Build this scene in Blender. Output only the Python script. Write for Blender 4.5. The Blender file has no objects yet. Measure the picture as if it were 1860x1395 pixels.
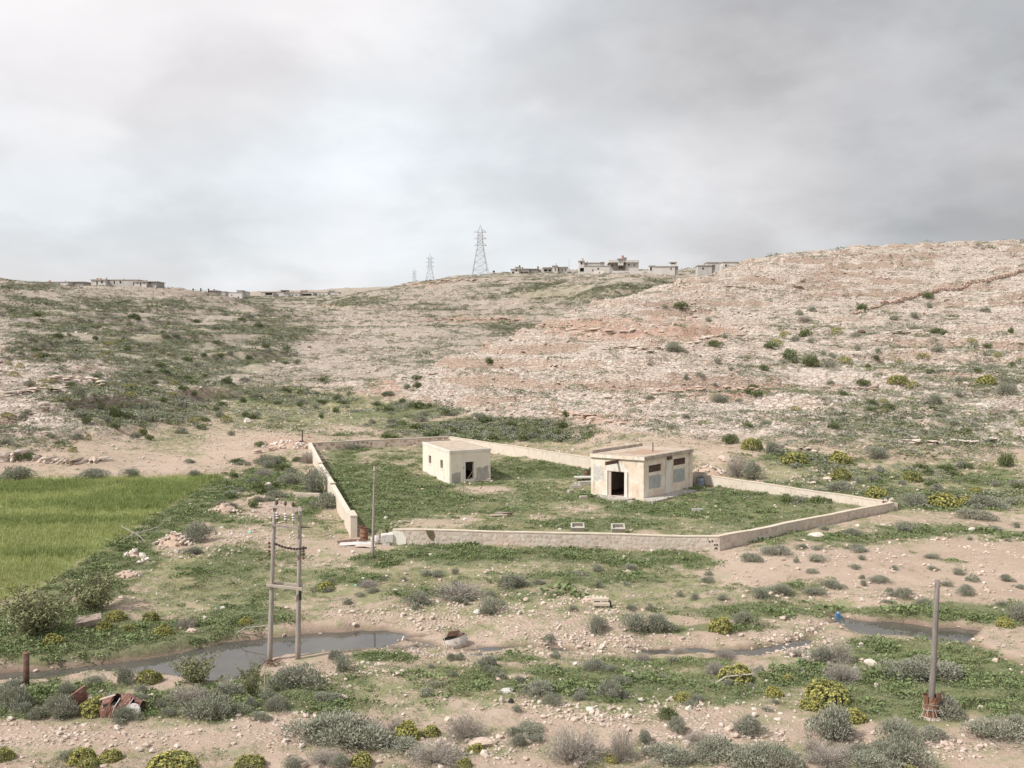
import bpy, bmesh, math, random
import numpy as np
from mathutils import Vector, Matrix
SC = bpy.context.scene
COL = SC.collection
random.seed(7)
RNG = np.random.default_rng(11)

# ------------------------------------------------------------------ camera, sky, sun, exposure
F, CX, CY, CAMZ = 1800.0, 930.0, 697.5, 14.0          # focal length and picture centre in photograph pixels
PITCH = math.atan(57.5 / F)
cam_d = bpy.data.cameras.new('camera'); cam = bpy.data.objects.new('camera', cam_d); COL.objects.link(cam)
cam.location = (0, 0, CAMZ); cam.rotation_euler = (math.pi / 2 - PITCH, 0, 0)
cam_d.sensor_width = 36; cam_d.lens = F / 1860 * 36; cam_d.clip_start = .5; cam_d.clip_end = 6000
SC.camera = cam
SC.view_settings.view_transform = 'Standard'; SC.view_settings.look = 'None'
SC.view_settings.exposure = 0.5; SC.view_settings.gamma = 1; SC.view_settings.use_curve_mapping = False
SUN_AZ = math.atan2(-.88, -.47); SUN_EL = math.radians(47)
TO_SUN = Vector((math.sin(SUN_AZ) * math.cos(SUN_EL), math.cos(SUN_AZ) * math.cos(SUN_EL), math.sin(SUN_EL)))
sun_d = bpy.data.lights.new('sun', 'SUN'); sun = bpy.data.objects.new('sun', sun_d); COL.objects.link(sun)
sun_d.energy = 3.3; sun_d.angle = math.radians(3.0); sun_d.color = (1.0, .955, .89)
sun.rotation_euler = TO_SUN.to_track_quat('Z', 'Y').to_euler(); sun.location = (0, 0, 200)

world = bpy.data.worlds.new('World'); SC.world = world; world.use_nodes = True
def build_world():
    nt = world.node_tree; N = nt.nodes; L = nt.links; N.clear()
    out = N.new('ShaderNodeOutputWorld'); bg = N.new('ShaderNodeBackground'); bg.inputs['Strength'].default_value = .1
    sky = N.new('ShaderNodeTexSky'); sky.sky_type = 'NISHITA'; sky.sun_disc = False
    sky.sun_elevation = SUN_EL; sky.sun_rotation = SUN_AZ
    tc = N.new('ShaderNodeTexCoord')
    def math_(op, a, b=None, c=None, clamp=False):
        m = N.new('ShaderNodeMath'); m.operation = op; m.use_clamp = clamp
        for i, x in enumerate((a, b, c)):
            if x is None: continue
            if isinstance(x, (int, float)): m.inputs[i].default_value = x
            else: L.new(x, m.inputs[i])
        return m.outputs[0]
    sep = N.new('ShaderNodeSeparateXYZ'); L.new(tc.outputs['Generated'], sep.inputs[0])
    zz = math_('MAXIMUM', sep.outputs['Z'], 0.0)
    den = math_('ADD', zz, .40)
    comb = N.new('ShaderNodeCombineXYZ')
    L.new(math_('DIVIDE', sep.outputs['X'], den), comb.inputs[0]); L.new(math_('DIVIDE', sep.outputs['Y'], den), comb.inputs[1])
    def noise(scale, detail, rough, dist=0.0, off=(0, 0, 0), stretch=(1, 1, 1)):
        mp = N.new('ShaderNodeMapping'); L.new(comb.outputs[0], mp.inputs[0])
        mp.inputs['Location'].default_value = off; mp.inputs['Scale'].default_value = stretch
        n = N.new('ShaderNodeTexNoise'); L.new(mp.outputs[0], n.inputs[0])
        n.inputs['Scale'].default_value = scale; n.inputs['Detail'].default_value = detail
        n.inputs['Roughness'].default_value = rough; n.inputs['Distortion'].default_value = dist
        return n.outputs[0]
    n1 = noise(1.2, 7, .52, .2, (3.1, 1.7, 0), (1, 1.0, 1))
    n2 = noise(2.6, 8, .52, .1, (7.3, 2.2, 0), (.9, 1.0, 1))
    n3 = noise(1.1, 5, .5, .4, (1.2, 9.4, 0))
    warp = N.new('ShaderNodeTexNoise'); L.new(comb.outputs[0], warp.inputs[0]); warp.inputs['Scale'].default_value = 1.1; warp.inputs['Detail'].default_value = 6; warp.inputs['Roughness'].default_value = .55
    wsub = N.new('ShaderNodeVectorMath'); wsub.operation = 'MULTIPLY_ADD'; L.new(warp.outputs['Color'], wsub.inputs[0]); wsub.inputs[1].default_value = (.55, .55, .55); wsub.inputs[2].default_value = (-.275, -.275, -.275)
    wadd = N.new('ShaderNodeVectorMath'); wadd.operation = 'ADD'; L.new(tc.outputs['Generated'], wadd.inputs[0]); L.new(wsub.outputs[0], wadd.inputs[1])
    wn_ = N.new('ShaderNodeVectorMath'); wn_.operation = 'NORMALIZE'; L.new(wadd.outputs[0], wn_.inputs[0])
    def blob(az, el, sharp):     # soft bank of cloud round a compass direction
        a, e = math.radians(az), math.radians(el)
        d = N.new('ShaderNodeVectorMath'); d.operation = 'DOT_PRODUCT'
        L.new(wn_.outputs[0], d.inputs[0])
        d.inputs[1].default_value = (math.sin(a) * math.cos(e), math.cos(a) * math.cos(e), math.sin(e))
        mr = N.new('ShaderNodeMapRange'); mr.interpolation_type = 'LINEAR'; mr.inputs[1].default_value = math.radians(sharp); mr.inputs[2].default_value = 0.0
        ac = math_('ARCCOSINE', d.outputs['Value']); L.new(ac, mr.inputs[0]); return mr.outputs[0]
    v = math_('MULTIPLY_ADD', n1, .22, .455)
    v = math_('MULTIPLY_ADD', n2, .34, math_('SUBTRACT', v, .15))
    v = math_('MULTIPLY_ADD', blob(40, 15, 48), -.33, v)       # heavy grey bank on the right
    v = math_('MULTIPLY_ADD', blob(-34, 26, 52), .11, v)       # thin bright cloud towards the sun side
    v = math_('MULTIPLY_ADD', blob(-2, 12, 16), .05, v)
    v = math_('MULTIPLY_ADD', blob(7, 8, 9), .07, v)
    v = math_('MULTIPLY_ADD', blob(-18, 7, 13), -.05, v)
    mr2 = N.new('ShaderNodeMapRange'); mr2.interpolation_type = 'SMOOTHSTEP'; L.new(noise(3.0, 8, .52, .15, (4.4, 8.1, 0), (.9, .9, 1)), mr2.inputs[0]); mr2.inputs[1].default_value = .40; mr2.inputs[2].default_value = .60
    v = math_('MULTIPLY_ADD', mr2.outputs[0], .085, math_('SUBTRACT', v, .02))
    v = math_('MAXIMUM', v, .16)
    ramp = N.new('ShaderNodeValToRGB'); L.new(n3, ramp.inputs[0])
    ramp.color_ramp.elements[0].position = .36; ramp.color_ramp.elements[0].color = (.955, 1.0, 1.035, 1)
    ramp.color_ramp.elements[1].position = .62; ramp.color_ramp.elements[1].color = (1.02, .985, .995, 1)
    mul = N.new('ShaderNodeVectorMath'); mul.operation = 'SCALE'; L.new(ramp.outputs[0], mul.inputs[0])
    L.new(math_('MULTIPLY', v, 9.2), mul.inputs['Scale'])
    mix = N.new('ShaderNodeMix'); mix.data_type = 'RGBA'; mix.inputs[0].default_value = .95
    L.new(sky.outputs[0], mix.inputs[6]); L.new(mul.outputs[0], mix.inputs[7])
    L.new(mix.outputs[2], bg.inputs[0]); L.new(bg.outputs[0], out.inputs[0])
build_world()

# ------------------------------------------------------------------ small helpers
def tag(o, label=None, cat=None, group=None, kind=None):
    if label: o['label'] = label
    if cat: o['category'] = cat
    if group: o['group'] = group
    if kind: o['kind'] = kind
    return o
def empty(name, loc, label, cat, group=None, rz=0.0):
    o = bpy.data.objects.new(name, None); COL.objects.link(o); o.location = loc; o.rotation_euler = (0, 0, rz)
    return tag(o, label, cat, group, 'thing')
def dup(o, parent=None, **kw):                 # a thing with copies of its parts and sub-parts
    c = o.copy(); COL.objects.link(c)
    if parent is not None: c.parent = parent
    for ch in list(o.children): dup(ch, c)
    return c

def mesh_from(name, V, Fc, mats, midx=None, smooth=False):
    V = np.asarray(V, np.float32); me = bpy.data.meshes.new(name)
    if isinstance(Fc, np.ndarray):
        n, k = Fc.shape
        me.vertices.add(len(V)); me.vertices.foreach_set('co', V.ravel())
        me.loops.add(n * k); me.loops.foreach_set('vertex_index', Fc.astype(np.int32).ravel())
        me.polygons.add(n); me.polygons.foreach_set('loop_start', np.arange(0, n * k, k, dtype=np.int32))
        me.update(calc_edges=True)
    else:
        me.from_pydata([tuple(v) for v in V.tolist()], [], Fc)
    for m in mats: me.materials.append(m)
    if midx is not None: me.polygons.foreach_set('material_index', np.asarray(midx, np.int32))
    if smooth: me.polygons.foreach_set('use_smooth', np.ones(len(me.polygons), bool))
    me.update()
    return me
def link(name, me, parent=None):
    o = bpy.data.objects.new(name, me); COL.objects.link(o)
    if parent is not None: o.parent = parent
    return o

class MB:
    """collects shapes, builds ONE mesh object"""
    def __init__(s): s.v = []; s.f = []; s.m = []
    def add(s, V, Fc, mi=0):
        b = len(s.v); s.v += [tuple(map(float, p)) for p in V]; s.f += [tuple(b + i for i in f) for f in Fc]; s.m += [mi] * len(Fc)
    def obox(s, o, ax, ay, az, mi=0):           # box from a corner and three edge vectors
        o, ax, ay, az = map(Vector, (o, ax, ay, az))
        if ax.cross(ay).dot(az) < 0: o, ax = o + ax, -ax
        P = [o, o + ax, o + ax + ay, o + ay]; P += [p + az for p in P]
        s.add(P, [(3, 2, 1, 0), (4, 5, 6, 7), (0, 1, 5, 4), (1, 2, 6, 5), (2, 3, 7, 6), (3, 0, 4, 7)], mi)
    def box(s, c, size, rz=0.0, mi=0):
        ca, sa = math.cos(rz), math.sin(rz); x, y, z = size
        ax = Vector((ca * x, sa * x, 0)); ay = Vector((-sa * y, ca * y, 0)); az = Vector((0, 0, z))
        s.obox(Vector(c) - ax / 2 - ay / 2 - az / 2, ax, ay, az, mi)
    def bar(s, p, q, r0, r1=None, n=8, mi=0, caps=True):
        p, q = Vector(p), Vector(q); r1 = r0 if r1 is None else r1
        d = (q - p).normalized(); a = d.orthogonal().normalized(); b = d.cross(a)
        V = []
        for c, r in ((p, r0), (q, r1)):
            for i in range(n):
                t = 2 * math.pi * i / n; V.append(c + a * math.cos(t) * r + b * math.sin(t) * r)
        Fc = [(i, (i + 1) % n, n + (i + 1) % n, n + i) for i in range(n)]
        if caps: Fc += [tuple(range(n - 1, -1, -1)), tuple(range(n, 2 * n))]
        s.add(V, Fc, mi)
    def tube(s, pts, r, n=5, mi=0):
        for a, b in zip(pts[:-1], pts[1:]): s.bar(a, b, r, r, n, mi)
    def pole(s, p, q, r0, r1, k=7, n=12, mi=0):
        p, q = Vector(p), Vector(q); d = (q - p).normalized(); a = d.orthogonal().normalized(); b = d.cross(a); V = []
        for j in range(k + 1):
            c = p + (q - p) * j / k; r = r0 + (r1 - r0) * j / k
            for i in range(n): t = 6.28318 * i / n; w = 1 + .05 * math.sin(i * 2.3 + 1.1 * j); V.append(c + (a * math.cos(t) + b * math.sin(t)) * r * w)
        s.add(V, [(j * n + i, j * n + (i + 1) % n, (j + 1) * n + (i + 1) % n, (j + 1) * n + i) for j in range(k) for i in range(n)] + [tuple(range(n - 1, -1, -1)), tuple(range(k * n, k * n + n))], mi)
    def lathe(s, c, prof, n=16, mi=0, jit=0.0, tilt=None, rnd=None):
        V = []
        for (r, z) in prof:
            for i in range(n):
                t = 2 * math.pi * i / n; k = 1 + (rnd.uniform(-jit, jit) if rnd else 0)
                V.append(Vector((r * k * math.cos(t), r * k * math.sin(t), z)))
        if tilt is not None: V = [tilt @ v for v in V]
        V = [v + Vector(c) for v in V]
        Fc = [(j * n + i, j * n + (i + 1) % n, (j + 1) * n + (i + 1) % n, (j + 1) * n + i) for j in range(len(prof) - 1) for i in range(n)]
        s.add(V, Fc, mi)
    def prism(s, poly, n, d, mi=0):             # polygon of 3D points, extruded from itself by vector n*d
        n = Vector(n) * d; k = len(poly); A = [Vector(p) for p in poly]
        s.add(A + [p + n for p in A], [tuple(range(k, 2 * k))] + [tuple(range(k - 1, -1, -1))] + [(i, (i + 1) % k, k + (i + 1) % k, k + i) for i in range(k)], mi)
    def build(s, name, mats, parent=None, smooth=False):
        mats = mats if isinstance(mats, (list, tuple)) else [mats]
        me = mesh_from(name, s.v, s.f, mats, s.m, smooth)
        bm = bmesh.new(); bm.from_mesh(me); bmesh.ops.recalc_face_normals(bm, faces=bm.faces); bm.to_mesh(me); bm.free()
        o = link(name, me, parent)
        if parent is not None and parent.type == 'EMPTY': o.matrix_parent_inverse = parent_inv(parent)
        return o
def parent_inv(p): return (Matrix.Translation(p.location) @ p.rotation_euler.to_matrix().to_4x4()).inverted()

# ------------------------------------------------------------------ numpy noise
def _hash(ix, iy, seed):
    h = (ix.astype(np.int64) * 374761393 + iy.astype(np.int64) * 668265263 + seed * 974634777) & 0xFFFFFFFF
    h = ((h ^ (h >> 13)) * 1274126177) & 0xFFFFFFFF
    return ((h ^ (h >> 16)) & 0xFFFFFF).astype(np.float32) / 0xFFFFFF
def vnoise(x, y, seed=0):
    ix = np.floor(x); iy = np.floor(y); fx = (x - ix).astype(np.float32); fy = (y - iy).astype(np.float32)
    fx = fx * fx * (3 - 2 * fx); fy = fy * fy * (3 - 2 * fy)
    a = _hash(ix, iy, seed); b = _hash(ix + 1, iy, seed); c = _hash(ix, iy + 1, seed); d = _hash(ix + 1, iy + 1, seed)
    return (a * (1 - fx) + b * fx) * (1 - fy) + (c * (1 - fx) + d * fx) * fy
def fbm(x, y, oct=4, seed=0, gain=.5):
    s = 0; a = 1; t = 0
    for o in range(oct):
        s = s + a * vnoise(x * 2 ** o + 17.3 * o, y * 2 ** o - 9.1 * o, seed + o); t += a; a *= gain
    return s / t                                # 0..1
def cells(x, y, seed=0):                         # random value of the nearest jittered cell and distance
    ix = np.floor(x); iy = np.floor(y); best = np.full(np.shape(x), 9.0, np.float32); val = np.zeros(np.shape(x), np.float32)
    for dx in (-1, 0, 1):
        for dy in (-1, 0, 1):
            jx = ix + dx + _hash(ix + dx, iy + dy, seed); jy = iy + dy + _hash(ix + dx, iy + dy, seed + 5)
            d = (jx - x) ** 2 + (jy - y) ** 2; w = d < best
            best = np.where(w, d, best); val = np.where(w, _hash(ix + dx, iy + dy, seed + 9), val)
    return val, np.sqrt(best)
def sstep(a, b, x):
    t = np.clip((x - a) / (b - a), 0, 1); return t * t * (3 - 2 * t)

# ------------------------------------------------------------------ picture <-> place
SP, CP = math.sin(PITCH), math.cos(PITCH)
def ray(px, py):
    x = (px - CX) / F; y = -(py - CY) / F
    return np.array([x, CP + y * SP, -SP + y * CP])
def at(px, py, Y):                                # the point seen at a pixel, Y metres down the valley
    d = ray(px, py); return Vector((d[0] / d[1] * Y, Y, CAMZ + d[2] / d[1] * Y))
def project(X, Y, Z):
    z = Z - CAMZ; fwd = Y * CP - z * SP; up = Y * SP + z * CP
    fwd = np.where(fwd < .1, .1, fwd)
    return CX + F * X / fwd, CY - F * up / fwd

# control points of the land: pixel x, pixel y, distance Y (None: valley floor, z = 0)
CTRL = [
 # valley floor
 (-700,1395,None),(-300,1395,None),(0,1395,None),(400,1395,None),(930,1395,None),(1400,1395,None),(1860,1395,None),(2300,1395,None),(2700,1395,None),
 (-300,1150,None),(0,1200,None),(300,1100,None),(600,1100,None),(930,1100,None),(1300,1100,None),(1650,1080,None),(1860,1100,None),(2400,1100,None),
 (0,1000,None),(0,920,None),(200,900,None),(350,900,None),(500,930,None),(700,960,None),(930,930,None),(1150,930,None),(1350,940,None),(1600,950,None),(1860,970,None),(2300,980,None),
 (-300,930,None),(0,875,None),(200,872,None),(380,868,None),
 (640,860,115),(569,822,132),(815,810,137),(930,838,124),(1069,848,119),(1283,882,103.5),(1450,905,95),(1625,927,88),(1860,940,84.5),
 # wadi beyond the compound
 (470,820,131),(400,800,142),(520,790,150),(650,780,158),(760,775,162),(900,800,147),(1000,818,138),(520,755,182),(640,750,188),(570,725,212),(480,700,240),(600,715,225),(700,730,205),(520,680,272),
 # right hill
 (1080,815,128),(1280,855,112),(1450,880,102),(1625,905,94.5),(1860,900,96),(2300,900,97),
 (690,706,212),(730,745,190),(800,765,172),(900,775,164),(800,655,238),(900,620,262),(1000,580,292),(1100,545,322),(1200,517,356),(1340,480,410),(1500,462,428),(1700,445,440),(1860,440,445),(2200,430,450),(2700,430,450),
 (800,710,205),(900,700,200),(1000,740,170),(1000,650,226),(1100,760,150),(1100,700,180),(1100,640,222),(1100,595,262),(1250,800,128),(1250,720,168),(1250,650,212),(1250,580,275),(1250,530,330),
 (1500,820,120),(1500,740,154),(1500,660,200),(1500,580,262),(1500,510,345),(1700,820,116),(1700,720,160),(1700,600,240),(1700,500,345),(1860,800,120),(1860,700,165),(1860,600,235),(1860,500,335),
 (2300,800,122),(2300,600,240),(2300,480,370),
 # dip behind the right spur
 (760,690,262),(850,655,300),(950,630,345),(1050,600,385),(1150,575,430),(1250,545,480),(1400,505,520),(1600,490,540),
 # middle hill
 (560,650,330),(640,690,275),(640,640,350),(640,590,440),(640,548,560),(700,660,300),(700,600,410),(760,560,500),(850,630,345),(850,590,420),(870,540,520),(950,590,420),(1000,555,480),(1100,528,470),(1180,512,490),(1100,500,546),(1170,499,544),(1040,500,570),(1230,503,532),
 (640,536,660),(700,526,640),(760,514,620),(800,508,606),(870,503,604),(940,497,600),(1050,496,590),(1150,493,585),(1250,496,575),(1340,490,570),
 (640,545,760),(800,520,760),(940,510,760),(1100,508,760),(1300,500,760),(1700,460,800),(2400,450,800),
 (781,519,1030),(752,526,1500),(1100,520,1500),(400,545,1500),(100,535,1500),(-500,535,1500),(2300,480,1500),
 # left hill
 (0,507,480),(40,513,490),(80,520,495),(115,523,498),(160,522.5,503),(290,523.5,510),(380,533,520),(440,549,500),(500,577,452),(555,603,405),(575,628,352),
 (0,545,400),(100,560,400),(200,555,440),(200,600,350),(330,560,450),(330,620,335),(430,600,390),(450,640,322),(400,680,262),(300,680,258),(100,600,330),(240,650,290),
 (-400,500,480),(-400,600,260),(-400,750,150),(-900,600,300),(-900,800,150),
 (0,525,620),(200,540,640),(400,556,640),(500,585,560),(560,590,560),
 # rocky bench at the left
 (0,612,226),(60,618,226),(130,642,218),(200,690,196),(0,655,195),(0,700,168),(100,690,178),(100,740,150),(0,780,131),(150,790,134),(0,840,115),(220,740,166),(250,790,142),(60,840,116),(170,842,116),(300,780,152),(300,840,122),(350,730,198),(420,770,164),(420,840,124),(140,650,236),(60,640,250),
 # far plateau
 (430,542,845),(520,539,850),(600,537.5,858),(650,535,900),(560,556,740),(560,565,680),(610,555,700),
 (300,540,900),(100,530,900),
]
def _ctrl():
    P = []
    for px, py, Y in CTRL:
        if Y is None:
            d = ray(px, py); t = -CAMZ / d[2]; X, Y, Z = d[0] * t, d[1] * t, 0.0
        else: X, Y, Z = at(px, py, Y)
        P.append((X, Y, Z))
    for a in (-1.05, -.8, .8, 1.05):             # to the sides, out of the picture
        for r, z in ((34, 0), (60, 0), (95, .5), (160, 7), (300, 28), (600, 48), (1200, 70)): P.append((r * math.sin(a), r * math.cos(a), z))
    P.append((0, 2400, 100)); P.append((-900, 2200, 95)); P.append((900, 2200, 95))
    return np.array(P)
_C = _ctrl(); _CR = np.hypot(_C[:, 0], _C[:, 1])
_CU = np.arctan2(_C[:, 0], _C[:, 1]); _CV = np.log(_CR)
def _phi(r2): return r2 * np.log(r2 + 1e-9)
def _solve():
    n = len(_CU); r2 = (_CU[:, None] - _CU) ** 2 + (_CV[:, None] - _CV) ** 2
    A = np.zeros((n + 3, n + 3)); A[:n, :n] = _phi(r2) + np.eye(n) * 4e-4
    Pm = np.stack([np.ones(n), _CU, _CV], 1); A[:n, n:] = Pm; A[n:, :n] = Pm.T
    b = np.zeros(n + 3); b[:n] = _C[:, 2] / _CR
    return np.linalg.solve(A, b)
_W = _solve()
def base_height(U, V):
    out = np.empty(U.shape, np.float32); n = len(_CU)
    for i in range(0, U.shape[0], 40):
        u = U[i:i + 40, :, None]; v = V[i:i + 40, :, None]
        r2 = ((u - _CU) ** 2 + (v - _CV) ** 2).astype(np.float32)
        out[i:i + 40] = _phi(r2) @ _W[:n].astype(np.float32) + _W[n] + _W[n + 1] * U[i:i + 40] + _W[n + 2] * V[i:i + 40]
    return out * np.exp(V)

u_in = np.arange(-.545, .5451, .0024)
u_out = .545 + np.linspace(0, 1, 26)[1:] ** 1.4 * .62
UU = np.concatenate([-u_out[::-1], u_in, u_out])
v_in = np.arange(math.log(29.0), math.log(1000), .0046)
VV = np.concatenate([np.linspace(math.log(3.0), math.log(29.0), 24)[:-1], v_in, np.linspace(math.log(1004), math.log(3000), 22)])
GU, GV = np.meshgrid(UU, VV, indexing='xy')
GR = np.exp(GV); GX = GR * np.sin(GU); GY = GR * np.cos(GU)
GZ0 = base_height(GU, GV)
near = sstep(31, 24, GR); GZ0 = GZ0 * (1 - near)
GZ0 = GZ0 + 12.3 * sstep(28, 7, GR)               # the slope the photographer stands on
flat = sstep(112, 80, GR)
GZ0 = GZ0 * (1 - flat) + np.clip(GZ0, -.25, .5) * flat
HILL = sstep(1.2, 4.5, GZ0) * sstep(80, 118, GR)

# water courses (pixel outlines, taken on to the water level)
WZ = -.42
POOL_A = [(-40,1228),(0,1224),(60,1221),(160,1211),(230,1203),(290,1193),(340,1182),(400,1169),(470,1161),(560,1151),(640,1147),(700,1146),(728,1150),(736,1160),(722,1171),(690,1184),(640,1190),(560,1195),(515,1199),(478,1207),(458,1228),(440,1242),(380,1243),(330,1236),(250,1231),(170,1228),(80,1243),(0,1246),(-40,1248)]
POOL_B = [(1500,1116),(1530,1121),(1580,1129),(1640,1132),(1700,1140),(1740,1141),(1778,1147),(1770,1158),(1748,1172),(1712,1176),(1680,1168),(1630,1163),(1580,1156),(1545,1143),(1520,1131)]
RILL = [[(735,1162),(770,1168),(800,1178),(840,1182),(880,1179),(930,1176),(1000,1180),(1060,1183),(1120,1186)],
        [(1160,1183),(1200,1184),(1240,1186),(1280,1184),(1330,1186),(1370,1186),(1420,1177),(1460,1165)],
        [(1470,1160),(1500,1140),(1520,1125)],
        [(1748,1172),(1780,1188),(1810,1200),(1850,1214),(1900,1228)],
        [(735,1158),(800,1154),(830,1152)]]
RILLW = [.08, .40, .05, .28, .02]
def on_plane(px, py, z=WZ):
    d = ray(px, py); t = (z - CAMZ) / d[2]; return (d[0] * t, d[1] * t)
def seg_dist(X, Y, pts, closed):
    best = np.full(X.shape, 1e9); P = pts + [pts[0]] if closed else pts
    for (ax, ay), (bx, by) in zip(P[:-1], P[1:]):
        dx, dy = bx - ax, by - ay; t = np.clip(((X - ax) * dx + (Y - ay) * dy) / (dx * dx + dy * dy + 1e-9), 0, 1)
        best = np.minimum(best, np.hypot(X - ax - t * dx, Y - ay - t * dy))
    return best
def inside(X, Y, pts):
    r = np.zeros(X.shape, bool); n = len(pts)
    for i in range(n):
        x1, y1 = pts[i]; x2, y2 = pts[(i + 1) % n]
        c = ((y1 > Y) != (y2 > Y)) & (X < (x2 - x1) * (Y - y1) / (y2 - y1 + 1e-12) + x1); r ^= c
    return r
PA = [on_plane(*p) for p in POOL_A]; PB = [on_plane(*p) for p in POOL_B]; PR = [[on_plane(*p) for p in r] for r in RILL]
def water_dist(X, Y):                             # metres to the shore, negative in the water
    sd = np.full(X.shape, 1e3); m = (Y > 30) & (Y < 75) & (np.abs(X) < 60)
    x, y = X[m], Y[m]; wob = (fbm(x * .9, y * .9, 3, 77) - .5) * .9
    d = np.full(x.shape, 1e3)
    for P in (PA, PB):
        q = seg_dist(x, y, P, True); d = np.minimum(d, np.where(inside(x, y, P), -q, q) + wob * .7)
    for P, w in zip(PR, RILLW): d = np.minimum(d, seg_dist(x, y, P, False) - w + wob * 1.1)
    sd[m] = d; return sd
WD = water_dist(GX, GY)

def detail(X, Y, Z0, hill, wd):
    z = Z0 + (1 - hill) * ((fbm(X * .09, Y * .09, 3, 3) - .5) * .35 + (fbm(X * .7, Y * .7, 3, 21) - .5) * .16)
    # limestone beds: broken ledges that follow the contours
    for T, sc, seed, k in ((3.4, 38, 31, .95), (1.25, 16, 41, .8)):
        s = z + (fbm(X / sc, Y / sc, 3, seed) - .5) * 3.2
        f = s / T; fl = np.floor(f); fr = f - fl
        t = fl + sstep(.40, .60, fr)
        amp = sstep(.42, .62, fbm(X / (sc * .55) + fl * 7.7, Y / (sc * .55), 3, seed + 7)) * k
        z = z + hill * amp * (t - f) * T * .9
    cv, cd = cells(X / 2.6, Y / 2.6, 51); cv2, cd2 = cells(X / 1.1, Y / 1.1, 61)
    rough = sstep(.3, .65, fbm(X / 22, Y / 22, 3, 71))
    z = z + hill * ((cv - .5) * .5 * rough + (cv2 - .5) * .26 + (fbm(X / 9, Y / 9, 3, 81) - .5) * 1.1)
    x, y = X, Y; m = (Y > 30) & (Y < 75) & (np.abs(X) < 60); rd = np.full(X.shape, 99.0)
    for P in PR[:3] + PR[4:]: rd[m] = np.minimum(rd[m], seg_dist(X[m], Y[m], P, False))
    bed = sstep(4.2, 1.2, rd + (fbm(X / 2.5, Y / 2.5, 3, 311) - .5) * 3); z = z * (1 - bed) + (-.27 + (fbm(X / 1.3, Y / 1.3, 4, 321) - .5) * .5) * bed
    bank = sstep(.75, -.15, wd)                    # the bed cut by the stream
    z = z * (1 - bank) + np.minimum(z, WZ - .02 + np.clip(wd, -.8, .6) * .35) * bank
    return z
GZ = detail(GX, GY, GZ0, HILL, WD).astype(np.float32)
NV, NU = GZ.shape

def _uvw(X, Y):
    r = np.hypot(X, Y); u = np.arctan2(X, Y); v = np.log(np.maximum(r, 3.01))
    i = np.clip(np.searchsorted(UU, u) - 1, 0, NU - 2); j = np.clip(np.searchsorted(VV, v) - 1, 0, NV - 2)
    return i, j, np.clip((u - UU[i]) / (UU[i + 1] - UU[i]), 0, 1), np.clip((v - VV[j]) / (VV[j + 1] - VV[j]), 0, 1)
def sample(A, X, Y):
    X = np.asarray(X, float); Y = np.asarray(Y, float); i, j, a, b = _uvw(X, Y)
    return (A[j, i] * (1 - a) + A[j, i + 1] * a) * (1 - b) + (A[j + 1, i] * (1 - a) + A[j + 1, i + 1] * a) * b
def hz(x, y): return float(sample(GZ, x, y))
def hit(px, py):                                  # where the line of sight through a pixel meets the land
    d = ray(px, py); h = math.hypot(d[0], d[1]); u = math.atan2(d[0], d[1]); te = d[2] / h
    i = int(np.clip(np.searchsorted(UU, u) - 1, 0, NU - 2)); a = (u - UU[i]) / (UU[i + 1] - UU[i])
    prof = GZ[:, i] * (1 - a) + GZ[:, i + 1] * a; R = np.exp(VV); zr = CAMZ + R * te
    below = np.nonzero((prof > zr) & (R > 29))[0]
    if len(below) == 0: r = 1200.0
    else:
        k = below[0]
        if k == 0: r = R[0]
        else:
            d0 = zr[k - 1] - prof[k - 1]; d1 = zr[k] - prof[k]; t = d0 / (d0 - d1 + 1e-9); r = R[k - 1] + (R[k] - R[k - 1]) * t
    x, y = r * math.sin(u), r * math.cos(u)
    return Vector((x, y, hz(x, y)))
def scale_at(p): return F / max(p[1], 1.0)        # photograph pixels per metre

# ------------------------------------------------------------------ what grows where (soft patches, irregular edges)
GPX, GPY = project(GX, GY, GZ)
WOB = (fbm(GX / 5, GY / 5, 4, 101) - .5) * 1.3
WOBF = (fbm(GX / 1.4, GY / 1.4, 3, 131) - .5) * .9
def patches(lst, soft=.6, rmax=700):
    m = np.zeros(GX.shape, np.float32)
    for b in lst:
        px, py, rx, ry = b[:4]; v = b[4] if len(b) > 4 else 1.0
        d = np.sqrt(((GPX - px) / rx) ** 2 + ((GPY - py) / ry) ** 2) + WOB + WOBF * .5
        m = np.maximum(m, v * sstep(1 + soft, 1 - soft, d))
    return m * (GY > 1)
_RX = np.array([640, 690, 800, 900, 1000, 1100, 1200, 1340, 1420]); _RY = np.array([205, 216, 242, 266, 296, 326, 360, 415, 445])
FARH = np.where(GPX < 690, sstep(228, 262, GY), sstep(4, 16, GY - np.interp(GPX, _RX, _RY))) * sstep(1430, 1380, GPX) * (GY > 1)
FARH = np.maximum(FARH, sstep(470, 520, GY)).astype(np.float32)
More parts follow.
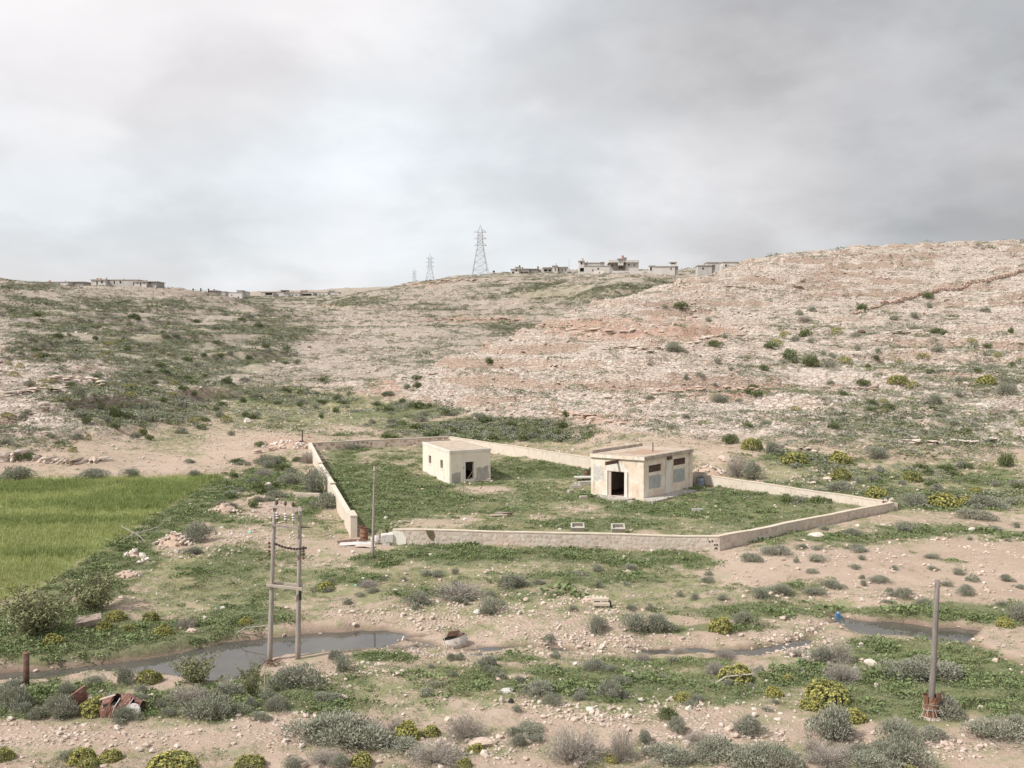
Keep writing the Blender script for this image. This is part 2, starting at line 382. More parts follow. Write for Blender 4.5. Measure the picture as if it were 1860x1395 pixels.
HERB = patches([(880,905,300,70,.42),(1300,925,230,34,.5),(450,1060,150,50,.4),(1000,1240,420,40,.42),(625,860,40,60,.8),(690,885,120,50,.8),(690,925,70,28),(780,905,80,34,.75),(980,852,110,17),(900,890,70,14,.5),(1180,925,70,9),(1320,905,100,24,.9),(1440,902,110,10),(1250,925,140,20,.8),(1100,952,170,12,.75),(1060,905,40,10,.7),
  (820,1003,140,16),(1000,1006,160,16),(1180,1013,100,14),(1290,1025,50,10),(690,1012,45,14),
  (410,885,48,26),(350,920,50,24),(290,962,55,30),(240,1008,55,30),(180,1065,65,38),(110,1125,85,42),(60,1175,90,40),(200,1172,125,34),(330,1165,90,26),(320,1150,85,24),(290,1182,100,12),(450,1120,80,22,.8),(430,940,50,20,.7),(475,872,75,30,.85),(530,930,55,26,.7),(450,1010,60,24,.7),(380,1040,80,20,.6),(620,1050,70,14,.6),(520,1010,50,14,.6),(460,850,60,22,.7),(560,900,30,40,.7),
  (60,1275,120,34),(260,1272,120,34),(160,1252,170,12,.9),(420,1250,90,14,.9),(400,1285,115,25),(560,1265,105,32),(480,1250,65,22),(650,1235,45,16),(700,1192,65,10),
  (900,1230,60,18),(980,1240,115,26),(1150,1255,150,24),(1300,1250,115,30),(1240,1203,100,8),(940,1197,50,7),(1120,1203,60,7),(1190,1145,60,8,.9),(1330,1140,70,8,.9),
  (1700,1112,185,17),(1830,1118,60,26),(1620,1185,95,20),(1750,1240,115,58),(1640,1270,125,45),(1830,1260,75,60),(1560,1282,60,30),(1450,1232,75,24),(1340,1110,125,14,.8),(1430,1065,90,16,.8),(1500,985,130,18,.8),(1700,965,110,14,.8),(1820,975,60,14,.8),(1640,1005,60,8,.7),(1430,1036,35,9,.9),(1730,1020,40,7,.8),
  (950,1085,120,12,.55),(1080,1050,160,14,.6),(760,1080,60,14,.6),
  (720,750,90,14,.8),(880,780,170,22,.8),(620,726,90,10,.6),(480,728,100,14,.5),(1430,832,90,14,.6),(1560,838,60,12,.5),(1700,905,150,20,.9),(1560,870,110,16,.7),(1800,870,70,16,.7),(1450,880,80,10,.7)])
GRASS = patches([(930,1372,930,34,.38),(1620,890,270,42,.9),(1420,860,150,20,.8),(350,830,60,14,.6),(900,905,340,85,1),(1330,930,240,40,1),(1050,1250,450,50,.55),(250,1290,300,40,.5),(1600,1260,300,90,.6),(1000,1090,500,30,.5),(380,1060,170,65,.9),(560,1045,150,45,.8),(720,1065,130,30,.6),(1150,1062,220,26,.6),(520,748,130,20,1),(640,772,90,10,1),(560,732,170,14,.7),(1450,1100,120,20,.7),(1600,990,180,30,.5),(860,1140,120,20,.3),(330,800,60,30,.4),(980,1035,300,20,.7),(700,1240,120,40,.5)])
FIELD = patches([(90,960,220,85),(-60,980,260,120),(250,905,150,38),(330,888,75,24),(40,1050,95,50,.9),(-200,1000,300,140)], .16)
SOIL = patches([(1560,1030,230,42),(1760,1005,130,28),(1830,1045,90,50),(1380,1050,60,16),(415,830,50,32),(300,845,55,18),(470,800,60,14),(250,1340,280,22),(480,1325,70,30),(540,1385,120,18),(900,1388,130,14),(60,1330,120,20),(640,990,45,14),(640,780,60,6,.8),(490,925,40,12),(870,890,45,7),(980,941,26,6),(790,950,70,8,.7),(848,942,28,6),(275,1252,36,6),(1530,1335,90,16,.8),(1700,1345,120,18,.7),(945,1228,40,5),(1050,925,40,8,.7),(1240,1330,100,22,.6),(1440,1330,80,16,.7),(560,1020,70,10,.5)])
GRAVEL = patches([(850,1125,170,36),(1030,1140,90,48),(1150,1165,130,14),(1450,1165,70,32),(1180,1300,240,26,.9),(1250,1345,180,30,.8),(660,1240,100,30,.7),(100,1335,200,24,.8),(520,1330,80,30,.8),(870,1360,130,30,.7),(1700,1360,180,25,.8),(1440,1260,70,22,.6),(780,1180,60,14),(1600,1085,140,10,.6),(650,1110,60,20,.5),(480,970,70,40,.5),(330,1000,50,14,.6),(1000,1280,120,14,.8),(1760,1165,60,10,.3),(1440,870,140,16,.6)])
RED = patches([(1150,600,180,22,.9),(1300,712,120,12,.8),(1080,760,110,14,.7),(870,581,110,6,.9),(700,705,28,20,1),(530,805,60,12,1),(1300,872,30,14,1),(1250,900,30,20,.6),(1500,535,60,6,.5),(600,555,30,6,.6),(470,835,40,8,.7),(760,515,60,6,.8)])
MUD = sstep(.5, -.05, WD) * (fbm(GX / 3, GY / 3, 3, 201) * .6 + .6)
BUSHY_ = patches([(540,548,160,9,.45),(1600,885,260,34,.5),(250,622,190,26,1),(400,650,170,32,1),(500,598,80,26,.95),(330,600,110,16,.7),(450,570,60,14,.7),(150,585,90,14,.7),(60,560,90,16,.7),(300,690,110,22,.9),(40,520,60,8,.5),(200,560,200,16,.4),
  (1050,535,140,12,.75),(1150,520,90,10,.75),(1000,520,120,8,.5),(830,600,120,7,.55),(930,596,60,8,.7),(700,690,70,8,.6),(740,655,60,7,.6),(820,560,140,8,.3),(640,640,70,10,.25),
  (880,785,170,22,1),(740,750,80,16,1),(260,740,140,40,.6),(100,640,80,14,.7),(1700,905,160,18,.9),(1440,840,150,16,.6),(480,720,110,16,.6),(1650,790,200,60,.3),(1750,690,160,60,.25),(40,800,80,30,.3),(1500,700,420,110,.13)])
_vl = 566 - (GPY - 604) * 1.05                  # foot of the left hill against the middle hill
_mid = np.where((GPY > 560) & (GPY < 702) & (GPX > 300) & (GPX < 760), sstep(-18, 26, GPX - _vl + WOB * 14), 0)
FARH = (FARH * (1 - .35 * _mid)).astype(np.float32)
LEFTH = np.where((GPX > 300) & (GPX < 640), sstep(30, 8, GY - np.interp(GPX, [300, 380, 440, 500, 555, 575, 600], [530, 535, 506, 462, 415, 362, 300])), 1.0)
BUSHY_ = BUSHY_ * np.where(GPY < 690, np.maximum(LEFTH, .12 + .88 * (GPX > 600) + .5 * (GPY < 553)), 1.0) * (1 - .86 * _mid)
VALLEY = patches([(530,745,160,38),(650,748,100,32),(480,718,80,16),(600,726,120,16),(720,762,60,22)], .6)
BUSHY = BUSHY_ * np.where((GPX > 690) & (GPX < 1340) & (GPY < 700), FARH, 1); BUSHY = np.maximum(BUSHY, .28 * VALLEY)
HILL = HILL * (1 - .85 * VALLEY)
_fe = 392 - (GPY - 872) * 1.62                 # edge of the sown field, a bank running down to the left
FIELD = (sstep(14, -22, GPX - _fe + WOB * 26 + WOBF * 10) * sstep(864, 872, GPY + WOB * 3) * sstep(1135, 1075, GPY + WOB * 22) * (GY > 50)).astype(np.float32)
band = np.exp(-((GPX - _fe - 34 - WOB * 18) / 46) ** 2) * sstep(855, 875, GPY) * sstep(1200, 1160, GPY) * (GY > 40)
HERB = np.maximum(HERB, np.clip(band * 1.25, 0, 1)); GRASS = np.maximum(GRASS, .62 * VALLEY)
HERB = HERB * (1 - .92 * SOIL) * (1 - .8 * GRAVEL * (HERB < .95)) * (1 - sstep(.25, -.1, WD)) * (1 - .85 * FIELD)
GRASS = GRASS * (1 - .9 * SOIL)
ROCKY = np.clip(HILL * (1 - .35 * BUSHY) , 0, 1)

# ------------------------------------------------------------------ materials
class NT:
    def __init__(s, name, rough=.9, spec=.15):
        s.m = bpy.data.materials.new(name); s.m.use_nodes = True; s.t = s.m.node_tree; s.N = s.t.nodes; s.L = s.t.links
        s.b = s.N['Principled BSDF']; s.b.inputs['Roughness'].default_value = rough; s.b.inputs['Specular IOR Level'].default_value = spec
    def new(s, typ, **kw):
        n = s.N.new(typ)
        for k, v in kw.items(): setattr(n, k, v)
        return n
    def set(s, sock, v):
        if isinstance(v, bpy.types.NodeSocket): s.L.new(v, sock)
        elif isinstance(v, tuple) and len(v) == 3 and sock.type == 'RGBA': sock.default_value = (*v, 1)
        else: sock.default_value = v
    def math(s, op, a, b=None, c=None, clamp=False):
        n = s.new('ShaderNodeMath', operation=op, use_clamp=clamp)
        for i, x in enumerate((a, b, c)):
            if x is not None: s.set(n.inputs[i], x)
        return n.outputs[0]
    def mix(s, f, a, b, typ='MIX'):
        n = s.new('ShaderNodeMix', data_type='RGBA', blend_type=typ, clamp_factor=True)
        s.set(n.inputs[0], f); s.set(n.inputs[6], a); s.set(n.inputs[7], b); return n.outputs[2]
    def pos(s, scale=(1, 1, 1), obj=False):
        src = s.new('ShaderNodeTexCoord').outputs['Object'] if obj else s.new('ShaderNodeNewGeometry').outputs['Position']
        mp = s.new('ShaderNodeMapping'); s.L.new(src, mp.inputs[0]); mp.inputs['Scale'].default_value = scale; return mp.outputs[0]
    def noise(s, vec, scale, detail=4, rough=.55, dist=0.0):
        n = s.new('ShaderNodeTexNoise'); s.L.new(vec, n.inputs[0]); n.inputs['Scale'].default_value = scale
        n.inputs['Detail'].default_value = detail; n.inputs['Roughness'].default_value = rough; n.inputs['Distortion'].default_value = dist; return n.outputs[0]
    def voro(s, vec, scale, out='Distance', feature='F1'):
        n = s.new('ShaderNodeTexVoronoi', feature=feature); s.L.new(vec, n.inputs[0]); n.inputs['Scale'].default_value = scale; return n.outputs[out]
    def ramp(s, x, a, b, va=0.0, vb=1.0):
        n = s.new('ShaderNodeMapRange', interpolation_type='SMOOTHSTEP'); s.set(n.inputs[0], x)
        for i, v in ((1, a), (2, b), (3, va), (4, vb)): n.inputs[i].default_value = v
        return n.outputs[0]
    def attr(s, name, out='Fac'):
        return s.new('ShaderNodeAttribute', attribute_name=name).outputs[out]
    def bump(s, h, strength=.5, dist=.1):
        n = s.new('ShaderNodeBump'); n.inputs['Strength'].default_value = strength; n.inputs['Distance'].default_value = dist
        s.L.new(h, n.inputs['Height']); s.L.new(n.outputs[0], s.b.inputs['Normal'])
    def color(s, c): s.set(s.b.inputs['Base Color'], c); return s.m

def mottled(name, c1, c2, scale=3.0, rough=.9, obj=True, bump=.25, c3=None, metal=0.0, bscale=4.0, spec=.15, stretch=(1, 1, 1)):
    t = NT(name, rough, spec); p = t.pos(stretch, obj); n = t.noise(p, scale, 5, .6, .3)
    col = t.mix(t.ramp(n, .36, .64), c1, c2)
    if c3: col = t.mix(t.ramp(t.noise(p, scale * 2.7, 5, .65), .54, .66), col, c3)
    if bump: t.bump(t.noise(p, scale * bscale, 5, .65), bump, .03)
    t.b.inputs['Metallic'].default_value = metal
    return t.color(col)

def ground_material():
    t = NT('ground', .95, .08); P = t.pos(); Pf = t.pos((1, 1, 2.2))
    A = t.new('ShaderNodeSeparateColor'); t.L.new(t.attr('cover', 'Color'), A.inputs[0])
    B = t.new('ShaderNodeSeparateColor'); t.L.new(t.attr('soil', 'Color'), B.inputs[0])
    herb, grass, field = A.outputs[0], A.outputs[1], A.outputs[2]; rock, gravel, red = B.outputs[0], B.outputs[1], B.outputs[2]
    bare, bushy, mud = t.attr('bare'), t.attr('bushy'), t.attr('mud')
    big = t.noise(P, .11, 5, .6); mid = t.noise(P, .8, 5, .65); fine = t.noise(P, 5.5, 4, .7); vf = t.noise(P, 21, 3, .7)
    # soil: pink-brown earth with pale grit
    soil = t.mix(t.ramp(big, .35, .65), (.455, .355, .285), (.395, .30, .235))
    soil = t.mix(t.ramp(mid, .5, .72, 0, .6), soil, (.53, .43, .355))
    soil = t.mix(t.ramp(fine, .55, .7, 0, .45), soil, (.60, .51, .44))
    # gravel: pale stones over earth
    v1 = t.voro(P, 4.2, 'Distance'); v1c = t.voro(P, 4.2, 'Color')
    peb = t.mix(t.ramp(v1, .25, .45), (.63, .55, .48), (.40, .30, .235))
    vs = t.new('ShaderNodeSeparateColor'); t.L.new(v1c, vs.inputs[0]); peb = t.mix(t.math('MULTIPLY', vs.outputs[0], .45), peb, (.34, .26, .205))
    soil = t.mix(t.math('MULTIPLY', gravel, t.ramp(mid, .34, .56)), soil, peb)
    # short dry grass and low herbs
    gr = t.mix(t.ramp(mid, .36, .62), (.29, .265, .155), (.205, .225, .105))
    gr = t.mix(t.ramp(fine, .5, .68, 0, .6), gr, (.40, .325, .235))
    gcov = t.math('MULTIPLY_ADD', t.math('SUBTRACT', t.math('ADD', mid, t.math('MULTIPLY', fine, .6)), .76), 3.0, t.math('MULTIPLY_ADD', grass, 1.05, .02))
    base = t.mix(t.math('MULTIPLY', t.ramp(gcov, .1, .8, 0, .85), t.math('SUBTRACT', 1.0, bare)), soil, gr)
    # earth under the dense herbs
    hb = t.mix(t.ramp(fine, .4, .62), (.125, .15, .07), (.20, .205, .11))
    base = t.mix(t.ramp(t.math('MULTIPLY_ADD', mid, .5, herb), .45, .85, 0, .9), base, hb)
    fc = t.mix(t.ramp(t.noise(t.pos((.6, 1, 1)), .28, 4, .6), .38, .6), (.36, .385, .17), (.28, .325, .13))
    base = t.mix(field, base, t.mix(t.ramp(fine, .5, .7, 0, .5), fc, (.38, .33, .19)))
    # limestone: pale pinkish beds, darker joints, red broken patches
    st = t.noise(t.pos((.05, .05, 1.5)), 1.1, 4, .6, .6)
    rk = t.mix(t.ramp(st, .34, .66), (.49, .415, .355), (.61, .545, .485))
    rk = t.mix(t.ramp(mid, .45, .62, 0, .75), rk, (.43, .34, .28))
    rk = t.mix(t.ramp(fine, .52, .68, 0, .7), rk, (.68, .62, .565))
    vr = t.voro(Pf, .85, 'Distance', 'DISTANCE_TO_EDGE'); rk = t.mix(t.ramp(vr, .09, .0, 0, .6), rk, (.22, .16, .12))
    rk = t.mix(t.ramp(t.noise(t.pos((.5, .5, 2.5)), 1.3, 6, .72, .6), .55, .66, 0, .8), rk, (.25, .195, .15))
    rk = t.mix(t.math('MULTIPLY', red, t.ramp(t.noise(P, .45, 6, .7), .42, .6, 0, .8)), rk, (.45, .29, .22))
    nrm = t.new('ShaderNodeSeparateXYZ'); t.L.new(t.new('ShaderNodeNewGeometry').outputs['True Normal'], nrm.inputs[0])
    rk = t.mix(t.ramp(nrm.outputs[2], .88, .62, 0, .8), rk, t.mix(t.ramp(mid, .4, .6), (.30, .215, .165), (.38, .285, .225)))  # weathered risers redder, with ledge shade painted in by slope
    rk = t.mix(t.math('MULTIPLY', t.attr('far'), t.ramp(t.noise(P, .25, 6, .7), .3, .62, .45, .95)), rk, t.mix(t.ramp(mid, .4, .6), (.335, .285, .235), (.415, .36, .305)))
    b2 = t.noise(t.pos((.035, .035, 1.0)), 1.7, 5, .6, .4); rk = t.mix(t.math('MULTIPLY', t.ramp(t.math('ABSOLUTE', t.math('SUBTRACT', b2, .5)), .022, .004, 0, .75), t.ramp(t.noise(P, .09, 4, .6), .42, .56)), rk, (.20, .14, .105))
    lich = t.mix(t.ramp(mid, .4, .6), (.275, .26, .175), (.225, .225, .14))
    veg = t.math('MULTIPLY_ADD', t.math('SUBTRACT', t.noise(P, .33, 6, .7), .56), 3.0, t.math('MULTIPLY', bushy, .75))
    rk = t.mix(t.ramp(veg, .1, .85, 0, .75), rk, lich)
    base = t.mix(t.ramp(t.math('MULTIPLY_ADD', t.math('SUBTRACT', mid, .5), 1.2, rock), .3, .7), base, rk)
    base = t.mix(t.math('MULTIPLY', t.ramp(red, .3, .9, 0, .7), t.ramp(mid, .35, .55)), base, (.45, .285, .215))
    base = t.mix(t.math('MULTIPLY', mud, .9), base, (.15, .105, .08))
    h = t.math('ADD', t.math('MULTIPLY', fine, .5), t.math('ADD', t.math('MULTIPLY', mid, .7), t.math('MULTIPLY', vf, .2)))
    h = t.math('MULTIPLY_ADD', t.math('MULTIPLY', t.ramp(v1, .45, .1), gravel), .6, h)
    h = t.math('MULTIPLY_ADD', t.math('MULTIPLY', t.ramp(vr, 0, .12), rock), 1.0, h)
    t.bump(h, .75, .22)
    return t.color(base)

def add_color(me, name, arrs):
    a = me.color_attributes.new(name, 'FLOAT_COLOR', 'POINT'); n = len(me.vertices); d = np.ones((n, 4), np.float32)
    for i, x in enumerate(arrs): d[:, i] = x.ravel()
    a.data.foreach_set('color', d.ravel())
def add_float(me, name, x):
    a = me.attributes.new(name, 'FLOAT', 'POINT'); a.data.foreach_set('value', np.asarray(x, np.float32).ravel())

def build_ground():
    V = np.stack([GX, GY, GZ], -1).reshape(-1, 3); idx = np.arange(NV * NU).reshape(NV, NU)
    Q = np.stack([idx[:-1, :-1], idx[:-1, 1:], idx[1:, 1:], idx[1:, :-1]], -1).reshape(-1, 4)
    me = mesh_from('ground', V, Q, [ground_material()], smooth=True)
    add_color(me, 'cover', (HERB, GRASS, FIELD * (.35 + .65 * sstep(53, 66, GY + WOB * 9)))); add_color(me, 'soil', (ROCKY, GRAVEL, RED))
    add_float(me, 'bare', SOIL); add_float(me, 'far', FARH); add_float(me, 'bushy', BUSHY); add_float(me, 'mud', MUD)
    tag(link('ground', me), 'valley floor and rocky limestone hills', kind='structure')
build_ground()

def water_material():
    t = NT('water', .04, .5); t.b.inputs['IOR'].default_value = 1.33
    p = t.pos(); t.bump(t.noise(p, 3.0, 3, .5), .05, .02)
    return t.color(t.mix(t.ramp(t.noise(p, .5, 4, .6), .35, .65), (.075, .070, .062), (.10, .092, .08)))
def build_water():
    x0, x1, y0, y1 = -40, 40, 36, 62; n = 20; V = []; Fc = []
    for j in range(n + 1):
        for i in range(n + 1): V.append((x0 + (x1 - x0) * i / n, y0 + (y1 - y0) * j / n, WZ))
    for j in range(n):
        for i in range(n): a = j * (n + 1) + i; Fc.append((a, a + 1, a + n + 2, a + n + 1))
    tag(link('stream_water', mesh_from('stream_water', V, Fc, [water_material()])), 'dark still stream water', kind='structure')
build_water()

# ------------------------------------------------------------------ plants and stones: the kinds, built once
def leaf_mat(name, c1, c2, c3=None, rough=.75):
    t = NT(name, rough, .12); r = t.new('ShaderNodeObjectInfo').outputs['Random']; l = t.attr('tint')
    c = t.mix(l, c1, c2); c = t.mix(t.math('MULTIPLY', r, .45), c, c3 or c2)
    return t.color(c)
M_SALT = leaf_mat('saltbush_leaf', (.215, .220, .165), (.355, .350, .285), (.27, .285, .21))
M_DRY = leaf_mat('dry_twig', (.26, .22, .185), (.41, .37, .32), (.36, .33, .31))
M_GREEN = leaf_mat('green_leaf', (.105, .135, .055), (.195, .215, .10), (.17, .20, .12))
M_HERB = leaf_mat('herb_leaf', (.128, .178, .070), (.225, .280, .125), (.215, .23, .13))
M_YEL = leaf_mat('spurge_flower', (.40, .365, .105), (.50, .455, .16), (.40, .38, .13))
M_YELG = leaf_mat('spurge_leaf', (.185, .195, .075), (.28, .28, .115), (.23, .24, .11))
M_GRASS = leaf_mat('grass_blade', (.29, .33, .125), (.43, .45, .20), (.36, .39, .165))
M_DGRASS = leaf_mat('dry_grass_blade', (.24, .22, .12), (.38, .33, .20), (.22, .24, .11))
M_OLIVE = leaf_mat('willow_leaf', (.165, .175, .085), (.275, .28, .155), (.22, .235, .12))
M_STEM = mottled('stem_bark', (.17, .13, .10), (.28, .23, .19), 6, bump=0)

def unit(a): return a / (np.linalg.norm(a, axis=-1, keepdims=True) + 1e-9)
def leaves(P, D, Ln, Wd, rng, fold=.0):           # one diamond leaf per row
    n = len(P); R = unit(rng.normal(size=(n, 3))); S = unit(np.cross(D, R)); Ln = np.broadcast_to(np.asarray(Ln, float), (n,))[:, None]; Wd = np.broadcast_to(np.asarray(Wd, float), (n,))[:, None]
    mid = P + D * Ln * .5
    V = np.stack([P, mid + S * Wd * .5, P + D * Ln, mid - S * Wd * .5], 1).reshape(-1, 3)
    return V, np.arange(n * 4).reshape(n, 4)
class Plant:
    def __init__(s): s.V = []; s.F = []; s.M = []; s.T = []; s.n = 0
    def add(s, V, Fq, mi, tint):
        s.V.append(V); s.F.append(Fq + s.n); s.M.append(np.full(len(Fq), mi)); s.n += len(V)
        s.T.append(np.repeat(tint, 4) if np.ndim(tint) else np.full(len(V), tint))
    def twig(s, p, q, r, mi, tint=.4):            # a thin four-sided stem
        p, q = np.asarray(p, float), np.asarray(q, float); d = unit(q - p); a = unit(np.cross(d, [.3, .5, .81])); b = np.cross(d, a)
        V = np.array([p + a * r, p + b * r, p - a * r, p - b * r, q + a * r * .5, q + b * r * .5, q - a * r * .5, q - b * r * .5])
        s.add(V, np.array([[0, 1, 5, 4], [1, 2, 6, 5], [2, 3, 7, 6], [3, 0, 4, 7]]), mi, np.full(4, tint) if False else tint)
    def mesh(s, name, mats):
        me = mesh_from(name, np.concatenate(s.V), np.concatenate(s.F), mats, np.concatenate(s.M))
        T = np.concatenate([np.broadcast_to(t, (len(v),)) if np.ndim(t) == 0 else t for t, v in zip(s.T, s.V)])
        add_float(me, 'tint', T); return me
def dome_points(n, rng, lobes=9, h=.8, aspect=1.0, fill=.35):
    C = []
    for i in range(lobes):
        a = rng.uniform(0, 2 * math.pi); r = rng.uniform(.15, .62) ** .9; C.append((r * math.cos(a) * aspect, r * math.sin(a), rng.uniform(.05, .5) * h * (1.15 - r), rng.uniform(.20, .46)))
    C.append((0, 0, .3 * h, .42)); C = np.array(C)
    k = rng.integers(0, len(C), n); D = unit(rng.normal(size=(n, 3))); D[:, 2] = np.where(rng.random(n) < .75, np.abs(D[:, 2]), D[:, 2])
    rad = C[k, 3] * np.where(rng.random(n) < fill, rng.uniform(.4, .9, n), rng.uniform(.85, 1.12, n))
    P = C[k, :3] + D * rad[:, None] * np.array([1, 1, h * 1.1])
    ok = P[:, 2] > .01
    return P[ok], D[ok]
def saltbush(name, seed, n=3900, mat=None, ll=.082, lw=.025, h=.8, aspect=1.0, up=.45, fill=.35, twigs=50):
    rng = np.random.default_rng(seed); p = Plant(); P, D = dome_points(n, rng, 9 if aspect < 1.3 else 16, h, aspect, fill)
    d = unit(D + np.array([0, 0, up]) + rng.normal(size=D.shape) * .55); L = rng.uniform(.6, 1.3, len(P))
    V, Fq = leaves(P, d, ll * L, lw * L, rng); p.add(V, Fq, 0, rng.random(len(P)))
    for i in range(twigs):
        j = rng.integers(0, len(P)); q = P[j] * 1.04; b = np.array([q[0] * .15, q[1] * .15, 0]); p.twig(b, q, .012, 1)
    return p.mesh(name, [mat or M_SALT, M_STEM])
def spurge(name, seed, n=230, h=.85, flower=.8, lod=1):
    rng = np.random.default_rng(seed); p = Plant(); i = np.arange(n) + .5
    ph = np.arccos(1 - i / n * .98); th = math.pi * (1 + 5 ** .5) * i; D = np.stack([np.cos(th) * np.sin(ph), np.sin(th) * np.sin(ph), np.cos(ph)], 1)
    D = unit(D + rng.normal(size=D.shape) * .07)
    lump = 1 + .16 * (np.array([math.sin(4.1 * d[0] + seed) * math.cos(3.7 * d[1] + 2 * seed) for d in D])) + rng.normal(size=n) * .035
    C = D * lump[:, None] * np.array([.92, .92, h]) ; C[:, 2] += .03
    for kk, (cnt, ln, wd, mi, back, upw) in enumerate(((9 if lod else 5, .20, .055, 1, .17, .15), (8 if lod else 5, .105, .085, 0, .0, .55))):
        if mi == 0: keep = rng.random(n) < flower * np.clip(.55 + D[:, 2] * .9, 0, 1)
        else: keep = np.ones(n, bool)
        Cc = np.repeat(C[keep], cnt, 0); Dc = np.repeat(D[keep], cnt, 0); m = len(Cc)
        R = unit(rng.normal(size=(m, 3))); T = unit(R - (R * Dc).sum(1, keepdims=True) * Dc)
        if mi == 0: d = unit(T + Dc * .35); P = Cc + Dc * rng.uniform(-.01, .03, (m, 1)) 
        else: d = unit(T * .9 + Dc * .55); P = Cc - Dc * rng.uniform(.03, back, (m, 1))
        V, Fq = leaves(P, d, ln * rng.uniform(.75, 1.2, m), wd * rng.uniform(.8, 1.2, m), rng); ok = np.repeat(V.reshape(m, 4, 3)[:, :, 2].min(1) > -.02, 1)
        V = V.reshape(m, 4, 3)[ok].reshape(-1, 3); p.add(V, np.arange(len(V)).reshape(-1, 4), mi, rng.random(len(V) // 4))
    for j in rng.integers(0, n, 26): p.twig((0, 0, 0), C[j] * .92, .018, 2)
    return p.mesh(name, [M_YEL, M_YELG, M_STEM])
def wispy(name, seed, n=24, lv=70, h=1.0, mat=None):   # tall loose stems with sparse leaves
    rng = np.random.default_rng(seed); p = Plant()
    for i in range(n):
        a = rng.uniform(0, 6.28); r = rng.uniform(.0, .35); b = np.array([r * math.cos(a) * .6, r * math.sin(a) * .6, 0.]); lean = rng.uniform(.1, .55); H = h * rng.uniform(.5, 1.05)
        pts = [b + np.array([math.cos(a) * lean * t * t, math.sin(a) * lean * t * t, H * t]) for t in np.linspace(0, 1, 6)]
        for q, w in zip(pts[:-1], pts[1:]): p.twig(q, w, .011, 1)
        t = rng.uniform(.18, 1.03, lv); P = b + np.stack([math.cos(a) * lean * t * t, math.sin(a) * lean * t * t, H * t], 1) + rng.normal(size=(lv, 3)) * .07 * (1.2 - .5 * t[:, None])
        d = unit(rng.normal(size=(lv, 3)) + np.array([0, 0, .8])); V, Fq = leaves(P, d, rng.uniform(.05, .10, lv), rng.uniform(.02, .035, lv), rng); p.add(V, Fq, 0, rng.random(lv))
    return p.mesh(name, [mat or M_OLIVE, M_STEM])
def twiggy(name, seed, n=150, h=.8):                   # leafless ball of branching twigs
    rng = np.random.default_rng(seed); p = Plant()
    D = unit(rng.normal(size=(n, 3))); D[:, 2] = np.abs(D[:, 2]) + .12; D = unit(D); m = 0
    for d in D:
        q = d * rng.uniform(.75, 1.02) * np.array([1, 1, h]); k = q * rng.uniform(.4, .6) + rng.normal(size=3) * .05; k[2] = max(k[2], .03)
        p.twig(d * np.array([.08, .08, 0]), k, .010, 0); p.twig(k, q, .008, 0, .6)
    P = np.repeat(D, 11, 0) * rng.uniform(.45, 1.02, (n * 11, 1)) * np.array([1, 1, h]) + rng.normal(size=(n * 11, 3)) * .045
    P = P[P[:, 2] > .02]; d = unit(unit(P) + rng.normal(size=P.shape) * .6 + np.array([0, 0, .25])); V, Fq = leaves(P, d, rng.uniform(.08, .17, len(P)), .016, rng)
    p.add(V, Fq, 0, rng.random(len(P))); return p.mesh(name, [M_DRY, M_STEM])
def herb(name, seed, n=60, h=.55, mat=None, ll=.30, lw=.20):
    rng = np.random.default_rng(seed); p = Plant(); r = np.sqrt(rng.random(n)); a = rng.uniform(0, 6.28, n)
    z = h * (1 - .75 * r ** 2) * rng.uniform(.35, 1.0, n); P = np.stack([r * np.cos(a), r * np.sin(a), z], 1)
    d = unit(np.stack([np.cos(a) * (.4 + r), np.sin(a) * (.4 + r), rng.uniform(-.1, .6, n)], 1) + rng.normal(size=(n, 3)) * .4)
    V, Fq = leaves(P, d, ll * rng.uniform(.6, 1.2, n), lw * rng.uniform(.6, 1.2, n), rng); p.add(V, Fq, 0, rng.random(n))
    return p.mesh(name, [mat or M_HERB])
def tuft(name, seed, n=22, mat=None, spread=.35, w=.035):
    rng = np.random.default_rng(seed); p = Plant(); a = rng.uniform(0, 6.28, n); r = rng.uniform(0, .45, n)
    P = np.stack([r * np.cos(a), r * np.sin(a), np.zeros(n)], 1); d = unit(np.stack([np.cos(a), np.sin(a), np.full(n, 1 / spread)], 1) + rng.normal(size=(n, 3)) * np.array([.5, .5, .2]))
    V, Fq = leaves(P, d, rng.uniform(.55, 1.1, n), w * rng.uniform(.7, 1.3, n), rng); p.add(V, Fq, 0, rng.random(n))
    return p.mesh(name, [mat or M_GRASS])
M_STONE = mottled('limestone', (.53, .45, .385), (.62, .55, .485), 2.2, c3=(.42, .33, .27), bump=.5, bscale=3)
M_STONER = mottled('reddish_limestone', (.48, .38, .315), (.57, .475, .405), 2.2, c3=(.38, .25, .18), bump=.5, bscale=3)
M_STONEW = mottled('white_limestone', (.57, .51, .45), (.66, .605, .55), 2.0, c3=(.48, .41, .345), bump=.5, bscale=3)
def rock(name, seed, sub=2, mat=None, flat=.6, ang=.32):
    rng = np.random.default_rng(seed); bm = bmesh.new(); bmesh.ops.create_icosphere(bm, subdivisions=sub, radius=1)
    V = np.array([v.co[:] for v in bm.verts]); 
    for k in range(9):                             # broken by random planes: flat faces and sharp arrises
        nn = unit(rng.normal(size=3)); dd = rng.uniform(.45, .85); s = V @ nn; V = V - np.maximum(s - dd, 0)[:, None] * nn
    V = V * rng.uniform(.8, 1.2, 3) * np.array([1, 1, flat]) + rng.normal(size=V.shape) * ang * .08
    V[:, 2] -= V[:, 2].min() * .62
    for v, c in zip(bm.verts, V): v.co = c
    me = bpy.data.meshes.new(name); bm.to_mesh(me); bm.free(); me.materials.append(mat or M_STONE); return me

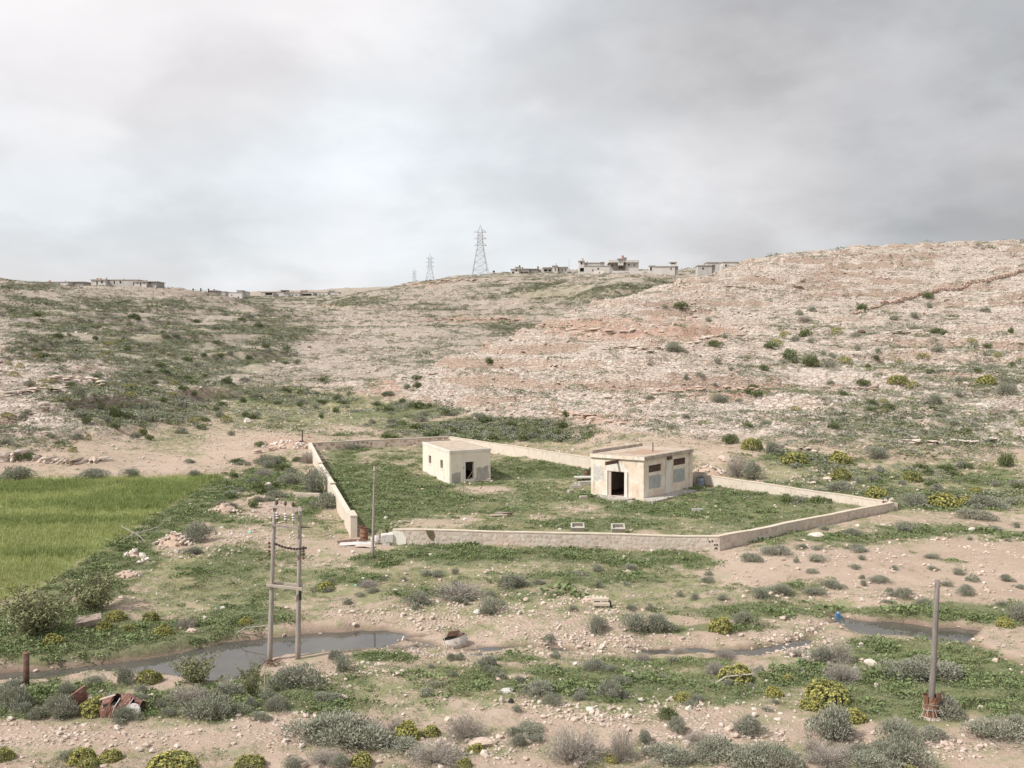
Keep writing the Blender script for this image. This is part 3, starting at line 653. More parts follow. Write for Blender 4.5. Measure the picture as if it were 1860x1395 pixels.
SALT = [saltbush('saltbush_%d' % i, 100 + i, h=.8) for i in range(4)]
SALTW = [saltbush('wide_saltbush_%d' % i, 120 + i, 9500, aspect=1.9, ll=.08, h=.85, twigs=90) for i in range(2)]
SALTS = [saltbush('small_saltbush_%d' % i, 140 + i, 800, ll=.17, lw=.065, twigs=14) for i in range(3)]
GREENB = [saltbush('green_bush_%d' % i, 160 + i, 1700, M_GREEN, ll=.11, lw=.06, up=.3) for i in range(2)]
GREENS = [saltbush('small_green_bush_%d' % i, 170 + i, 650, M_GREEN, ll=.2, lw=.10, twigs=8) for i in range(3)]
SPURGE = [spurge('spurge_%d' % i, 180 + i) for i in range(3)]
SPURGEG = [spurge('green_spurge_%d' % i, 190 + i, flower=.28) for i in range(2)]
SPURGES = [spurge('small_spurge_%d' % i, 195 + i, 90, lod=0) for i in range(2)]
DRY = [twiggy('dry_bush_%d' % i, 200 + i, 190) for i in range(3)]
WISP = [wispy('wispy_bush_%d' % i, 210 + i, 30, 90) for i in range(2)]
HERBS = [herb('herb_%d' % i, 220 + i, 60, (.55, .4, .75, .5, .85, .35)[i], (M_HERB, M_HERB, M_HERB, M_GREEN, M_OLIVE, M_HERB)[i], (.30, .22, .34, .26, .24, .4)[i], (.2, .14, .2, .15, .1, .28)[i]) for i in range(6)]
TUFTS = [tuft('tuft_%d' % i, 230 + i) for i in range(4)]
M_LUSH = leaf_mat('lush_blade', (.19, .245, .085), (.29, .335, .13), (.24, .29, .11))
LUSH = [tuft('lush_tuft_%d' % i, 236 + i, 24, M_LUSH) for i in range(3)]
DTUFTS = [tuft('dry_tuft_%d' % i, 240 + i, 16, M_DGRASS, .7) for i in range(3)]
LOWS = [herb('low_herb_%d' % i, 250 + i, 26, .3, M_HERB, .34, .16) for i in range(2)] + [herb('low_grey_herb_%d' % i, 255 + i, 26, .35, M_SALT, .34, .12) for i in range(2)]
TINYB = [herb('far_bush_%d' % i, 260 + i, 60, .95, (M_SALT, M_OLIVE, M_SALT, M_GREEN)[i % 4], .34, .19) for i in range(8)]
M_HILL = mottled('hill_limestone', (.46, .385, .325), (.56, .485, .425), 1.2, c3=(.36, .275, .22), bump=.5, bscale=3)
M_HILLR = mottled('reddish_hill_limestone', (.42, .335, .275), (.50, .42, .36), 1.2, c3=(.33, .235, .18), bump=.5, bscale=3)
ROCKS = [rock('rock_%d' % i, 300 + i, 2, (M_STONE, M_STONEW, M_STONER)[i % 3]) for i in range(9)]
PEBS = [rock('pebble_%d' % i, 330 + i, 1, (M_STONE, M_STONEW, M_STONER)[i % 3], .65) for i in range(9)]
SLABS = [rock('slab_%d' % i, 350 + i, 2, (M_STONE, M_STONEW, M_STONER, M_STONE)[i % 4], .34) for i in range(8)]

HSLAB = [rock('hill_slab_%d' % i, 370 + i, 1, (M_HILL, M_HILLR, M_HILL)[i % 3], (.34, .3, .6)[i % 3]) for i in range(12)]
# ------------------------------------------------------------------ uncountable cover: one object each
def kinds(name, meshes):
    c = bpy.data.collections.new(name)
    for i, m in enumerate(meshes): c.objects.link(bpy.data.objects.new('%s_%02d' % (name, i), m))
    return c
def scatter(name, label, X, Y, S, meshes, tilt=.15, sink=0.0, squash=None, turn=None, Zs=None, roll=None):
    n = len(X); me = bpy.data.meshes.new(name); me.vertices.add(n)
    Z = sample(GZ, X, Y) if Zs is None else Zs; P = np.stack([X, Y, Z - sink * S], 1).astype(np.float32); me.vertices.foreach_set('co', P.ravel())
    R = np.stack([RNG.normal(size=n) * tilt, RNG.normal(size=n) * tilt, RNG.uniform(0, 6.283, n) if turn is None else turn], 1).astype(np.float32)
    if roll is not None: R[:, 0] += roll
    q = np.ones((n, 3)) if squash is None else squash
    for nm, ty, arr, key in (('rot', 'FLOAT_VECTOR', R, 'vector'), ('scl', 'FLOAT_VECTOR', (S[:, None] * q).astype(np.float32), 'vector'), ('idx', 'INT', RNG.integers(0, len(meshes), n).astype(np.int32), 'value')):
        a = me.attributes.new(nm, ty, 'POINT'); a.data.foreach_set(key, arr.ravel())
    o = link(name, me); tag(o, label, kind='stuff')
    ng = bpy.data.node_groups.new(name, 'GeometryNodeTree'); ng.interface.new_socket('Geometry', in_out='INPUT', socket_type='NodeSocketGeometry'); ng.interface.new_socket('Geometry', in_out='OUTPUT', socket_type='NodeSocketGeometry')
    N, L = ng.nodes, ng.links; gi = N.new('NodeGroupInput'); go = N.new('NodeGroupOutput'); ip = N.new('GeometryNodeInstanceOnPoints')
    ci = N.new('GeometryNodeCollectionInfo'); ci.inputs[0].default_value = kinds(name + '_kinds', meshes); ci.inputs['Separate Children'].default_value = True; ci.inputs['Reset Children'].default_value = True
    def na(nm, ty):
        a = N.new('GeometryNodeInputNamedAttribute'); a.data_type = ty; a.inputs[0].default_value = nm; return [s for s in a.outputs if s.enabled][0]
    L.new(gi.outputs[0], ip.inputs['Points']); L.new(ci.outputs[0], ip.inputs['Instance']); ip.inputs['Pick Instance'].default_value = True
    L.new(na('idx', 'INT'), ip.inputs['Instance Index']); L.new(na('rot', 'FLOAT_VECTOR'), ip.inputs['Rotation']); L.new(na('scl', 'FLOAT_VECTOR'), ip.inputs['Scale'])
    L.new(ip.outputs[0], go.inputs[0]); md = o.modifiers.new('scatter', 'NODES'); md.node_group = ng
    return o
def throw(n, dens, r0=30, r1=130, umax=.56, power=1.0, rng=RNG):   # positions whose density follows a map; power 1: even on the land, 0: even in log distance
    u = rng.uniform(-umax, umax, n); k = 2.0 * power
    r = (rng.random(n) * (r1 ** k - r0 ** k) + r0 ** k) ** (1 / k) if k > 0 else np.exp(rng.uniform(math.log(r0), math.log(r1), n))
    X, Y = r * np.sin(u), r * np.cos(u); keep = rng.random(n) < np.clip(sample(dens, X, Y), 0, 1)
    return X[keep], Y[keep]

def build_cover():
    X, Y = throw(190000, HERB ** 1.5 * 1.1, 31, 165, power=.6); r = np.hypot(X, Y); n = len(X)
    hn = fbm(X / 1.6, Y / 1.6, 3, 501); ok = hn > RNG.uniform(.22, .66, n); X, Y, hn = X[ok], Y[ok], hn[ok]; n = len(X)
    S = RNG.gamma(6.0, .030, n) * (.6 + .9 * hn) * (1 + np.hypot(X, Y) / 260)
    scatter('herb_cover', 'dense low green herbs covering the valley floor', X, Y, S, HERBS, .2, .05)
    # thin grass and low herbs between
    d = np.clip(GRASS * .95 + .26 + .4 * HERB, 0, 1) * (1 - .93 * SOIL) * (1 - .7 * GRAVEL) * (WD > .3) * (1 - HILL * .8) * (1 - FIELD)
    X, Y = throw(330000, d, 31, 290, power=.5); hn = fbm(X / 2.5, Y / 2.5, 4, 511); ok = hn > RNG.uniform(.38, .58, len(X)); X, Y = X[ok], Y[ok]
    S = RNG.uniform(.10, .20, len(X)) * (1 + np.hypot(X, Y) / 300); scatter('low_plants', 'thin low weeds on the valley floor', X, Y, S, LOWS, .25, .05)
    X, Y = throw(120000, d, 31, 175, power=.6); hn = fbm(X / 3 + 40, Y / 3, 4, 521); ok = hn > RNG.uniform(.40, .60, len(X)); X, Y = X[ok], Y[ok]
    scatter('dry_grass', 'dry short grass on the valley floor', X, Y, RNG.uniform(.12, .26, len(X)), DTUFTS, .2)
    # the sown field
    X, Y = throw(150000, FIELD * (sample_density_field()), 50, 125, power=.75); S = RNG.uniform(.30, .55, len(X)) * (.7 + .6 * fbm(X / 4, Y / 6, 3, 531))
    scatter('field_grass', 'yellow-green grass of the field', X, Y, S, TUFTS, .16)
    d = FIELD * patches([(330,893,95,13),(240,918,170,9),(60,888,90,8),(390,880,40,14),(120,950,200,7,.6),(80,1010,60,6,.6)], .8)
    X, Y = throw(150000, d, 50, 125, power=.75); scatter('lush_grass', 'darker lusher streaks of grass in the field', X, Y, RNG.uniform(.45, .8, len(X)), LUSH, .14)
    # far hillsides: bushes beyond the ones built singly
    d = np.clip(.07 + .12 * FARH + BUSHY ** 1.15 * 2.2, 0, 1) * np.clip(HILL + .9 * BUSHY, 0, 1) * (1 - .8 * SOIL)
    X, Y = throw(760000, d, 92, 950, power=.42); hn = fbm(X / 14, Y / 14, 4, 541); ok = hn > RNG.uniform(.30, .56, len(X)); X, Y = X[ok], Y[ok]; r = np.hypot(X, Y)
    S = RNG.gamma(2.0, .17, len(X)) * np.clip(.55 + r / 420, .7, 1.7) + .14
    scatter('hillside_scrub', 'low scrub dotted over the far hillsides', X, Y, S, TINYB, .1, .08, np.stack([np.ones(len(X)), np.ones(len(X)), RNG.uniform(.45, .85, len(X))], 1))
    # broken limestone over the hills
    d = np.clip(.25 + ROCKY, 0, 1) * np.clip(HILL * 1.2, 0, 1) * (1 - .75 * BUSHY) * (1 - .4 * FARH)
    X, Y = throw(330000, d, 88, 560, power=.42); hn = fbm(X / 7, Y / 7, 4, 551); ok = hn > RNG.uniform(.34, .60, len(X)); X, Y = X[ok], Y[ok]; r = np.hypot(X, Y)
    S = RNG.gamma(1.2, .075, len(X)) * np.clip(.7 + r / 300, .9, 2.2) + .07; S = np.minimum(S, 1.1)
    scatter('hillside_rubble', 'broken pale limestone strewn over the hillsides', X, Y, S, HSLAB, .22, .12, np.stack([RNG.uniform(.8, 1.7, len(X)), RNG.uniform(.7, 1.1, len(X)), RNG.uniform(.6, 1.1, len(X))], 1))
    # gravel on the valley floor
    d = np.clip(GRAVEL * .95 + SOIL * .12 + .10 + .25 * VALLEY, 0, 1) * (1 - HERB * .75) * (WD > -.25) * (1 - HILL) * (1 - FIELD)
    X, Y = throw(420000, d, 31, 235, power=.5); hn = fbm(X / 1.8, Y / 1.8, 3, 561); ok = hn > RNG.uniform(.34, .56, len(X)); X, Y = X[ok], Y[ok]
    S = np.minimum(RNG.gamma(1.25, .024, len(X)) + .016, .15) * (1 + np.hypot(X, Y) / 150); scatter('gravel', 'loose pale gravel on the valley floor', X, Y, S, [m for i, m in enumerate(PEBS) if i % 3 != 1], .35)
def sample_density_field():
    return np.clip(.35 + 1.3 * (fbm(GX / 5, GY / 7, 4, 571) - .3) - .8 * sstep(60, 50, GY), .10, 1)
build_cover()

# ------------------------------------------------------------------ materials of built things
def plaster(name, c1, c2, stain, dirt=.5, scale=.9):
    t = NT(name, .92, .1); p = t.pos(); ps = t.pos((1, 1, .22))
    c = t.mix(t.ramp(t.noise(p, scale, 5, .6), .36, .64), c1, c2)
    c = t.mix(t.ramp(t.noise(p, scale * 1.9, 6, .7, .4), .56, .66, 0, .8), c, stain)
    c = t.mix(t.math('MULTIPLY', t.ramp(t.noise(ps, 2.2, 5, .7), .54, .72), dirt), c, (.30, .235, .185))
    c = t.mix(t.ramp(t.noise(p, 9, 4, .7), .6, .72, 0, .35), c, (.36, .29, .24))
    t.bump(t.math('ADD', t.noise(p, 3, 4, .6), t.math('MULTIPLY', t.noise(p, 26, 3, .6), .5)), .35, .04)
    return t.color(c)
M_CREAM = plaster('cream_plaster', (.79, .72, .625), (.74, .65, .54), (.78, .74, .68), .3)
M_CREAM2 = plaster('weathered_cream_plaster', (.76, .69, .59), (.68, .55, .43), (.78, .75, .71), .75)
M_PALE = plaster('pale_render', (.74, .70, .64), (.69, .645, .58), (.62, .57, .51), .5)
M_GREYP = plaster('grey_cement_patch', (.37, .345, .315), (.47, .44, .405), (.30, .275, .25), .3, 1.6)
M_PANEL = plaster('grey_panel', (.36, .365, .355), (.43, .43, .415), (.31, .31, .30), .3, 1.4)
M_ROOF = mottled('roof_screed', (.42, .34, .27), (.49, .41, .335), .7, obj=False, c3=(.34, .26, .20), bump=.2)
M_ROOFR = mottled('red_dust', (.38, .255, .19), (.43, .31, .24), .9, obj=False, c3=(.32, .22, .17), bump=.2)
M_CONC = mottled('concrete', (.40, .365, .325), (.48, .445, .40), 1.5, obj=False, c3=(.36, .31, .27), bump=.3)
M_CORN = mottled('stained_cornice', (.36, .29, .245), (.52, .45, .385), 1.8, obj=False, c3=(.22, .175, .15), bump=.3)
M_WALL = mottled('rubble_masonry', (.53, .445, .375), (.59, .51, .44), 1.3, obj=False, c3=(.42, .335, .27), bump=.8, bscale=3)
M_WALLS = [mottled('wall_stone_%d' % i, a, b, 2.0, bump=.5, obj=False) for i, (a, b) in enumerate((((.50, .42, .35), (.58, .50, .43)), ((.45, .36, .29), (.52, .43, .355)), ((.56, .49, .42), (.61, .55, .48))))]
M_WALLR = [mottled('red_wall_stone_%d' % i, a, b, 2.0, bump=.5, obj=False) for i, (a, b) in enumerate((((.36, .25, .20), (.44, .32, .26)), ((.30, .20, .155), (.38, .27, .21)), ((.46, .38, .31), (.52, .45, .38))))]
M_COPE = mottled('wall_coping', (.55, .465, .375), (.61, .53, .44), 1.1, obj=False, c3=(.46, .38, .30), bump=.3)
M_RENDER = plaster('buff_wall_render', (.60, .525, .44), (.65, .58, .50), (.55, .465, .385), .45, 1.2)
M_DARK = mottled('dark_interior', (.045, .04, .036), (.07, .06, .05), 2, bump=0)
M_FLOOR = mottled('dirt_floor', (.16, .12, .09), (.22, .17, .13), 2, bump=0)
M_RUST = mottled('rusty_steel', (.21, .105, .07), (.30, .17, .12), 4, .75, c3=(.14, .075, .055), bump=.3)
M_WRECK = mottled('wreck_paint', (.17, .075, .06), (.25, .13, .105), 3, .7, c3=(.36, .31, .27), bump=.4)
M_RUSTD = mottled('dark_rusted_steel', (.11, .065, .05), (.17, .10, .075), 5, .7, c3=(.07, .045, .04), bump=.3)
M_LOUV = mottled('rusted_louvre', (.125, .08, .06), (.18, .12, .095), 5, .7, bump=.2)
M_WOOD = mottled('weathered_pole_wood', (.30, .255, .225), (.40, .355, .32), 3, .9, c3=(.23, .19, .165), bump=.4, stretch=(6, 6, .5))
M_WOODD = mottled('dark_pole_wood', (.19, .165, .15), (.27, .24, .22), 3, .9, c3=(.14, .12, .105), bump=.4, stretch=(6, 6, .5))
M_PLANK = mottled('bleached_timber', (.46, .385, .33), (.55, .475, .42), 4, .9, c3=(.34, .27, .22), bump=.3, stretch=(1, 1, 4))
M_GLASSI = mottled('brown_porcelain', (.10, .055, .045), (.16, .09, .07), 3, .25, bump=0, spec=.5)
M_WHITEI = mottled('pale_porcelain', (.52, .45, .42), (.60, .52, .49), 3, .3, bump=0, spec=.5)
M_TANK = mottled('rust_streaked_enamel', (.55, .52, .48), (.62, .59, .55), 2.5, .6, c3=(.36, .21, .14), bump=.2)
M_CULV = mottled('earthy_concrete', (.25, .20, .165), (.33, .265, .22), 2, obj=False, c3=(.19, .14, .11), bump=.6)
M_BLACK = mottled('black_rubber', (.03, .028, .028), (.05, .045, .042), 3, .6, bump=.1)
M_BLUE = mottled('blue_plastic', (.05, .17, .36), (.08, .22, .42), 3, .4, bump=0, spec=.4)
M_BLUEG = mottled('grey_blue_paint', (.24, .29, .36), (.32, .36, .42), 3, .6, c3=(.25, .19, .15), bump=.1)
M_WHITE = mottled('dirty_white_paint', (.50, .475, .445), (.62, .60, .575), 3, .7, c3=(.36, .26, .20), bump=.2)
M_REDP = mottled('faded_red_paint', (.38, .16, .15), (.46, .22, .20), 3, .7, bump=.1)
M_TEAL = mottled('pale_green_plastic', (.22, .50, .40), (.30, .56, .46), 3, .35, bump=0, spec=.5)
M_BLOCK = plaster('grey_blockwork', (.43, .41, .385), (.50, .475, .445), (.36, .34, .32), .4, .35)
M_BLOCKW = plaster('pale_blockwork', (.56, .53, .495), (.62, .59, .555), (.48, .45, .42), .3, .35)
M_BLOCKD = plaster('dark_blockwork', (.30, .285, .27), (.36, .34, .325), (.25, .235, .225), .3, .35)
M_STEEL = mottled('galvanised_steel', (.33, .335, .34), (.40, .40, .405), 2, .6, bump=0)
M_WIRE = mottled('old_wire', (.36, .32, .28), (.46, .41, .36), 4, .7, bump=0)

def frame2(p0, p1):                                # along, out-of-wall unit vectors of a wall line
    d = Vector((p1[0] - p0[0], p1[1] - p0[1], 0)); L = d.length; d /= L; return d, Vector((d.y, -d.x, 0)), L
def wall_uv(px, py, p0, p1):                       # picture point -> (distance along a wall, height) on its outer face
    d, n, L = frame2(p0, p1); r = Vector(ray(px, py)); o = Vector((0, 0, CAMZ)); t = (Vector((p0[0], p0[1], 0)) - Vector((0, 0, 0))).dot(n) / r.dot(n)
    q = o + r * t; return (q - Vector((p0[0], p0[1], 0))).dot(d), q.z
def px_rect(x0, y0, x1, y1, p0, p1):
    a = [wall_uv(x, y, p0, p1) for x, y in ((x0, (y0 + y1) / 2), (x1, (y0 + y1) / 2), ((x0 + x1) / 2, y0), ((x0 + x1) / 2, y1))]
    return min(a[0][0], a[1][0]), max(a[0][0], a[1][0]), a[3][1], a[2][1]
def pierced_wall(mb, p0, p1, z0, z1, th, holes, mi=0):   # a wall with real openings; outer face on the line p0-p1
    d, n, L = frame2(p0, p1); o = Vector((p0[0], p0[1], 0))
    S = sorted({0, L, *[h[0] for h in holes], *[h[1] for h in holes]}); Z = sorted({z0, z1, *[max(z0, h[2]) for h in holes], *[h[3] for h in holes]})
    S = [s for s in S if 0 <= s <= L]; nS, nZ = len(S) - 1, len(Z) - 1
    def solid(i, j):
        if not (0 <= i < nS and 0 <= j < nZ): return False
        s, z = (S[i] + S[i + 1]) / 2, (Z[j] + Z[j + 1]) / 2
        return not any(h[0] < s < h[1] and h[2] < z < h[3] for h in holes)
    P = lambda s, z, t: o + d * s - n * t + Vector((0, 0, z))
    for i in range(nS):
        for j in range(nZ):
            if not solid(i, j): continue
            a, b, c, e = S[i], S[i + 1], Z[j], Z[j + 1]
            mb.add([P(a, c, 0), P(b, c, 0), P(b, e, 0), P(a, e, 0)], [(0, 1, 2, 3)], mi); mb.add([P(a, c, th), P(a, e, th), P(b, e, th), P(b, c, th)], [(0, 1, 2, 3)], mi)
            if not solid(i - 1, j): mb.add([P(a, c, 0), P(a, e, 0), P(a, e, th), P(a, c, th)], [(0, 1, 2, 3)], mi)
            if not solid(i + 1, j): mb.add([P(b, c, 0), P(b, c, th), P(b, e, th), P(b, e, 0)], [(0, 1, 2, 3)], mi)
            if not solid(i, j - 1): mb.add([P(a, c, 0), P(a, c, th), P(b, c, th), P(b, c, 0)], [(0, 1, 2, 3)], mi)
            if not solid(i, j + 1): mb.add([P(a, e, 0), P(b, e, 0), P(b, e, th), P(a, e, th)], [(0, 1, 2, 3)], mi)
def face_box(mb, p0, p1, s0, s1, z0, z1, out, back=0.0, mi=0):   # slab on the outer face of a wall, standing out from it
    d, n, L = frame2(p0, p1); o = Vector((p0[0], p0[1], 0)) + d * s0 - n * back + Vector((0, 0, z0)); mb.obox(o, d * (s1 - s0), n * (out + back), (0, 0, z1 - z0), mi)
def face_patch(mb, p0, p1, pts, out, mi=0):        # irregular patch of render on a wall; pts in (s, z)
    d, n, L = frame2(p0, p1); o = Vector((p0[0], p0[1], 0)); mb.prism([o + d * s + Vector((0, 0, z)) + n * .001 for s, z in pts], n, out, mi)
def ragged(s0, s1, z0, z1, k, rnd, j=.12):
    P = []
    for (a, b), (c, e) in (((s0, z0), (s1, z0)), ((s1, z0), (s1, z1)), ((s1, z1), (s0, z1)), ((s0, z1), (s0, z0))):
        for i in range(k):
            t = i / k; P.append((a + (c - a) * t + rnd.uniform(-j, j) * (s1 - s0) * .5, b + (e - b) * t + rnd.uniform(-j, j) * (z1 - z0) * .5))
    return P

# ------------------------------------------------------------------ the walled yard
def g2(px, py): h = hit(px, py); return h
def ground_line(px, py, Y):                        # a point of a known distance, dropped to the land
    p = at(px, py, Y); return Vector((p.x, p.y, hz(p.x, p.y)))
WA = ground_line(648, 977, 75.0); WB = ground_line(713, 990, 71.8); WC = ground_line(1307, 1005, 69.0); WD_ = ground_line(1624, 927, 87.5); WE = ground_line(815, 812, 139.0); WF = ground_line(566, 822, 133.0)
def top_z(px, py, Y): return at(px, py, Y).z
def stone_course(root, p0, p1, zb0, zb1, zt0, zt1, mats, rnd, size=.36, most=296, out=.014, skip=0.12):
    d, n, L = frame2(p0, p1); rows = max(2, int((((zt0 - zb0) + (zt1 - zb1)) / 2) / (size * .78))); cnt = 0; s_mesh = None; rest = MB()
    for r in range(rows):
        s = rnd.uniform(0, size)
        while s < L - size * .4:
            w = size * rnd.uniform(.5, 1.7); w = min(w, L - s); t = (s + w / 2) / L; zb = zb0 + (zb1 - zb0) * t; zt = zt0 + (zt1 - zt0) * t; h = (zt - zb) / rows
            if rnd.random() > skip:
                cx, cz = s + w / 2 + rnd.uniform(-.03, .03), zb + h * (r + .5 + rnd.uniform(-.30, .30)); k = rnd.choice((5, 6, 6, 7)); a0 = rnd.uniform(0, 6.28)
                pts = [(cx + math.cos(a0 + 6.283 * i / k) * w * .47 * rnd.uniform(.8, 1.08), cz + math.sin(a0 + 6.283 * i / k) * h * rnd.uniform(.36, .56) * rnd.uniform(.8, 1.1)) for i in range(k)]; pts = [(a, min(max(b, zb + .02), zt - .01)) for a, b in pts]
                o = Vector((p0[0], p0[1], 0)); A = [o + d * a + n * .002 + Vector((0, 0, b)) for a, b in pts]; q = rnd.uniform(.5, 1.25) * out
                m = sum(A, Vector()) / k; B = [m + (p - m) * .88 + n * q for p in A]
                mb = MB() if cnt < most else rest; mi = rnd.randrange(len(mats)); mb.add(A + B, [tuple(range(k, 2 * k))] + [(i, (i + 1) % k, k + (i + 1) % k, k + i) for i in range(k)], mi)
                if cnt < most: mb.build('stone', mats, root)
                cnt += 1
            s += w + rnd.uniform(.02, .07)
    if rest.v: tag(rest.build('stones', mats, root), kind='stuff')
def yard_wall(label, p0, p1, zt0, zt1, th, core, mats=None, seed=0, inner=False, cope=M_COPE, size=.36, steps=None, skip=0.0):
    """outer face on p0-p1 (seen side on the right-hand of p0->p1)"""
    rnd = random.Random(seed); root = empty('boundary_wall', (p0[0], p0[1], p0[2]), label, 'wall'); d, n, L = frame2(p0, p1); rt = parent_inv(root)
    k = max(2, int(L / 2.2)); mb = MB(); cp = MB(); V = []
    jag = [rnd.uniform(-.035, .035) for _ in range(k + 1)]
    def prof(i):
        t = i / k; b = p0 + (p1 - p0) * t; g = min(hz(b.x, b.y), hz(*(b - n * th).xy)) - .35; return Vector((b.x, b.y, 0)), g, zt0 + (zt1 - zt0) * t + jag[i]
    for i in range(k):
        a, ga, ta = prof(i); b, gb, tb = prof(i + 1); off = 0
        V = [a + Vector((0, 0, ga)), b + Vector((0, 0, gb)), b + Vector((0, 0, tb)), a + Vector((0, 0, ta))]; W = [v - n * th for v in V]
        mb.add(V + W, [(0, 1, 2, 3), (7, 6, 5, 4), (3, 2, 6, 7)] + ([(0, 3, 7, 4)] if i == 0 else []) + ([(1, 5, 6, 2)] if i == k - 1 else []))
        o = .025; C = [a + n * o + Vector((0, 0, ta + .003)), b + n * o + Vector((0, 0, tb + .003)), b - n * (th + o) + Vector((0, 0, tb + .003)), a - n * (th + o) + Vector((0, 0, ta + .003))]; hh = .07
        C2 = [c + Vector((0, 0, hh)) for c in C]; cp.add(C + C2, [(4, 5, 6, 7), (0, 1, 5, 4), (2, 3, 7, 6), (3, 2, 1, 0)] + ([(3, 0, 4, 7)] if i == 0 else []) + ([(1, 2, 6, 5)] if i == k - 1 else []))
    mb.build('masonry', core, root); cp.build('coping', cope, root)
    if mats: stone_course(root, p0 + d * .05, p1 - d * .05, p0.z + .0, p1.z + .0, zt0 - .05, zt1 - .05, mats, rnd, size, skip=.12)
    return root, d, n, L
def build_yard():
    zB = top_z(713, 961, 71.8); zC = top_z(1307, 974.5, 69.0); zD = top_z(1624, 912, 87.5); zE = top_z(815, 792.5, 139.0); zF = top_z(566, 804, 133.0)
    root, d, n, L = yard_wall('low rubble boundary wall along the front of the yard, facing the stream', WB, WC, zB - .07, zC - .07, .38, M_WALL, M_WALLS, 1, size=.34)
    mb = MB(); rnd = random.Random(5)               # drain holes at the corner, a plant-grown gap, rendered end
    for s, z in ((L - .75, .78), (L - .55, .80), (L - .35, .30), (L - .22, .55), (L - .38, .55), (L - .25, .32)): mb = MB(); face_box(mb, WB, WC, s, s + .09, WB.z + z - .05, WB.z + z + .04, .045); mb.build('drain_hole', M_BLACK, root)
    mb = MB(); face_patch(mb, WB, WC, [(s, WB.z + z) for s, z in ((0, 0), (.5, -.02), (1.0, .1), (1.05, .5), (.8, .9), (.45, 1.02), (0, 1.04))], .05); mb.build('render_patch', M_PALE, root)
    mb = MB(); face_patch(mb, WB, WC, [(s, zB - .02 + z) for s, z in ((2.45, 0), (2.6, -.35), (2.75, -.6), (3.05, -.75), (3.1, -.3), (3.0, 0))], .06); mb.build('moss_stain', mottled('moss', (.10, .09, .05), (.16, .13, .08), 4), root)
    yard_wall('shaded rubble boundary wall running back from the front corner to the debris-topped corner', WC, WD_, zC - .07, zD - .07, .38, M_WALL, M_WALLS, 2, size=.38)
    dDE = Vector((WE.x - WD_.x, WE.y - WD_.y, 0)).normalized()
    ga = WD_ + dDE * .42; gs = ground_line(1283, 883, 104.6); 
    # long rear wall in two stretches, broken behind the transformer house
    t = (gs - WD_).dot(dDE) / (WE - WD_).length; q = WD_ + (WE - WD_) * t; q.z = hz(q.x, q.y)
    yard_wall('sunlit plastered boundary wall behind the right-hand house, ending at the debris-topped corner', q, ga, top_z(1283, 862, q.y) - .07, zD - .07, .36, M_RENDER, None, 3)
    q2 = q + dDE * 3.2; q2.z = hz(q2.x, q2.y)
    yard_wall('long sunlit plastered boundary wall behind the two houses, along the foot of the hill', WE, q2, zE - .07, top_z(1240, 855, q2.y) - .07, .36, M_RENDER, None, 4)
    yard_wall('far reddish rubble boundary wall at the back of the yard', WF, WE - (WE - WF).normalized() * .05, zF - .07, zE - .07, .40, M_WALL, M_WALLR, 5, size=.55)
    # left wall: four stepped lengths and a gate pier
    dFA = WA - WF; zs = [(0, zF), (.36, None), (.66, None), (.955, None)]
    root = empty('boundary_wall', WF, 'smooth buff boundary wall on the left of the yard with stepped top and gate pier', 'wall'); d, n, L = frame2(WF, WA); n = -n
    tops = [(0, .36, zF, zF - .10), (.36, .66, zF - .22, zF - .32), (.66, .955, zF - .42, zF - .5)]; zA = top_z(646, 938, 75.0)
    tops = [(0, .36, top_z(566, 804, 133), top_z(588, 841, 112)), (.36, .66, top_z(588, 842.5, 112), top_z(611, 877, 95)), (.66, .955, top_z(611, 879.5, 95), top_z(641, 937, 77))]
    for a, b, za, zb in tops:
        mb = MB(); k = 6
        for i in range(k):
            ta, tb = a + (b - a) * i / k, a + (b - a) * (i + 1) / k; A = WF + dFA * ta; B = WF + dFA * tb; A.z = hz(A.x, A.y) - .35; B.z = hz(B.x, B.y) - .35
            zA_, zB_ = za + (zb - za) * i / k, za + (zb - za) * (i + 1) / k
            f = [A, B, Vector((B.x, B.y, zB_)), Vector((A.x, A.y, zA_))]; w = [v - n * .42 for v in f]
            mb.add(f + w, [(0, 1, 2, 3), (7, 6, 5, 4), (3, 2, 6, 7)] + ([(0, 3, 7, 4)] if i == 0 else []) + ([(1, 5, 6, 2)] if i == k - 1 else []))
        mb.build('masonry', M_RENDER, root)
        mb = MB(); B = WF + dFA * b; mb.obox(Vector((B.x, B.y, zb - .12)) - d * .5 + n * .03, d * .5, -n * .48, (0, 0, .17)); mb.build('step_stone', M_COPE, root)
    mb = MB(); A = WF + dFA * .957; A.z = hz(A.x, A.y) - .35; mb.obox(A + n * .04, (WA - A).xy.to_3d(), -n * .50, (0, 0, zA - A.z)); mb.build('gate_pier', M_RENDER, root)
    mb = MB(); mb.obox(Vector((A.x, A.y, zA + .002)) + n * .07 - d * .03, (WA - A).xy.to_3d() + d * .06, -n * .56, (0, 0, .08)); mb.build('coping', M_COPE, root)
build_yard()

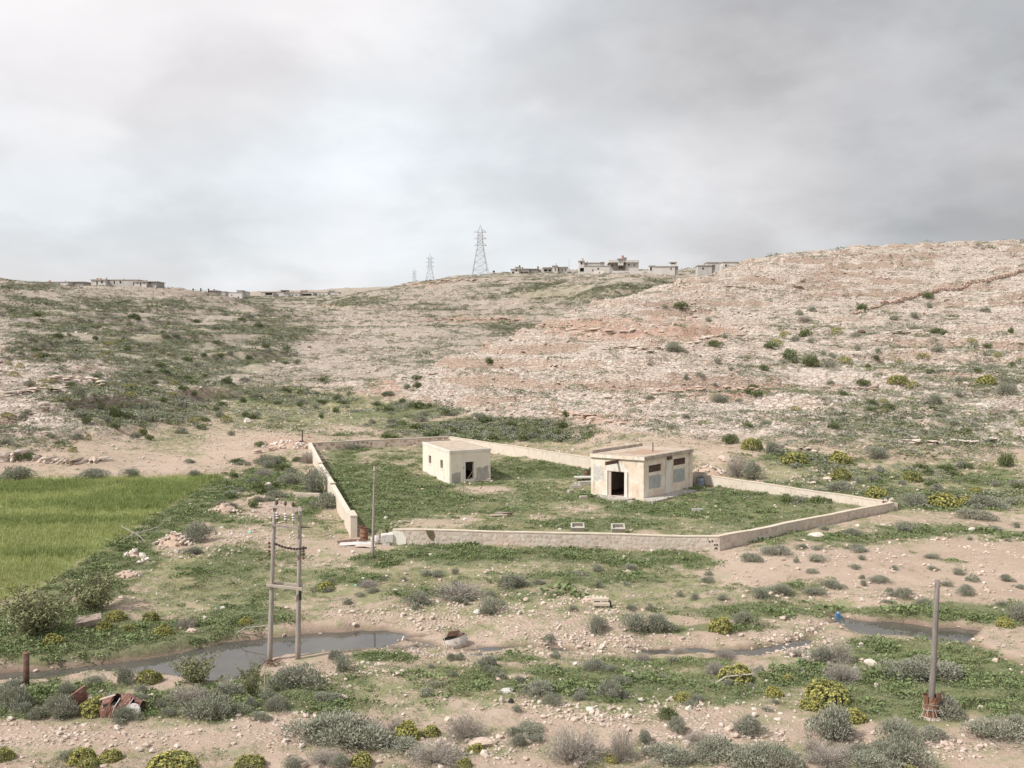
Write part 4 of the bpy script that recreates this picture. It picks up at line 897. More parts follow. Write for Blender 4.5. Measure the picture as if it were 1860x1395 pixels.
# ------------------------------------------------------------------ the two abandoned houses
def rect_from(front, right, left):
    a, b, c = Vector(front), Vector(right), Vector(left); return a, b, b + (c - a), c
def build_store():
    A = at(816.5, 876, 106.8); z0 = A.z; B = at(891, 869.7, 109.6); C = at(768, 850.3, 117.6)
    fr, ri, ba, le = [Vector((p.x, p.y, 0)) for p in rect_from(A, B, C)]; zt = at(816.5, 823.5, 106.8).z; zb = min(z0, hz(A.x, A.y), hz(C.x, C.y), hz(B.x, B.y)) - .5
    root = empty('store_house', (A.x, A.y, z0), 'small flat-roofed cream house with two barred windows and a dark doorway, inside the yard', 'house'); th = .25; rnd = random.Random(3)
    Lw = (le, fr); Rw = (fr, ri)                     # long window wall, door wall
    wins = [px_rect(778.6, 827.5, 783.1, 842.3, *Lw), px_rect(799.6, 835.5, 804.3, 851.1, *Lw)]; door = px_rect(845.5, 838.8, 860.4, 870.5, *Rw); fl = door[2]
    mb = MB(); dR, nR, LR = frame2(*Rw); dL, nL, LL = frame2(*Lw)
    pierced_wall(mb, *Lw, zb, zt, th, wins); pierced_wall(mb, fr - dL * .002, ri - dL * .002, zb, zt, th, [(door[0], door[1], fl, door[3])])
    pierced_wall(mb, ri, ba, zb, zt, th, []); pierced_wall(mb, ba, le, zb, zt, th, []); mb.build('wall', M_CREAM, root)
    mb = MB(); i = .02; mb.add([p + Vector((0, 0, fl - .02)) for p in (fr, ri, ba, le)], [(0, 1, 2, 3)]); mb.build('floor', M_FLOOR, root)
    # roof slab with a low fascia band, a raised kerb at the far end
    c = (fr + ri + ba + le) / 4; ex = lambda p, k: c + (p - c) * k
    P = [ex(p, 1.016) for p in (fr, ri, ba, le)]; mb = MB(); mb.prism([p + Vector((0, 0, zt + .003)) for p in P], (0, 0, 1), .28); ob = mb.build('roof', [M_PALE, M_ROOF], root)
    mb = MB(); P2 = [ex(p, .965) for p in (fr, ri, ba, le)]; mb.prism([p + Vector((0, 0, zt + .284)) for p in P2], (0, 0, 1), .012); mb.build('roof_screed', M_ROOF, root)
    mb = MB(); d, n, L = frame2(le, ba); mb.obox(ex(le, .99) + Vector((0, 0, zt + .283)), (ex(ba, .99) - ex(le, .99)) * .72, (fr - le).normalized() * .22, (0, 0, .13)); mb.build('roof_kerb', M_CORN, root)
    for k, w in enumerate(wins):
        mb = MB(); s0, s1, a, b = w; d, n, L = frame2(*Lw)
        for j in range(3): s = s0 + (s1 - s0) * (j + 1) / 4; p = le + d * s - n * .12; mb.bar(p + Vector((0, 0, a)), p + Vector((0, 0, b)), .018, n=5)
        if k == 1:
            for j in range(4): z = a + (b - a) * (j + 1) / 5; mb.bar(le + d * s0 - n * .12 + Vector((0, 0, z)), le + d * s1 - n * .12 + Vector((0, 0, z)), .02, n=5)
        g = mb.build('window_bars', M_RUSTD, root)
        mb = MB(); face_box(mb, *Lw, s0 - .08, s1 + .08, a - .1, a - .003, .05); mb.build('window_sill', M_PALE, root)
    s0, s1, a, b = door; mb = MB(); face_box(mb, *Rw, s0 - .24, s0 - .003, zb, b + .10, .03); face_box(mb, *Rw, s1 + .003, s1 + .18, zb, b + .10, .03); face_box(mb, *Rw, s0 - .002, s1 + .002, b + .003, b + .10, .03); mb.build('door_surround', M_PALE, root)
    r1 = px_rect(862.5, 843, 888.5, 869.6, *Rw); mb = MB(); P = ragged(r1[0] + .15, r1[1] - .15, r1[2] - .1, r1[3] - .3, 4, rnd, .22); face_patch(mb, *Rw, P, .008); mb.build('render_patch', M_GREYP, root)
    r1 = px_rect(817.5, 860, 837, 875.5, *Rw); mb = MB(); face_patch(mb, *Rw, ragged(.03, r1[1], zb, r1[3], 4, rnd, .12), .008); mb.build('render_patch', M_GREYP, root)
    mb = MB(); face_patch(mb, *Lw, [(.3, zb), (LL - .05, zb), (LL - .05, z0 + .35), (LL * .8, z0 + .45), (LL * .6, z0 + .38), (LL * .45, z0 + .55), (LL * .25, z0 + .5), (.3, z0 + .7)], .006); mb.build('damp_band', M_PALE, root)
    v = wall_uv(842.2, 849.5, *Rw); mb = MB(); p = fr + dR * v[0] + Vector((0, 0, v[1])); mb.bar(p - nR * .02, p + nR * .05, .06, n=8); mb.build('pipe_hole_cap', M_RUSTD, root)  # small dark cap stands in for the shade of a pipe hole
    # things lying at its foot
    p = hit(867, 874.5); b = MB(); rz = .35
    b.box((p.x - .3, p.y, p.z + .22), (1.1, .55, .42), rz); o = b.build('concrete_block', M_CONC); tag(o, 'broken pale block lying at the doorway of the small cream house', 'concrete block')
    b = MB(); b.box((p.x + .75, p.y + .25, p.z + .28), (1.5, .35, .08), -.15); b.box((p.x + .8, p.y + .1, p.z + .12), (1.2, .5, .18), .2); tag(b.build('broken_boards', M_PLANK), 'reddish and pale broken boards beside the block at the small house door', 'broken boards')
    v = door; q = fr + dR * (s0 + .95) - nR * .25; b = MB(); b.bar(q + Vector((-.45, -.1, fl + .02)), q + Vector((.22, .1, fl + 1.05)), .045, n=6); tag(b.build('leaning_pole', M_PLANK), 'pale pole leaning in the doorway of the small cream house', 'pole')
    q = hit(804, 868.5); b = MB(); t = Vector((.25, .45, 1.15)); b.obox(q + Vector((-.25, -.1, .0)), Vector((.30, .52, .1)), t * .95, Vector((.05, -.03, 0))); b.obox(q + Vector((-.25, -.1, .0)) + t * .95, Vector((.25, .3, -.2)), t * .15, Vector((.05, -.03, 0))); tag(b.build('leaning_board', M_WHITE), 'white broken board leaning on the window wall of the small cream house', 'board')
build_store()

def build_transformer_house():
    A = at(1169, 906.5, 94.8); z0 = A.z; B = at(1256, 884, 102.6); C = at(1073.5, 896.5, 98.0)
    fr, ri, ba, le = [Vector((p.x, p.y, 0)) for p in rect_from(A, B, C)]; zt = at(1168, 836, 94.8).z; zb = min(z0, hz(A.x, A.y)) - .5
    root = empty('transformer_house', (A.x, A.y, z0), 'larger weathered cream house with open doorway, rusty louvres and grey blocked panels', 'house'); th = .28; rnd = random.Random(9)
    Lw = (le, fr); Rw = (fr, ri); dL, nL, LL = frame2(*Lw); dR, nR, LR = frame2(*Rw)
    door = px_rect(1103.5, 856.5, 1135, 900, *Lw); fl = z0 + .06
    lv = [px_rect(1178.4, 844, 1200, 856.5, *Rw), px_rect(1223.2, 832.5, 1244, 844, *Rw)]; pn = [px_rect(1178.8, 863, 1200.2, 886.5, *Rw), px_rect(1222.4, 851.5, 1243.6, 875, *Rw)]
    mb = MB(); pierced_wall(mb, *Lw, zb, zt, th, [(door[0], door[1], fl, door[3])])
    pierced_wall(mb, fr + dL * .002, ri + dL * .002, zb, zt, th, lv); pierced_wall(mb, ri, ba, zb, zt, th, []); pierced_wall(mb, ba, le, zb, zt, th, []); mb.build('wall', M_CREAM2, root)
    mb = MB(); mb.add([p + Vector((0, 0, fl - .02)) for p in (fr, ri, ba, le)], [(0, 1, 2, 3)]); mb.build('floor', M_FLOOR, root)
    P = [fr - dL * 0 + nL * .16 + nR * .18, ri + dR * .12 + nR * .18, ba + (ba - fr).normalized() * .15, le + nL * .16 - nR * .06]
    mb = MB(); mb.prism([p + Vector((0, 0, zt + .003)) for p in P], (0, 0, 1), .34); mb.build('roof', M_CORN, root)
    mb = MB(); q = [P[0] + nL * .015 - nR * .02, P[3] + nL * .015 + nR * .02]; dd, nn, l2 = frame2(q[1], q[0]); mb.obox(q[1] + Vector((0, 0, zt - .02)), q[0] - q[1], -nn * .012, (0, 0, .345)); mb.build('fascia', M_CREAM2, root)
    c = sum(P, Vector()) / 4; P2 = [c + (p - c) * .955 for p in P]; mb = MB(); mb.prism([p + Vector((0, 0, zt + .346)) for p in P2], (0, 0, 1), .012); mb.build('roof_screed', M_ROOF, root)
    mb = MB(); cc = c + (P[0] - c) * .18; mb.prism([cc + (a - c) * (.5 + .1 * math.sin(3 * i)) + Vector((0, 0, zt + .360)) for i, a in enumerate([P[0], (P[0] * 2 + P[1]) / 3, (P[0] + P[1] * 2) / 3, P[1], (P[1] + P[2]) / 2, P[2], (P[2] + P[3]) / 2, P[3], (P[3] * 2 + P[0]) / 3, (P[3] + P[0] * 2) / 3])], (0, 0, 1), .006); mb.build('dust_patch', M_ROOFR, root)
    mb = MB(); e = (P[2] - P[3]); mb.obox(P[3] + Vector((0, 0, zt + .348)) - nL * .12, e * .97, (P[0] - P[3]).normalized() * .24, (0, 0, .30)); mb.build('parapet', M_CORN, root)
    b = P[2] + (P[1] - P[2]) * .45 + (P[0] - P[1]) * .25; p = at(1186, 807, 99.5); b = Vector((p.x, p.y, zt + .35)); mb = MB(); mb.bar(b, b + Vector((0, 0, .95)), .055, n=8); mb.build('vent_pipe', M_RUSTD, root)
    for w in lv:                                    # rusty louvres: a frame and slats one by one
        s0, s1, a, bz = w; mb = MB(); o = .02
        for args in ((s0, s0 + .06, a, bz), (s1 - .06, s1, a, bz), (s0 + .062, s1 - .062, a, a + .05), (s0 + .062, s1 - .062, bz - .05, bz), ((s0 + s1) / 2 - .03, (s0 + s1) / 2 + .03, a + .052, bz - .052)): face_box(mb, *Rw, *args, o, .1)
        lo = mb.build('louvre', M_LOUV, root); k = 7
        for j in range(k):
            z = a + .06 + (bz - a - .12) * (j + .5) / k; m2 = MB(); o3 = fr + dR * (s0 + .07) + Vector((0, 0, z - .04)) - nR * .10; m2.obox(o3, dR * (s1 - s0 - .14), nR * .09 - Vector((0, 0, .06)), Vector((0, 0, .018))); m2.build('slat', M_LOUV, lo)
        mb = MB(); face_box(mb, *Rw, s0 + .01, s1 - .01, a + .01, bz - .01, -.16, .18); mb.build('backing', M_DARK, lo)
    for w in pn:
        s0, s1, a, bz = w; mb = MB(); P = ragged(s0, s1, a, bz, 4, rnd, .07); face_patch(mb, *Rw, P, .012); mb.build('blocked_opening', M_PANEL, root)
    r = px_rect(1208.3, 829, 1216.5, 893, *Rw); mb = MB(); face_box(mb, *Rw, r[0], r[1], zb, zt - .02, .07); mb.build('pilaster', M_PALE, root)
    r = px_rect(1251, 815, 1256, 884, *Rw); mb = MB(); face_box(mb, *Rw, r[0], LR + .04, zb, zt - .004, .10); mb.build('pilaster', M_CREAM2, root)
    r = px_rect(1210, 829, 1217, 834.5, *Rw); mb = MB(); face_box(mb, *Rw, r[0], r[1], r[2], r[3], .28, -.072); face_box(mb, *Rw, (r[0] + r[1]) / 2 - .04, (r[0] + r[1]) / 2 + .04, r[3] + .002, r[3] + .3, .12, -.072); mb.build('lamp_box', M_RUSTD, root)
    s0, s1, a, bz = door; mb = MB(); face_box(mb, *Lw, s0 - .16, s0 - .003, zb, bz + .06, .05); mb.build('door_jamb', M_PALE, root)
    mb = MB(); face_box(mb, *Lw, s0 + .003, s0 + .36, fl, bz - .004, -.06, .12); mb.build('door_frame', M_PLANK, root)
    mb = MB(); face_box(mb, *Lw, s1 + .003, s1 + .32, zb, bz + .06, .14); mb.build('door_jamb', M_PALE, root)
    mb = MB(); face_patch(mb, *Lw, [(s0 - .25, bz + .08), (s1 + .3, bz + .08), (s1 + .2, bz + .5), ((s0 + s1) / 2 + .2, bz + 1.05), (s0 + .2, bz + .75), (s0 - .2, bz + .6)], .012); mb.build('render_patch', M_PALE, root)
    mb = MB(); r = px_rect(1079, 845, 1096, 872, *Lw); face_patch(mb, *Lw, ragged(r[0], r[1], r[2], r[3], 3, rnd, .25), .008); mb.build('render_patch', M_WHITE, root)
    u = wall_uv(1122, 838, *Lw); p = le + dL * u[0] + Vector((0, 0, u[1])); q = at(1100, 843.5, p.y - 1.25); mb = MB(); ax = (q - p); ax.z = -.06; mb.obox(p + Vector((0, 0, -.18)) - dL * .07, ax, dL * .15, (0, 0, .34)); mb.build('cantilever_beam', M_RUSTD, root)
    # plinth along the louvre wall and apron at the door
    zp = z0 - .02; o1 = at(1186, 917, 92.6); o2 = at(1279.5, 886, 101.6); mb = MB(); a1, a2 = fr + nR * .01, ri + dR * .7 + nR * .01
    e1, e2 = Vector((o1.x, o1.y, 0)), Vector((o2.x, o2.y, 0)); mb.prism([v + Vector((0, 0, zb)) for v in (a1, e1, e2, a2)], (0, 0, 1), zp - zb + .10); mb.build('plinth', M_CONC, root)
    mb = MB(); zq = z0 - .10; k1, k2 = le + dL * 1.2, fr - dL * 1.25; g = -nL
    pts = [k1, k1 + nL * 1.0, (k1 + k2) / 2 + nL * 1.65, k2 + nL * 1.9, k2 + nL * 1.2 + dL * .4, k2 + dL * .3]; mb.prism([Vector((v.x, v.y, zb)) + nL * .005 for v in pts], (0, 0, 1), zq - zb + .16); mb.build('door_apron', M_CONC, root)
    mb = MB()
    return fr, ri, ba, le, nL, nR, dL, dR, z0
TH = build_transformer_house()

# ------------------------------------------------------------------ poles
def build_poles():
    a = hit(489, 1204); b = hit(540.5, 1199.5); Y = (a.y + b.y) / 2; a = ground_line(489, 1204, Y); b = ground_line(540.5, 1199.5, Y + .15)
    root = empty('power_pole_frame', a, 'two weathered wooden poles joined by crossarms with insulators, standing at the pool edge', 'power pole')
    ta, tb = at(499, 911, a.y), at(545.3, 920, b.y); f = (b - a).xy.to_3d().normalized(); out = Vector((f.y, -f.x, 0))
    for g, t, cap in ((a, ta, 0), (b, tb, 1)):
        mb = MB(); mb.pole(g - Vector((0, 0, .4)), t, .125, .078)
        p = mb.build('pole', M_WOOD, root, True)
    def arm(x0, y0, x1, y1, w, h, mat, off, name='crossarm'):
        p, q = at(x0, y0, Y), at(x1, y1, Y); mb = MB(); mb.obox(p + out * off - Vector((0, 0, h / 2)), q - p, out * w, (0, 0, h)); return mb.build(name, mat, root), p + out * (off + w / 2), q + out * (off + w / 2)
    _, p, q = arm(489.5, 918.2, 548.6, 925.6, .09, .11, M_PLANK, .10)
    arm(492, 952.2, 544, 959.6, .07, .09, M_WOOD, .10); 
    mb = MB(); e0, e1 = at(544, 957.5, Y + .1), at(564, 958, Y + .3); mb.bar(e0, e1, .035, .02, 6); mb.build('bent_bracket', M_RUSTD, root)
    arm(484.5, 1061.2, 549, 1068.6, .10, .11, M_PLANK, .12); arm(497, 1060.5, 552.5, 1065.8, .10, .11, M_PLANK, -.24)
    bell = [(0, .0), (.05, .0), (.06, .05), (.10, .06), (.05, .09), (.085, .13), (.04, .17), (.05, .22), (0, .23)]
    for t in (.24, .50, .735):                      # pin insulators above, hanging strings below
        c = p + (q - p) * t; mb = MB(); mb.bar(c, c + Vector((0, 0, .2)), .015, n=6); mb.lathe(c + Vector((0, 0, .12)), bell, 10); mb.build('pin_insulator', M_GLASSI, root, True)
        mb = MB(); mb.bar(c, c - Vector((0, 0, .2)), .014, n=6); z = -.2
        for j in range(3): mb.lathe(c + Vector((.01 * j, 0, z - .10)), [(0, .09), (.035, .09), (.085, .03), (.09, .0), (.03, .01), (0, 0)], 10, mi=1); z -= .11
        mb.bar(c + Vector((0, 0, z)), c + Vector((.05, 0, z - .16)), .02, n=6, mi=0); mb.build('hanging_insulator', [M_RUSTD, M_WHITEI], root, True)
    mb = MB(); r = random.Random(4); s, e = at(500, 986.5, Y), at(556, 994.5, Y)        # insulator strings tied between the poles
    m = 22
    for i in range(m):
        c = s + (e - s) * (i / (m - 1)) + Vector((0, 0, -.12 * math.sin(math.pi * i / (m - 1)))) + out * .14; d = (e - s).normalized()
        mb.bar(c - d * .035, c + d * .035, .055 if i % 2 else .03, n=8)
    mb.build('insulator_string', M_BLACK, root)
    for x0, side in ((488.7, 0), (551.4, 1)):
        for y in ((986.5, 993, 1001, 1007) if side == 0 else (994, 1000, 1007, 1013.5)):
            c = at(x0, y, Y); to = at(x0 + (6 if side == 0 else -7), y, Y); mb = MB(); mb.bar(to, c, .02, n=6); mb.lathe(c - Vector((0, 0, .06)), [(0, 0), (.05, .0), (.06, .05), (.035, .08), (.05, .12), (0, .13)], 9); mb.build('side_insulator', M_GLASSI, root, True)
    mb = MB(); c = at(545.5, 1082, b.y - .16); mb.box(c, (.1, .05, .42)); mb.build('number_plate', M_BLACK, root)
    # washed-up brushwood at the foot
    mb = MB(); r = random.Random(8); g = hit(492, 1208)
    for i in range(46):
        d = Vector((r.uniform(-1, 1), r.uniform(-.6, .6), r.uniform(-.1, .5))); c = g + Vector((r.uniform(-.35, .4), r.uniform(-.3, .2), r.uniform(.0, .3))); mb.bar(c - d * .25, c + d * .3, .012, .006, 4)
    tag(mb.build('brushwood', M_RUSTD), 'tangle of washed-up brown sticks caught round the left foot of the pole frame', 'brushwood')

    g = hit(676.5, 1015); t = at(680.3, 847, g.y); root = empty('telegraph_pole', g, 'single slim grey wooden pole standing in front of the yard gateway', 'pole'); mb = MB(); mb.pole(g - Vector((0, 0, .3)), t, .10, .065)
    mb.build('shaft', M_WOOD, root, True); mb = MB(); mb.bar(t + Vector((-.09, -.06, -.35)), t + Vector((.08, -.06, -.33)), .025, n=6); mb.build('bolt', M_RUSTD, root)
    for i in range(4):
        c = at(679.2 - .25 * i, 858 + 6 * i, g.y - .08); mb = MB(); mb.bar(c, c + Vector((-.11, -.02, 0)), .014, n=5); mb.build('step_peg', M_RUSTD, root)

    g = hit(1690.5, 1303); t = at(1703, 1054, g.y); root = empty('wooden_pole', g, 'thick leaning grey wooden pole set in a rusty oil drum', 'pole'); mb = MB(); mb.pole(g, t, .13, .095)
    mb.build('shaft', M_WOODD, root, True)
    for z in (.955, .975): c = g + (t - g) * z; mb = MB(); mb.bar(c + Vector((-.115, -.03, 0)), c + Vector((.12, -.03, .02)), .02, n=6); mb.build('bolt', M_RUSTD, root)
    r = random.Random(2); root = empty('oil_drum', g, 'rusty crumpled oil drum bound with wire round the foot of the thick leaning pole', 'oil drum'); mb = MB()
    prof = [(.26, -.1), (.275, .05), (.26, .08), (.265, .32), (.285, .34), (.27, .37), (.275, .62), (.26, .64), (.285, .86)]; mb.lathe(g, prof, 18, jit=.07, rnd=r); mb.lathe(g, [(.245, .84), (.24, .3)], 18); mb.build('shell', M_RUST, root)
    mb = MB(); mb.obox(g + Vector((.10, -.24, .60)), (.20, .10, .02), (.01, -.02, .02), (.03, .03, .38)); mb.build('torn_flap', M_RUST, root)
    mb = MB(); mb.obox(g + Vector((-.30, -.10, .55)), (.10, -.12, .0), (.02, .01, .0), (-.04, -.05, .36)); mb.build('torn_flap', M_RUST, root)
    mb = MB()
    for z in (.33, .36, .55): mb.tube([g + Vector((.295 * math.cos(i * .524), .295 * math.sin(i * .524), z + .03 * math.sin(i * 1.7))) for i in range(13)], .012, 4)
    for i in range(9): a0 = r.uniform(-2.8, -.3); mb.tube([g + Vector((.29 * math.cos(a0), .29 * math.sin(a0), r.uniform(.3, .6))), g + Vector((.5 * math.cos(a0), .45 * math.sin(a0), r.uniform(.1, .45))), g + Vector((.75 * math.cos(a0 + .2), .6 * math.sin(a0), .06))], .009, 4)
    mb.build('binding_wire', M_WIRE, root)
    mb = MB(); mb.lathe(g + Vector((0, 0, .03)), [(.0, .05), (.33, .03), (.42, -.03), (.4, -.12)], 12, jit=.15, rnd=r); tag(mb.build('concrete_footing', M_CORN), 'crumbled stained footing under the oil drum of the thick leaning pole', 'footing')
    g = hit(48, 1245); t = at(47.5, 1185, g.y); root = empty('iron_post', g, 'short thick rust-brown iron post standing at the near edge of the pool', 'post'); mb = MB(); mb.bar(g - Vector((0, 0, .3)), t, .12, n=14); mb.build('tube', M_RUSTD, root, True)
    mb = MB(); mb.lathe(t, [(.125, -.06), (.135, -.05), (.135, .0), (.10, .005), (.095, -.1)], 14); mb.build('rim', M_RUST, root, True)
    g = hit(549, 806); t = at(549, 782, g.y); mb = MB(); mb.bar(g - Vector((0, 0, .3)), t, .09, n=8); mb.box(t, (.22, .22, .06)); tag(mb.build('dark_post', M_RUSTD), 'dark iron post standing outside the far left corner of the yard', 'post')
build_poles()

# ------------------------------------------------------------------ lattice pylons
def pylon(label, px, pyb, pyt, Y, group):
    b = at(px, pyb, Y); b.z = hz(b.x, b.y); top = at(px, pyt, Y).z; H = top - b.z; k = H / 33.0; root = empty('lattice_pylon', b, label, 'pylon', group, .12)
    z1, z2 = .60 * H, .86 * H; w0, w1, w2 = 5.3 * k, 1.75 * k, 1.35 * k; R = Matrix.Rotation(.12, 3, 'Z'); wid = lambda z: w0 + (w1 - w0) * z / z1 if z < z1 else (w1 + (w2 - w1) * (z - z1) / (z2 - z1) if z < z2 else w2 * (H - z) / (H - z2) + .05)
    C = lambda i, z: b + R @ Vector(((-1, 1, 1, -1)[i] * wid(z), (-1, -1, 1, 1)[i] * wid(z), z)); T = .13 * k + .03
    Z = [0, .13 * H, .27 * H, .40 * H, .51 * H, z1, .665 * H, .73 * H, .795 * H, z2, H]
    for i in range(4):
        mb = MB(); P = [C(i, z) for z in Z]; P[0] = P[0] - Vector((0, 0, 2)); mb.tube(P, T, 4); mb.build('leg', M_STEEL, root)
    mb = MB()
    for a, c in zip(Z[:-2], Z[1:-1]):
        for i in range(4): j = (i + 1) % 4; mb.bar(C(i, a), C(j, c), T * .5, n=3); mb.bar(C(j, a), C(i, c), T * .5, n=3); mb.bar(C(i, c), C(j, c), T * .5, n=3)
    tag(mb.build('bracing', M_STEEL, root), kind='stuff')
    for z in (z1, .73 * H, z2):
        mb = MB(); l = 4.1 * k; h = .055 * H
        for s in (-1, 1):
            tip = b + R @ Vector((s * l, 0, z))
            for i in ((0, 3) if s < 0 else (1, 2)): mb.bar(C(i, z), tip, T * .7, n=4); mb.bar(C(i, min(z + h, H * .97)), tip, T * .5, n=3)
        mb.build('crossarm', M_STEEL, root)
pylon('tall grey lattice pylon on the hilltop, largest of the three', 872.5, 502, 408.5, 604, 'pylons of the power line')
pylon('middle-sized distant lattice pylon, between the tall one and the faintest one', 781, 519, 461, 1030, 'pylons of the power line')
pylon('smallest and faintest distant lattice pylon in the row', 752.5, 526, 488, 1500, 'pylons of the power line')

# ------------------------------------------------------------------ houses along the skyline
def house(label, blocks, Y, cat='house'):
    """blocks: (x0, x1, ytop, ybase, dY, depth, material, [windows x0 y0 x1 y1], roof?)  in picture points at the house's distance"""
    x0, x1, yt, yb = blocks[0][:4]; p = at((x0 + x1) / 2, yb, Y); root = empty('block_house', (p.x, p.y, hz(p.x, p.y)), label, cat, 'unfinished houses along the skyline')
    rnd = random.Random(int(x0 * 7 + yb))
    for bl in blocks:
        kind = bl[0]
        if kind == 'tank':
            _, cx, y0, y1, w, dY, mat = bl; c0 = at(cx, y1, Y + dY); c1 = at(cx, y0, Y + dY); r = w / 2 / F * (Y + dY); mb = MB(); h = c1.z - c0.z
            mb.lathe(c0 - Vector((0, 0, .6)), [(r, 0), (r, .6 + h * .88), (r * .55, .6 + h), (0, .6 + h)], 12); mb.build('water_tank', mat, root); continue
        if kind == 'mast':
            _, cx, y0, y1, dY = bl; mb = MB(); mb.bar(at(cx, y1, Y + dY), at(cx, y0, Y + dY), .09, n=5); mb.build('antenna', M_STEEL, root); continue
        x0, x1, yt, yb, dY, dep, mat = bl[:7]; wins = bl[7] if len(bl) > 7 else []; roof = bl[8] if len(bl) > 8 else True; Yb = Y + dY
        a, b = at(x0, yb, Yb), at(x1, yb, Yb); zt = at((x0 + x1) / 2, yt, Yb).z; low = min(hz(a.x, a.y), hz(b.x, b.y), hz(a.x, a.y + dep), a.z) - 1.0
        if len(bl) > 9: low = a.z
        tilt = .06 * (b.x - a.x); a0, b0 = Vector((a.x, a.y + tilt * .3, 0)), Vector((b.x, b.y - tilt * .3, 0)); d, n, L = frame2(a0, b0); P = [a0, b0, b0 - n * dep, a0 - n * dep]
        holes = []
        for w in wins:
            r = px_rect(*w, a0, b0); holes.append((max(.15, r[0]), min(L - .15, r[1]), r[2], min(r[3], zt - .15)))
        mb = MB(); pierced_wall(mb, P[0], P[1], low, zt, .25, holes); pierced_wall(mb, P[1] - n * .002, P[2], low, zt, .25, []); pierced_wall(mb, P[2], P[3], low, zt, .25, []); pierced_wall(mb, P[3], P[0] - n * .002, low, zt, .25, []); mb.build('wall', mat, root)
        c = sum(P, Vector()) / 4; k = 1 + (.7 / max(L, 4) if roof else 0); th = .28 if roof else .12
        mb = MB(); mb.prism([c + (p - c) * k + Vector((0, 0, zt + .004)) for p in P], (0, 0, 1), th); mb.build('roof', M_BLOCKD if roof == 2 else M_CONC, root)
        for h in holes:
            if h[2] > low + .3: mb = MB(); face_box(mb, P[0], P[1], h[0] - .15, h[1] + .15, h[2] - .14, h[2] - .003, .12); mb.build('window_sill', M_CONC, root)
W_ = 2.2
def wn(cx, cy, w=4.0, h=4.5): return (cx - w / 2, cy - h / 2, cx + w / 2, cy + h / 2)
house('low pale house with a red roof tank, leftmost building on the skyline', [(79, 124, 512.6, 522, 0, 9, M_BLOCKW, [wn(84, 517, 4, 4), (106, 514, 108.5, 518), (106.5, 518.2, 108.5, 521)]), ('tank', 90.5, 509.2, 512.6, 4, 4, M_REDP), ('tank', 119, 509.8, 512.6, 3, 4, M_BLOCKD)], 492)
house('plain dark grey blockwork house, second from the left on the skyline', [(123.5, 152, 512.3, 521.6, 3, 10, M_BLOCKD, [(126, 515, 128.4, 521)])], 494)
house('long grey house with two red roof tanks and round white windows', [(165.3, 191.8, 508.4, 520.5, 0, 12, M_BLOCKW, [(175, 510.6, 177.4, 516.6), wn(185, 512, 3, 4)]), (191.9, 250.5, 508.6, 520, 2.5, 12, M_BLOCK, [wn(196, 511.5, 3, 3.4), (206.4, 510.3, 208.6, 515.4), wn(218.6, 512.5, 3, 3.4), (242, 512, 244, 518)]), ('tank', 177, 505.2, 508.2, 4, 4, M_REDP), ('tank', 182.8, 505.2, 508.2, 4, 4, M_REDP), ('tank', 193.5, 504.2, 508.2, 3, 6, M_BLOCKD), ('tank', 225, 506.2, 508.6, 4, 6, M_CONC)], 500)
house('pale house with a dark grey annexe and one small red roof tank', [(244, 266, 512, 521.5, 0, 9, M_BLOCKW, [wn(249.6, 514, 2, 2.4), (254.5, 513, 256.5, 519), wn(261.5, 513.5, 2, 2.4)]), (266.1, 285, 511.8, 521, 2, 10, M_BLOCKD, [wn(272.6, 514, 2.4, 3)]), ('tank', 265.7, 508.8, 511.8, 3.4, 4, M_REDP)], 498)
house('half-hidden grey roof with black roof tanks behind the left hill', [(380, 393, 528, 534, 0, 9, M_BLOCKD), ('tank', 350.6, 523.8, 530, 2.4, 0, M_BLACK), ('tank', 364.8, 523.2, 530, 2.6, 0, M_BLACK), ('tank', 378.8, 524.4, 530, 2.8, 0, M_BLACK), ('tank', 389, 525, 528.4, 2.4, 3, M_BLACK)], 610)
house('grey flat-roofed house just right of the roof with black tanks', [(394, 409, 529.8, 539, 0, 10, M_BLOCK, [wn(399, 533, 2, 2)])], 840)
house('house with a dark brown roof edge and a pale lower wall on the far ridge', [(415, 440, 531.6, 546, 0, 10, M_BLOCKW, [wn(421, 536, 2, 2.2), wn(433, 540, 2.4, 2.6)], 2), (430, 441, 527.8, 532, 8, 8, M_BLOCK), (440.2, 449, 530, 541, 9, 8, M_BLOCKW, [wn(444, 533, 2, 2)])], 830)
house('low pale house with a dark open window band on the far ridge', [(473.5, 496, 530.6, 541, 0, 10, M_BLOCK, [(482, 532, 494.5, 535.6)])], 855)
house('pale house with a raised dark top storey on the far ridge', [(496.2, 515, 530.8, 542, 0, 10, M_BLOCKW, [wn(505, 535, 2, 2.2)]), (509.5, 521.6, 527.2, 531, 6, 7, M_BLOCKD, [(511, 528.6, 520, 530.2)])], 862)
house('house with a bright white side wall and two small roof tanks', [(515.2, 524, 532.4, 545, 0, 9, M_WHITE), (524.2, 545, 531.6, 545, 1, 10, M_BLOCK, [wn(531, 536, 2, 2.6), wn(538, 536, 2, 2.6)]), ('tank', 529, 529, 531.6, 2, 4, M_BLOCKD), ('tank', 533, 529, 531.6, 2, 4, M_BLOCKD)], 850)
house('grey house with three reddish roof tanks in the middle of the far ridge', [(546, 568, 531, 544, 0, 10, M_BLOCKW, [(549, 533.4, 566, 537)]), (546, 556, 528.4, 532, 5, 7, M_BLOCK), ('tank', 546.5, 527, 531, 2, 3, M_REDP), ('tank', 549.8, 526.4, 528.6, 2, 7, M_REDP), ('tank', 555.4, 526.8, 530.8, 2, 3, M_REDP)], 856)
house('long low whitish house right of the one with three tanks', [(568.5, 595, 531.4, 543, 0, 10, M_BLOCKW, [wn(574, 535, 2, 2.4), wn(581, 535, 2, 2.4), wn(588, 535, 2, 2.4)])], 866)
